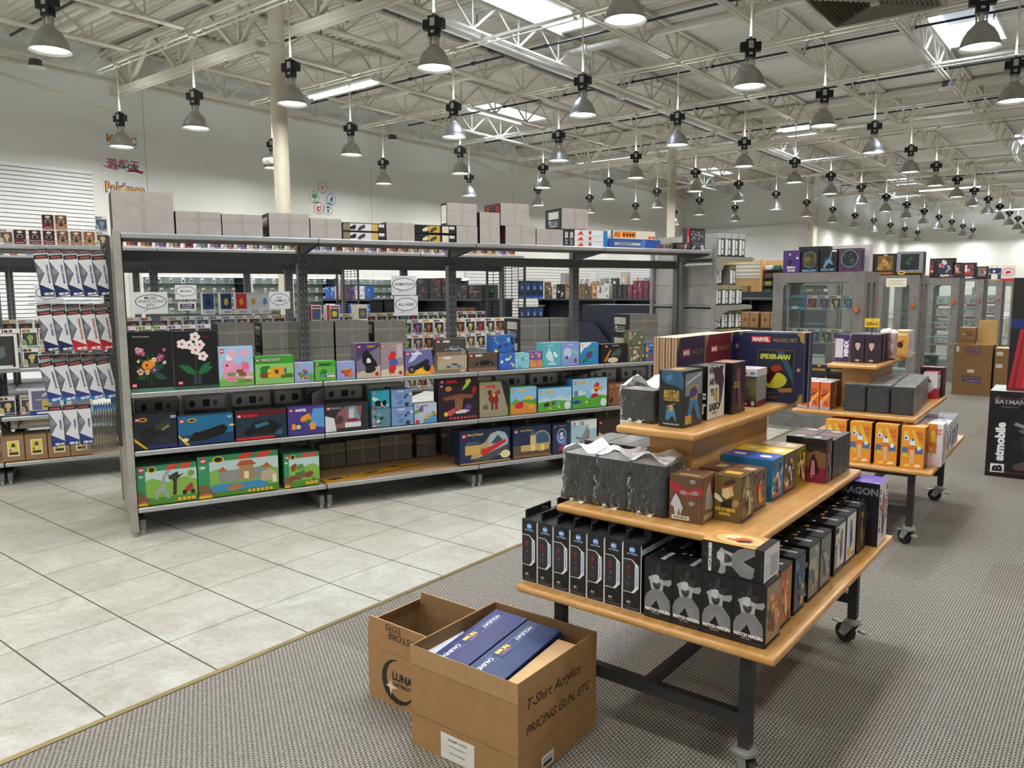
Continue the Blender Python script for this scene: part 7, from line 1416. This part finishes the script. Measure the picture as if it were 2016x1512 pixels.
m = MB(); m.box(-.15, .15, 0, .2, 0, .28, '#17302c', 'print'); m.art((-.15, 0, 0), (1, 0, 0), (0, 0, 1), .3, .28, [('e', .5, .7, .12, .12, '#2c7a6a'), ('r', .3, .35, .7, .6, '#3c2c1c'), ('s', .3, .2, .2, .15, '#c8882c', .3), ('s', .75, .25, .2, .2, '#d8a848', .5)])
o = m.build('figure_box'); o.location = (-2.7, 15.2, .1412); tag(o, 'dark green and gold box at the bottom of the third case', 'figure box')
# ================================================================ brown cartons by the cases
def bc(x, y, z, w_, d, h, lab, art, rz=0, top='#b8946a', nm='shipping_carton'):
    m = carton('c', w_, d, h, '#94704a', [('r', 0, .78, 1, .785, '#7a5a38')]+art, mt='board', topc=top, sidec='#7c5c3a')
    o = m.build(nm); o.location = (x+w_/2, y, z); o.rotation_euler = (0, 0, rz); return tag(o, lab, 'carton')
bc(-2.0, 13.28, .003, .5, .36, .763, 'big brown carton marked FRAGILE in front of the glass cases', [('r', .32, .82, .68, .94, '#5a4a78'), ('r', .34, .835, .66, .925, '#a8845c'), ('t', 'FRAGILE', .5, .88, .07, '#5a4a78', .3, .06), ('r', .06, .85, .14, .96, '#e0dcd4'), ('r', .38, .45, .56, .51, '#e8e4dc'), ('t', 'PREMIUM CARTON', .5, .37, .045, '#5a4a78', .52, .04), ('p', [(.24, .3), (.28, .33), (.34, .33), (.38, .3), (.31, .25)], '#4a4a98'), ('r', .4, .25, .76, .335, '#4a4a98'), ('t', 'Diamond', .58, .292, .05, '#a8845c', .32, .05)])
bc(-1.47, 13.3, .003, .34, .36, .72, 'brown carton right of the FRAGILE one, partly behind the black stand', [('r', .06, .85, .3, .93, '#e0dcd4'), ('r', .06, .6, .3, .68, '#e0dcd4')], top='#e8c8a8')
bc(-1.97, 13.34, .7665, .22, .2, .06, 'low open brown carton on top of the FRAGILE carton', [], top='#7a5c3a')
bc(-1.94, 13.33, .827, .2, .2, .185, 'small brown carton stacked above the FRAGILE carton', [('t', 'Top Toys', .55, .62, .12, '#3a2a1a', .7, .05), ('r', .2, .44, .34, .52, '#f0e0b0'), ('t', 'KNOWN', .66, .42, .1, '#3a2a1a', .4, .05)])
m = MB(); m.box(-.12, .12, 0, .05, 0, .36, '#c8a468', 'board', {3: '#a8844c'}); o = m.build('cardboard_sheet'); o.location = (-1.6, 13.45, .7665); o.rotation_euler = (.0, 0, 0); tag(o, 'tall tan flat carton standing on the FRAGILE carton', 'carton')
# ================================================================ statue boxes at the right edge
w_ = .62
bt = [('r', 0, 0, 1, .05, '#120c12'), ('r', 0, .05, 1, .065, '#6a2430'), ('s', .6, .45, .3, .18, '#2a2e3a', .3), ('s', .7, .55, .2, .1, '#3a4050', .6), ('s', .5, .7, .24, .12, '#1f222c', .2), ('p', [(.3, .62), (.5, .56), (.62, .46), (.64, .48), (.5, .6), (.32, .65)], '#8a90a0'), ('p', [(.35, .55), (.7, .4), (.72, .42), (.4, .58)], '#5a6070'), ('s', .4, .15, .1, .06, '#5a4448', .4),
      ('t', 'BATMAN', .24, .88, .055, '#a8a0a8', .4, .03), ('t', 'ARKHAM KNIGHT', .24, .82, .016, '#7a7078', .34, .02), ('p', [(.04, .9), (.1, .95), (.13, .9), (.24, .93), (.35, .9), (.38, .95), (.44, .9), (.24, .915)], '#5a4448'),
      ('w', 'atmobile', .15, .415, .12, '#eef0f2', .5, .055), ('p', [(.06, .05), (.22, .055), (.22, .155), (.06, .15)], '#eef0f2'), ('w', 'B', .14, .102, .12, '#14151a', .08, .06), ('r', .48, .015, .9, .04, '#d8d8dc')]
m = carton('b', w_, .5, .73, '#14151c', bt, topc='#9aa2ac'); o = m.build('statue_box'); o.location = (-.855+w_/2, 7.6, .003); o.rotation_euler = (0, 0, .03); tag(o, 'large black box lettered Batmobile on the carpet at the right edge', 'box')
w_ = .5
cu = [('p', [(.06, .02), (.22, .55), (.98, .55), (.98, .02)], '#b02430')]
m = MB(); m.box(-w_/2, w_/2, 0, .34, 0, .94, '#15171a', 'print', {1: '#8a9296'})
m.art((-w_/2, 0, 0), (1, 0, 0), (0, 0, 1), w_, .94, [('p', [(.02, .02), (.14, .55), (.98, .55), (.98, .02)], '#ae2430')]+[('p', [(.08+.13*k, .02), (.19+.11*k, .55), (.215+.11*k, .55), (.12+.13*k, .02)], ['#7a1420', '#c83440'][k % 2]) for k in range(7)]+[('r', .0, .555, 1, .64, '#1c2a6a'), ('t', 'IRON MAN', .5, .597, .04, '#e8ecf4', .6, .06), ('r', 0, .0, 1, .025, '#6a1018'), ('t', 'Avengers', .5, .84, .05, '#dfe3e8', .5, .04, .3), ('t', 'MARVEL', .5, .78, .02, '#c8ccd0', .2, .03)])
o = m.build('statue_box'); o.location = (-.75+w_/2, 7.68, .7345); o.rotation_euler = (0, 0, .02); tag(o, 'tall black box with red curtain print, standing on the Batmobile box', 'box')
m = carton('y', .4, .1, .3, '#e0c81c', [('r', .1, .1, .9, .2, '#222')]); o = m.build('statue_box'); o.location = (-.75+.25+.02, 7.9, 1.676); tag(o, 'yellow box on top of the tall red-curtain box at the right edge', 'box')
# ================================================================ white showcases along the left wall
def slab(c, seed): return carton('s', .07, .012, .11, '#dfe4e8', [('r', .1, .7, .9, .92, '#f0f0f2'), ('r', .14, .08, .86, .66, c)]+scene(['#c8744a', '#4a7ab0', '#d8c060', '#3c3c44'], seed, 3, .2, .8, .2, .6)).mesh('graded_card')
SLAB = [slab(c, i) for i, c in enumerate(['#3c5a8a', '#8a6a4a', '#4a6a5a', '#a85a3c', '#5a5a6a', '#b8b0a0'])]
for i in range(4):
    y0 = 7.7+2.5*i
    t = thing('card_showcase', 'white glass showcase of graded cards along the left wall, %s from the front' % nth(i), 'showcase', (WX+.03, y0, 0), 0, 'white card showcases')
    m = MB(); m.box(0, .5, 0, 2.4, .02, .72, '#e6e7e8'); m.build('cabinet', t)
    m = MB(); m.box(0, .02, 0, 2.4, .72, 1.95, '#eef0f0'); m.build('back_panel', t)
    m = MB(); m.box(0, .5, 0, 2.4, 1.93, 2.0, '#f2f2f2'); m.build('canopy', t)
    for y in (0, 2.37): m = MB(); m.box(.02, .5, y, y+.03, .72, 1.93, '#2a2c30' if y else '#e0e2e4'); m.build('side_panel', t)
    for z in (.95, 1.16, 1.37, 1.58, 1.79): m = MB(); m.box(.03, .42, .04, 2.36, z-.008, z, '#dff2ec', 'glassedge'); m.build('glass_shelf', t)
    m = MB(); m.box(.44, .47, .05, 2.35, 1.918, 1.929, '#f4fbff', 'glow'); m.build('light_strip', t)
    q = random.Random(i)
    for k, z in enumerate((.95, 1.16, 1.37, 1.58, 1.79)):
        for j in range(9):
            o = bpy.data.objects.new('graded_card', SLAB[q.randrange(6)]); C.objects.link(o); o.location = (WX+.32+q.uniform(-.05, .05), y0+.22+.245*j+q.uniform(-.03, .03), z+.001); o.rotation_euler = (0, 0, PI/2)
            tag(o, 'graded card slab, showcase %s from front, shelf %s up, %s along' % (nth(i), nth(k), nth(j)), 'card', 'graded card slabs in the showcases')
# ================================================================ black gondolas farther back and their goods
def blackunit(label, x0, x1, y, H=1.45, dp=.9, lean=False):
    t = thing('black_fixture', label, 'shelving', (x0, y, 0), 0, 'black fixtures in the middle distance')
    L = x1-x0
    m = MB(); m.box(0, L, .3, .34, .1, H-.03, '#1a2130', 'paint'); m.build('back_panel', t)
    m = MB(); m.box(0, L, 0, dp, 0.004, .1, '#14171d', 'paint'); m.build('plinth', t)
    m = MB(); m.box(-.02, L+.02, 0, dp, H-.03, H, '#191c22', 'paint', {2: '#3a3e46'}); m.build('top_shelf', t)
    for x in (0, L/2-.01, L-.02): m = MB(); m.box(x, x+.02, .0, dp-.02, .1, H-.03, '#141821', 'paint'); m.build('divider', t)
    return t
blackunit('long black fixture with a figure-box row on top, centre of the middle distance', -8.55, -5.3, 11.6)
blackunit('black fixture behind the animation sign with stacked black boxes', -10.45, -8.75, 10.2)
blackunit('black two-shelf fixture with blue figure boxes, left middle distance', -12.3, -10.9, 9.6)
blackunit('black fixture beside the end-cap rack, brown cartons in front', -5.5, -4.3, 12.6)
# stand with an angled front near the centre
t = thing('black_fixture', 'black counter unit with slanted side panel in front of the long fixture', 'counter', (-6.4, 9.6, 0))
m = MB(); m.box(0, 1.15, .2, .9, .004, 1.38, '#182033', 'paint'); m.build('body', t)
m = MB(); m.add([(-.45, .1, .75), (.6, .1, .75), (.25, .1, 1.12), (-.1, .1, 1.12), (-.45, .14, .75), (.6, .14, .75), (.25, .14, 1.12), (-.1, .14, 1.12)], [(0, 1, 2, 3), (7, 6, 5, 4), (0, 4, 5, 1), (1, 5, 6, 2), (2, 6, 7, 3), (3, 7, 4, 0)], '#1c2436', 'paint')
m.box(-.43, .58, .11, .19, .004, .75, '#1c2436'); m.build('slanted_panel', t)
def far(x, y, z, w_, h, d, base, cols, seed, lab, grp, rz=0, nm='figure_box', n=4):
    o = carton('f', w_, d, h, base, scene(cols, seed, n, .15, .85, .1, .9, .2)).build(nm); o.location = (x, y, z+.0015); o.rotation_euler = (0, 0, rz)
    return tag(o, lab, 'figure box', grp)
q = random.Random(8)
G_ = 'boxes on the long black fixture'
x = -8.45; i = 0
pal = [('#c8c4c0', ['#8a8a90', '#3a3a40']), ('#6a5a44', ['#2a241c', '#c8b088']), ('#5a5040', ['#2a2420', '#a89870']), ('#9a7a58', ['#4a3828', '#d8b088']), ('#1c1e22', ['#8a8a90', '#c8c8cc']), ('#26282c', ['#5a6a80', '#a8a8a8'])]
while x < -7.1:
    w_ = q.choice([.09, .11, .14]); p_ = pal[q.randrange(6)]
    far(x+w_/2, 11.65, 1.45, w_-.006, q.choice([.26, .3, .22]), .1, p_[0], p_[1], i, 'mixed figure box on the long black fixture, %s from left' % nth(i), G_); x += w_; i += 1
k = 0
x = -6.95
while x < -5.4:
    far(x, 11.65, 1.45, .085, .3 if k > 3 else .24, .1, '#2c2a30' if k < 3 else '#6e3644', ['#b86a78', '#5a2834', '#2c2028', '#1f3a34'] if k > 2 else ['#4a4e58', '#2c3038'], 40+k, 'slim %s blister box on the long black fixture, %s of its row' % ('pink' if k > 2 else 'dark', nth(k)), 'slim boxes on the long black fixture'); x += .1; k += 1
x = -8.4; k = 0
while x < -5.4:
    far(x, 12.2, 1.45, .13, .36+.1*(k % 3 == 0), .1, ['#8a8a8c', '#3a3c40', '#a8a098', '#c8ccd0'][k % 4], ['#c83c44', '#4a8ab8', '#e0e0e0', '#d8b83c'], 70+k, 'box in the rear row of the long black fixture, %s from left' % nth(k), 'rear row boxes on the long black fixture'); x += .22; k += 1
for k in range(5):
    for r in range(3):
        if (k, r) in ((4, 2), (3, 2)): continue
        far(-10.2+.32*k, 10.25, 1.452+.126*r, .3, .122, .2, '#1b1b1f', ['#3a3a40', '#8a2c34', '#5a5a60'], 100+k*3+r, 'low black box in a stack behind the animation sign, %s column, %s up' % (nth(k), nth(r)), 'stacked low black boxes')
for k in range(2): far(-8.86+.0*k-.2*k+.0, 10.6, 1.452, .18, .25, .1, '#1f3a2c', ['#4ac87a', '#2c7a4c', '#16241c'], 130+k, 'dark green glow-art box on the black fixture, %s from right' % nth(k), 'green glow boxes')
for k in range(4): far(-9.3+.15*k, 10.05, .9+.15, .12, .26, .06, '#5a3a2c', ['#c85a3c', '#3c7a4a', '#d8b040'], 140+k, 'hanging reddish figure card under the black shelf, %s from left' % nth(k), 'hanging figure cards')
t = thing('card_shelf', 'thin black shelf carrying the reddish figure cards', 'shelf', (-9.1, 10.0, 1.05)); m = MB(); m.box(-.4, .4, 0, .5, -.02, 0, '#1b1e25'); m.build('board', t)
for r in range(2):
    for k in range(9):
        c = [('#2a5aa8', ['#8ac0e8', '#1c3a6a']), ('#c8a0b0', ['#e8d0d8', '#8a3c54']), ('#4a3060', ['#8a60b0', '#2c1c3c']), ('#e0e4ec', ['#3c8ad0', '#c83c44'])][(k//2) % 4 if r == 0 else (0 if k > 1 else 3)]
        far(-12.2+.145*k, 9.65, 1.452 if r == 0 else 1.16, .135, .24 if r == 0 else .2, .1, c[0], c[1], 150+r*10+k, 'blue or violet figure box, left black fixture, %s shelf, %s from left' % (['top', 'second'][r], nth(k)), 'figure boxes on the left black fixture')
t = thing('card_shelf', 'thin black second shelf of the left black fixture', 'shelf', (-12.3, 9.62, 1.16)); m = MB(); m.box(0, 1.4, 0, .27, -.02, 0, '#1b1e25'); m.build('board', t)
for k in range(5):
    bc(-4.98+.15*k+(.03 if k > 2 else 0), 12.0, 1.0, .14, .2, .24, 'small brown carton on a ledge beside the end-cap rack, %s from left' % nth(k), [('e', .5, .5, .2, .12, '#6a4a2c')])
t = thing('ledge_table', 'low black ledge carrying the row of small brown cartons', 'table', (-5.05, 11.9, 0)); m = MB(); m.box(0, .9, 0, .4, .96, .998, '#1c222e'); m.build('top', t)
for x in (.04, .82): m = MB(); m.box(x, x+.04, .05, .35, .003, .96, '#1c222e'); m.build('leg', t)
# wood-framed slat unit with boxes, right of the end cap
t = thing('slat_wall_unit', 'pine-framed slatwall unit with folded shirts beyond the black fixture', 'shelving', (-8.4, 20.0, 0))
m = MB(); m.box(0, 3.0, 0, .06, 0.003, 2.35, '#c9a878', 'board'); m.build('board', t)
m = MB(); m.box(.05, .93, -.02, 0, 1.9, 2.3, '#cfcfcc'); 
for z in (1.95, 2.05, 2.15, 2.25): m.box(.05, .93, -.023, -.02, z, z+.02, '#8a8a88')
m.build('slat_panel', t)
for x in (0, .95, 2.95): m = MB(); m.box(x, x+.06, -.3, 0, 0.003, 2.35, '#d0a468', 'board'); m.build('post', t)
for k in range(4):
    z = 1.5+.2*k
    m = MB(); m.box(1.02, 2.93, -.3, 0, z-.02, z, '#2c2e32'); m.build('shelf', t)
    for j in range(8):
        c = ['#3c6a58', '#8aa05a', '#6a4a5a', '#dfe4e2'][(k+j) % 4]
        m = MB(); m.rbox(-.09, .09, -.1, .1, 0, .11, .02, c, 'cloth', 2); o = m.build('folded_shirt'); o.location = (-8.4+1.15+.21*j, 19.84, z+.002)
        tag(o, 'folded shirt on the pine-framed unit, %s shelf up, %s from left' % (nth(k), nth(j)), 'shirt', 'folded shirts on the pine-framed unit')
bc(-8.3, 19.0, 1.55, .35, .25, .5, 'brown carton with a black stripe before the pine-framed unit', [('r', 0, .5, 1, .62, '#2a2018')])
bc(-7.9, 19.0, 1.55, .4, .25, .15, 'low open brown carton before the pine-framed unit', [])
t = thing('back_counter', 'black counter top before the pine-framed unit carrying cartons', 'counter', (-8.6, 18.9, 0)); m = MB(); m.box(0, 3.0, 0, .62, .003, 1.548, '#1a2130'); m.build('body', t)
# hanging dark packs beside the right wire panel
for r in range(3):
    for k in range(4):
        m = carton('h', .07, .03, .2, '#1c2a4a', [('r', .1, .5, .9, .9, '#2c4a8a'), ('s', .5, .6, .25, .15, '#8aa0c8', .3), ('r', 0, 0, 1, .15, '#2c5ab0')]); put(m, 'blister_pack', 'dark blue blister pack hanging right of the wire panels, %s row, %s' % (nth(r), nth(k)), 'blister pack', 4.22+.085*k, .07, 2.3, 1.5-.3*r, 'dark blue hanging blister packs')
for r in range(3):
    m = MB(); m.rod((4.17, 2.32, 1.71-.3*r), (4.58, 2.32, 1.715-.3*r), .004, '#9a9ea2', 'steel', 6)
    o = m.build('peg_hook'); o.location = gp(0, 0, 0); o.rotation_euler = (0, 0, GR); tag(o, 'wire peg carrying dark blue blister packs, %s from the top' % nth(r), 'hook', 'wire pegs of the blister packs')
# distant tables and chairs seen down the hall
for i, (x, y) in enumerate([(-3.4, 30), (-2.6, 33), (-4.4, 34), (-1.6, 37)]):
    t = thing('folding_table', 'distant white folding table at the far end of the hall, %s' % nth(i), 'table', (x, y, 0), 0, 'distant white folding tables')
    m = MB(); m.box(-.9, .9, -.38, .38, .71, .75, '#e2e4e6'); m.build('top', t)
    for a in (-.75, .75):
        for b in (-.3, .3): m = MB(); m.rod((a, b, .003), (a, b, .71), .015, '#b8b8b8', 'steel', 6); m.build('leg', t)
m = MB(); m.box(-1.1, 1.1, 0, .02, -.45, .45, '#c9d2d4', 'wallpaint'); m.add([(-1.1, -.002, -.2), (0, -.002, .42), (1.1, -.002, -.2)], [(0, 1, 2)], '#d8e2e0', 'wallpaint')
o = m.build('mountain_mural'); o.location = (-1.5, 48.3, 3.5); tag(o, 'faint pale mountain mural on the far end wall', 'mural')
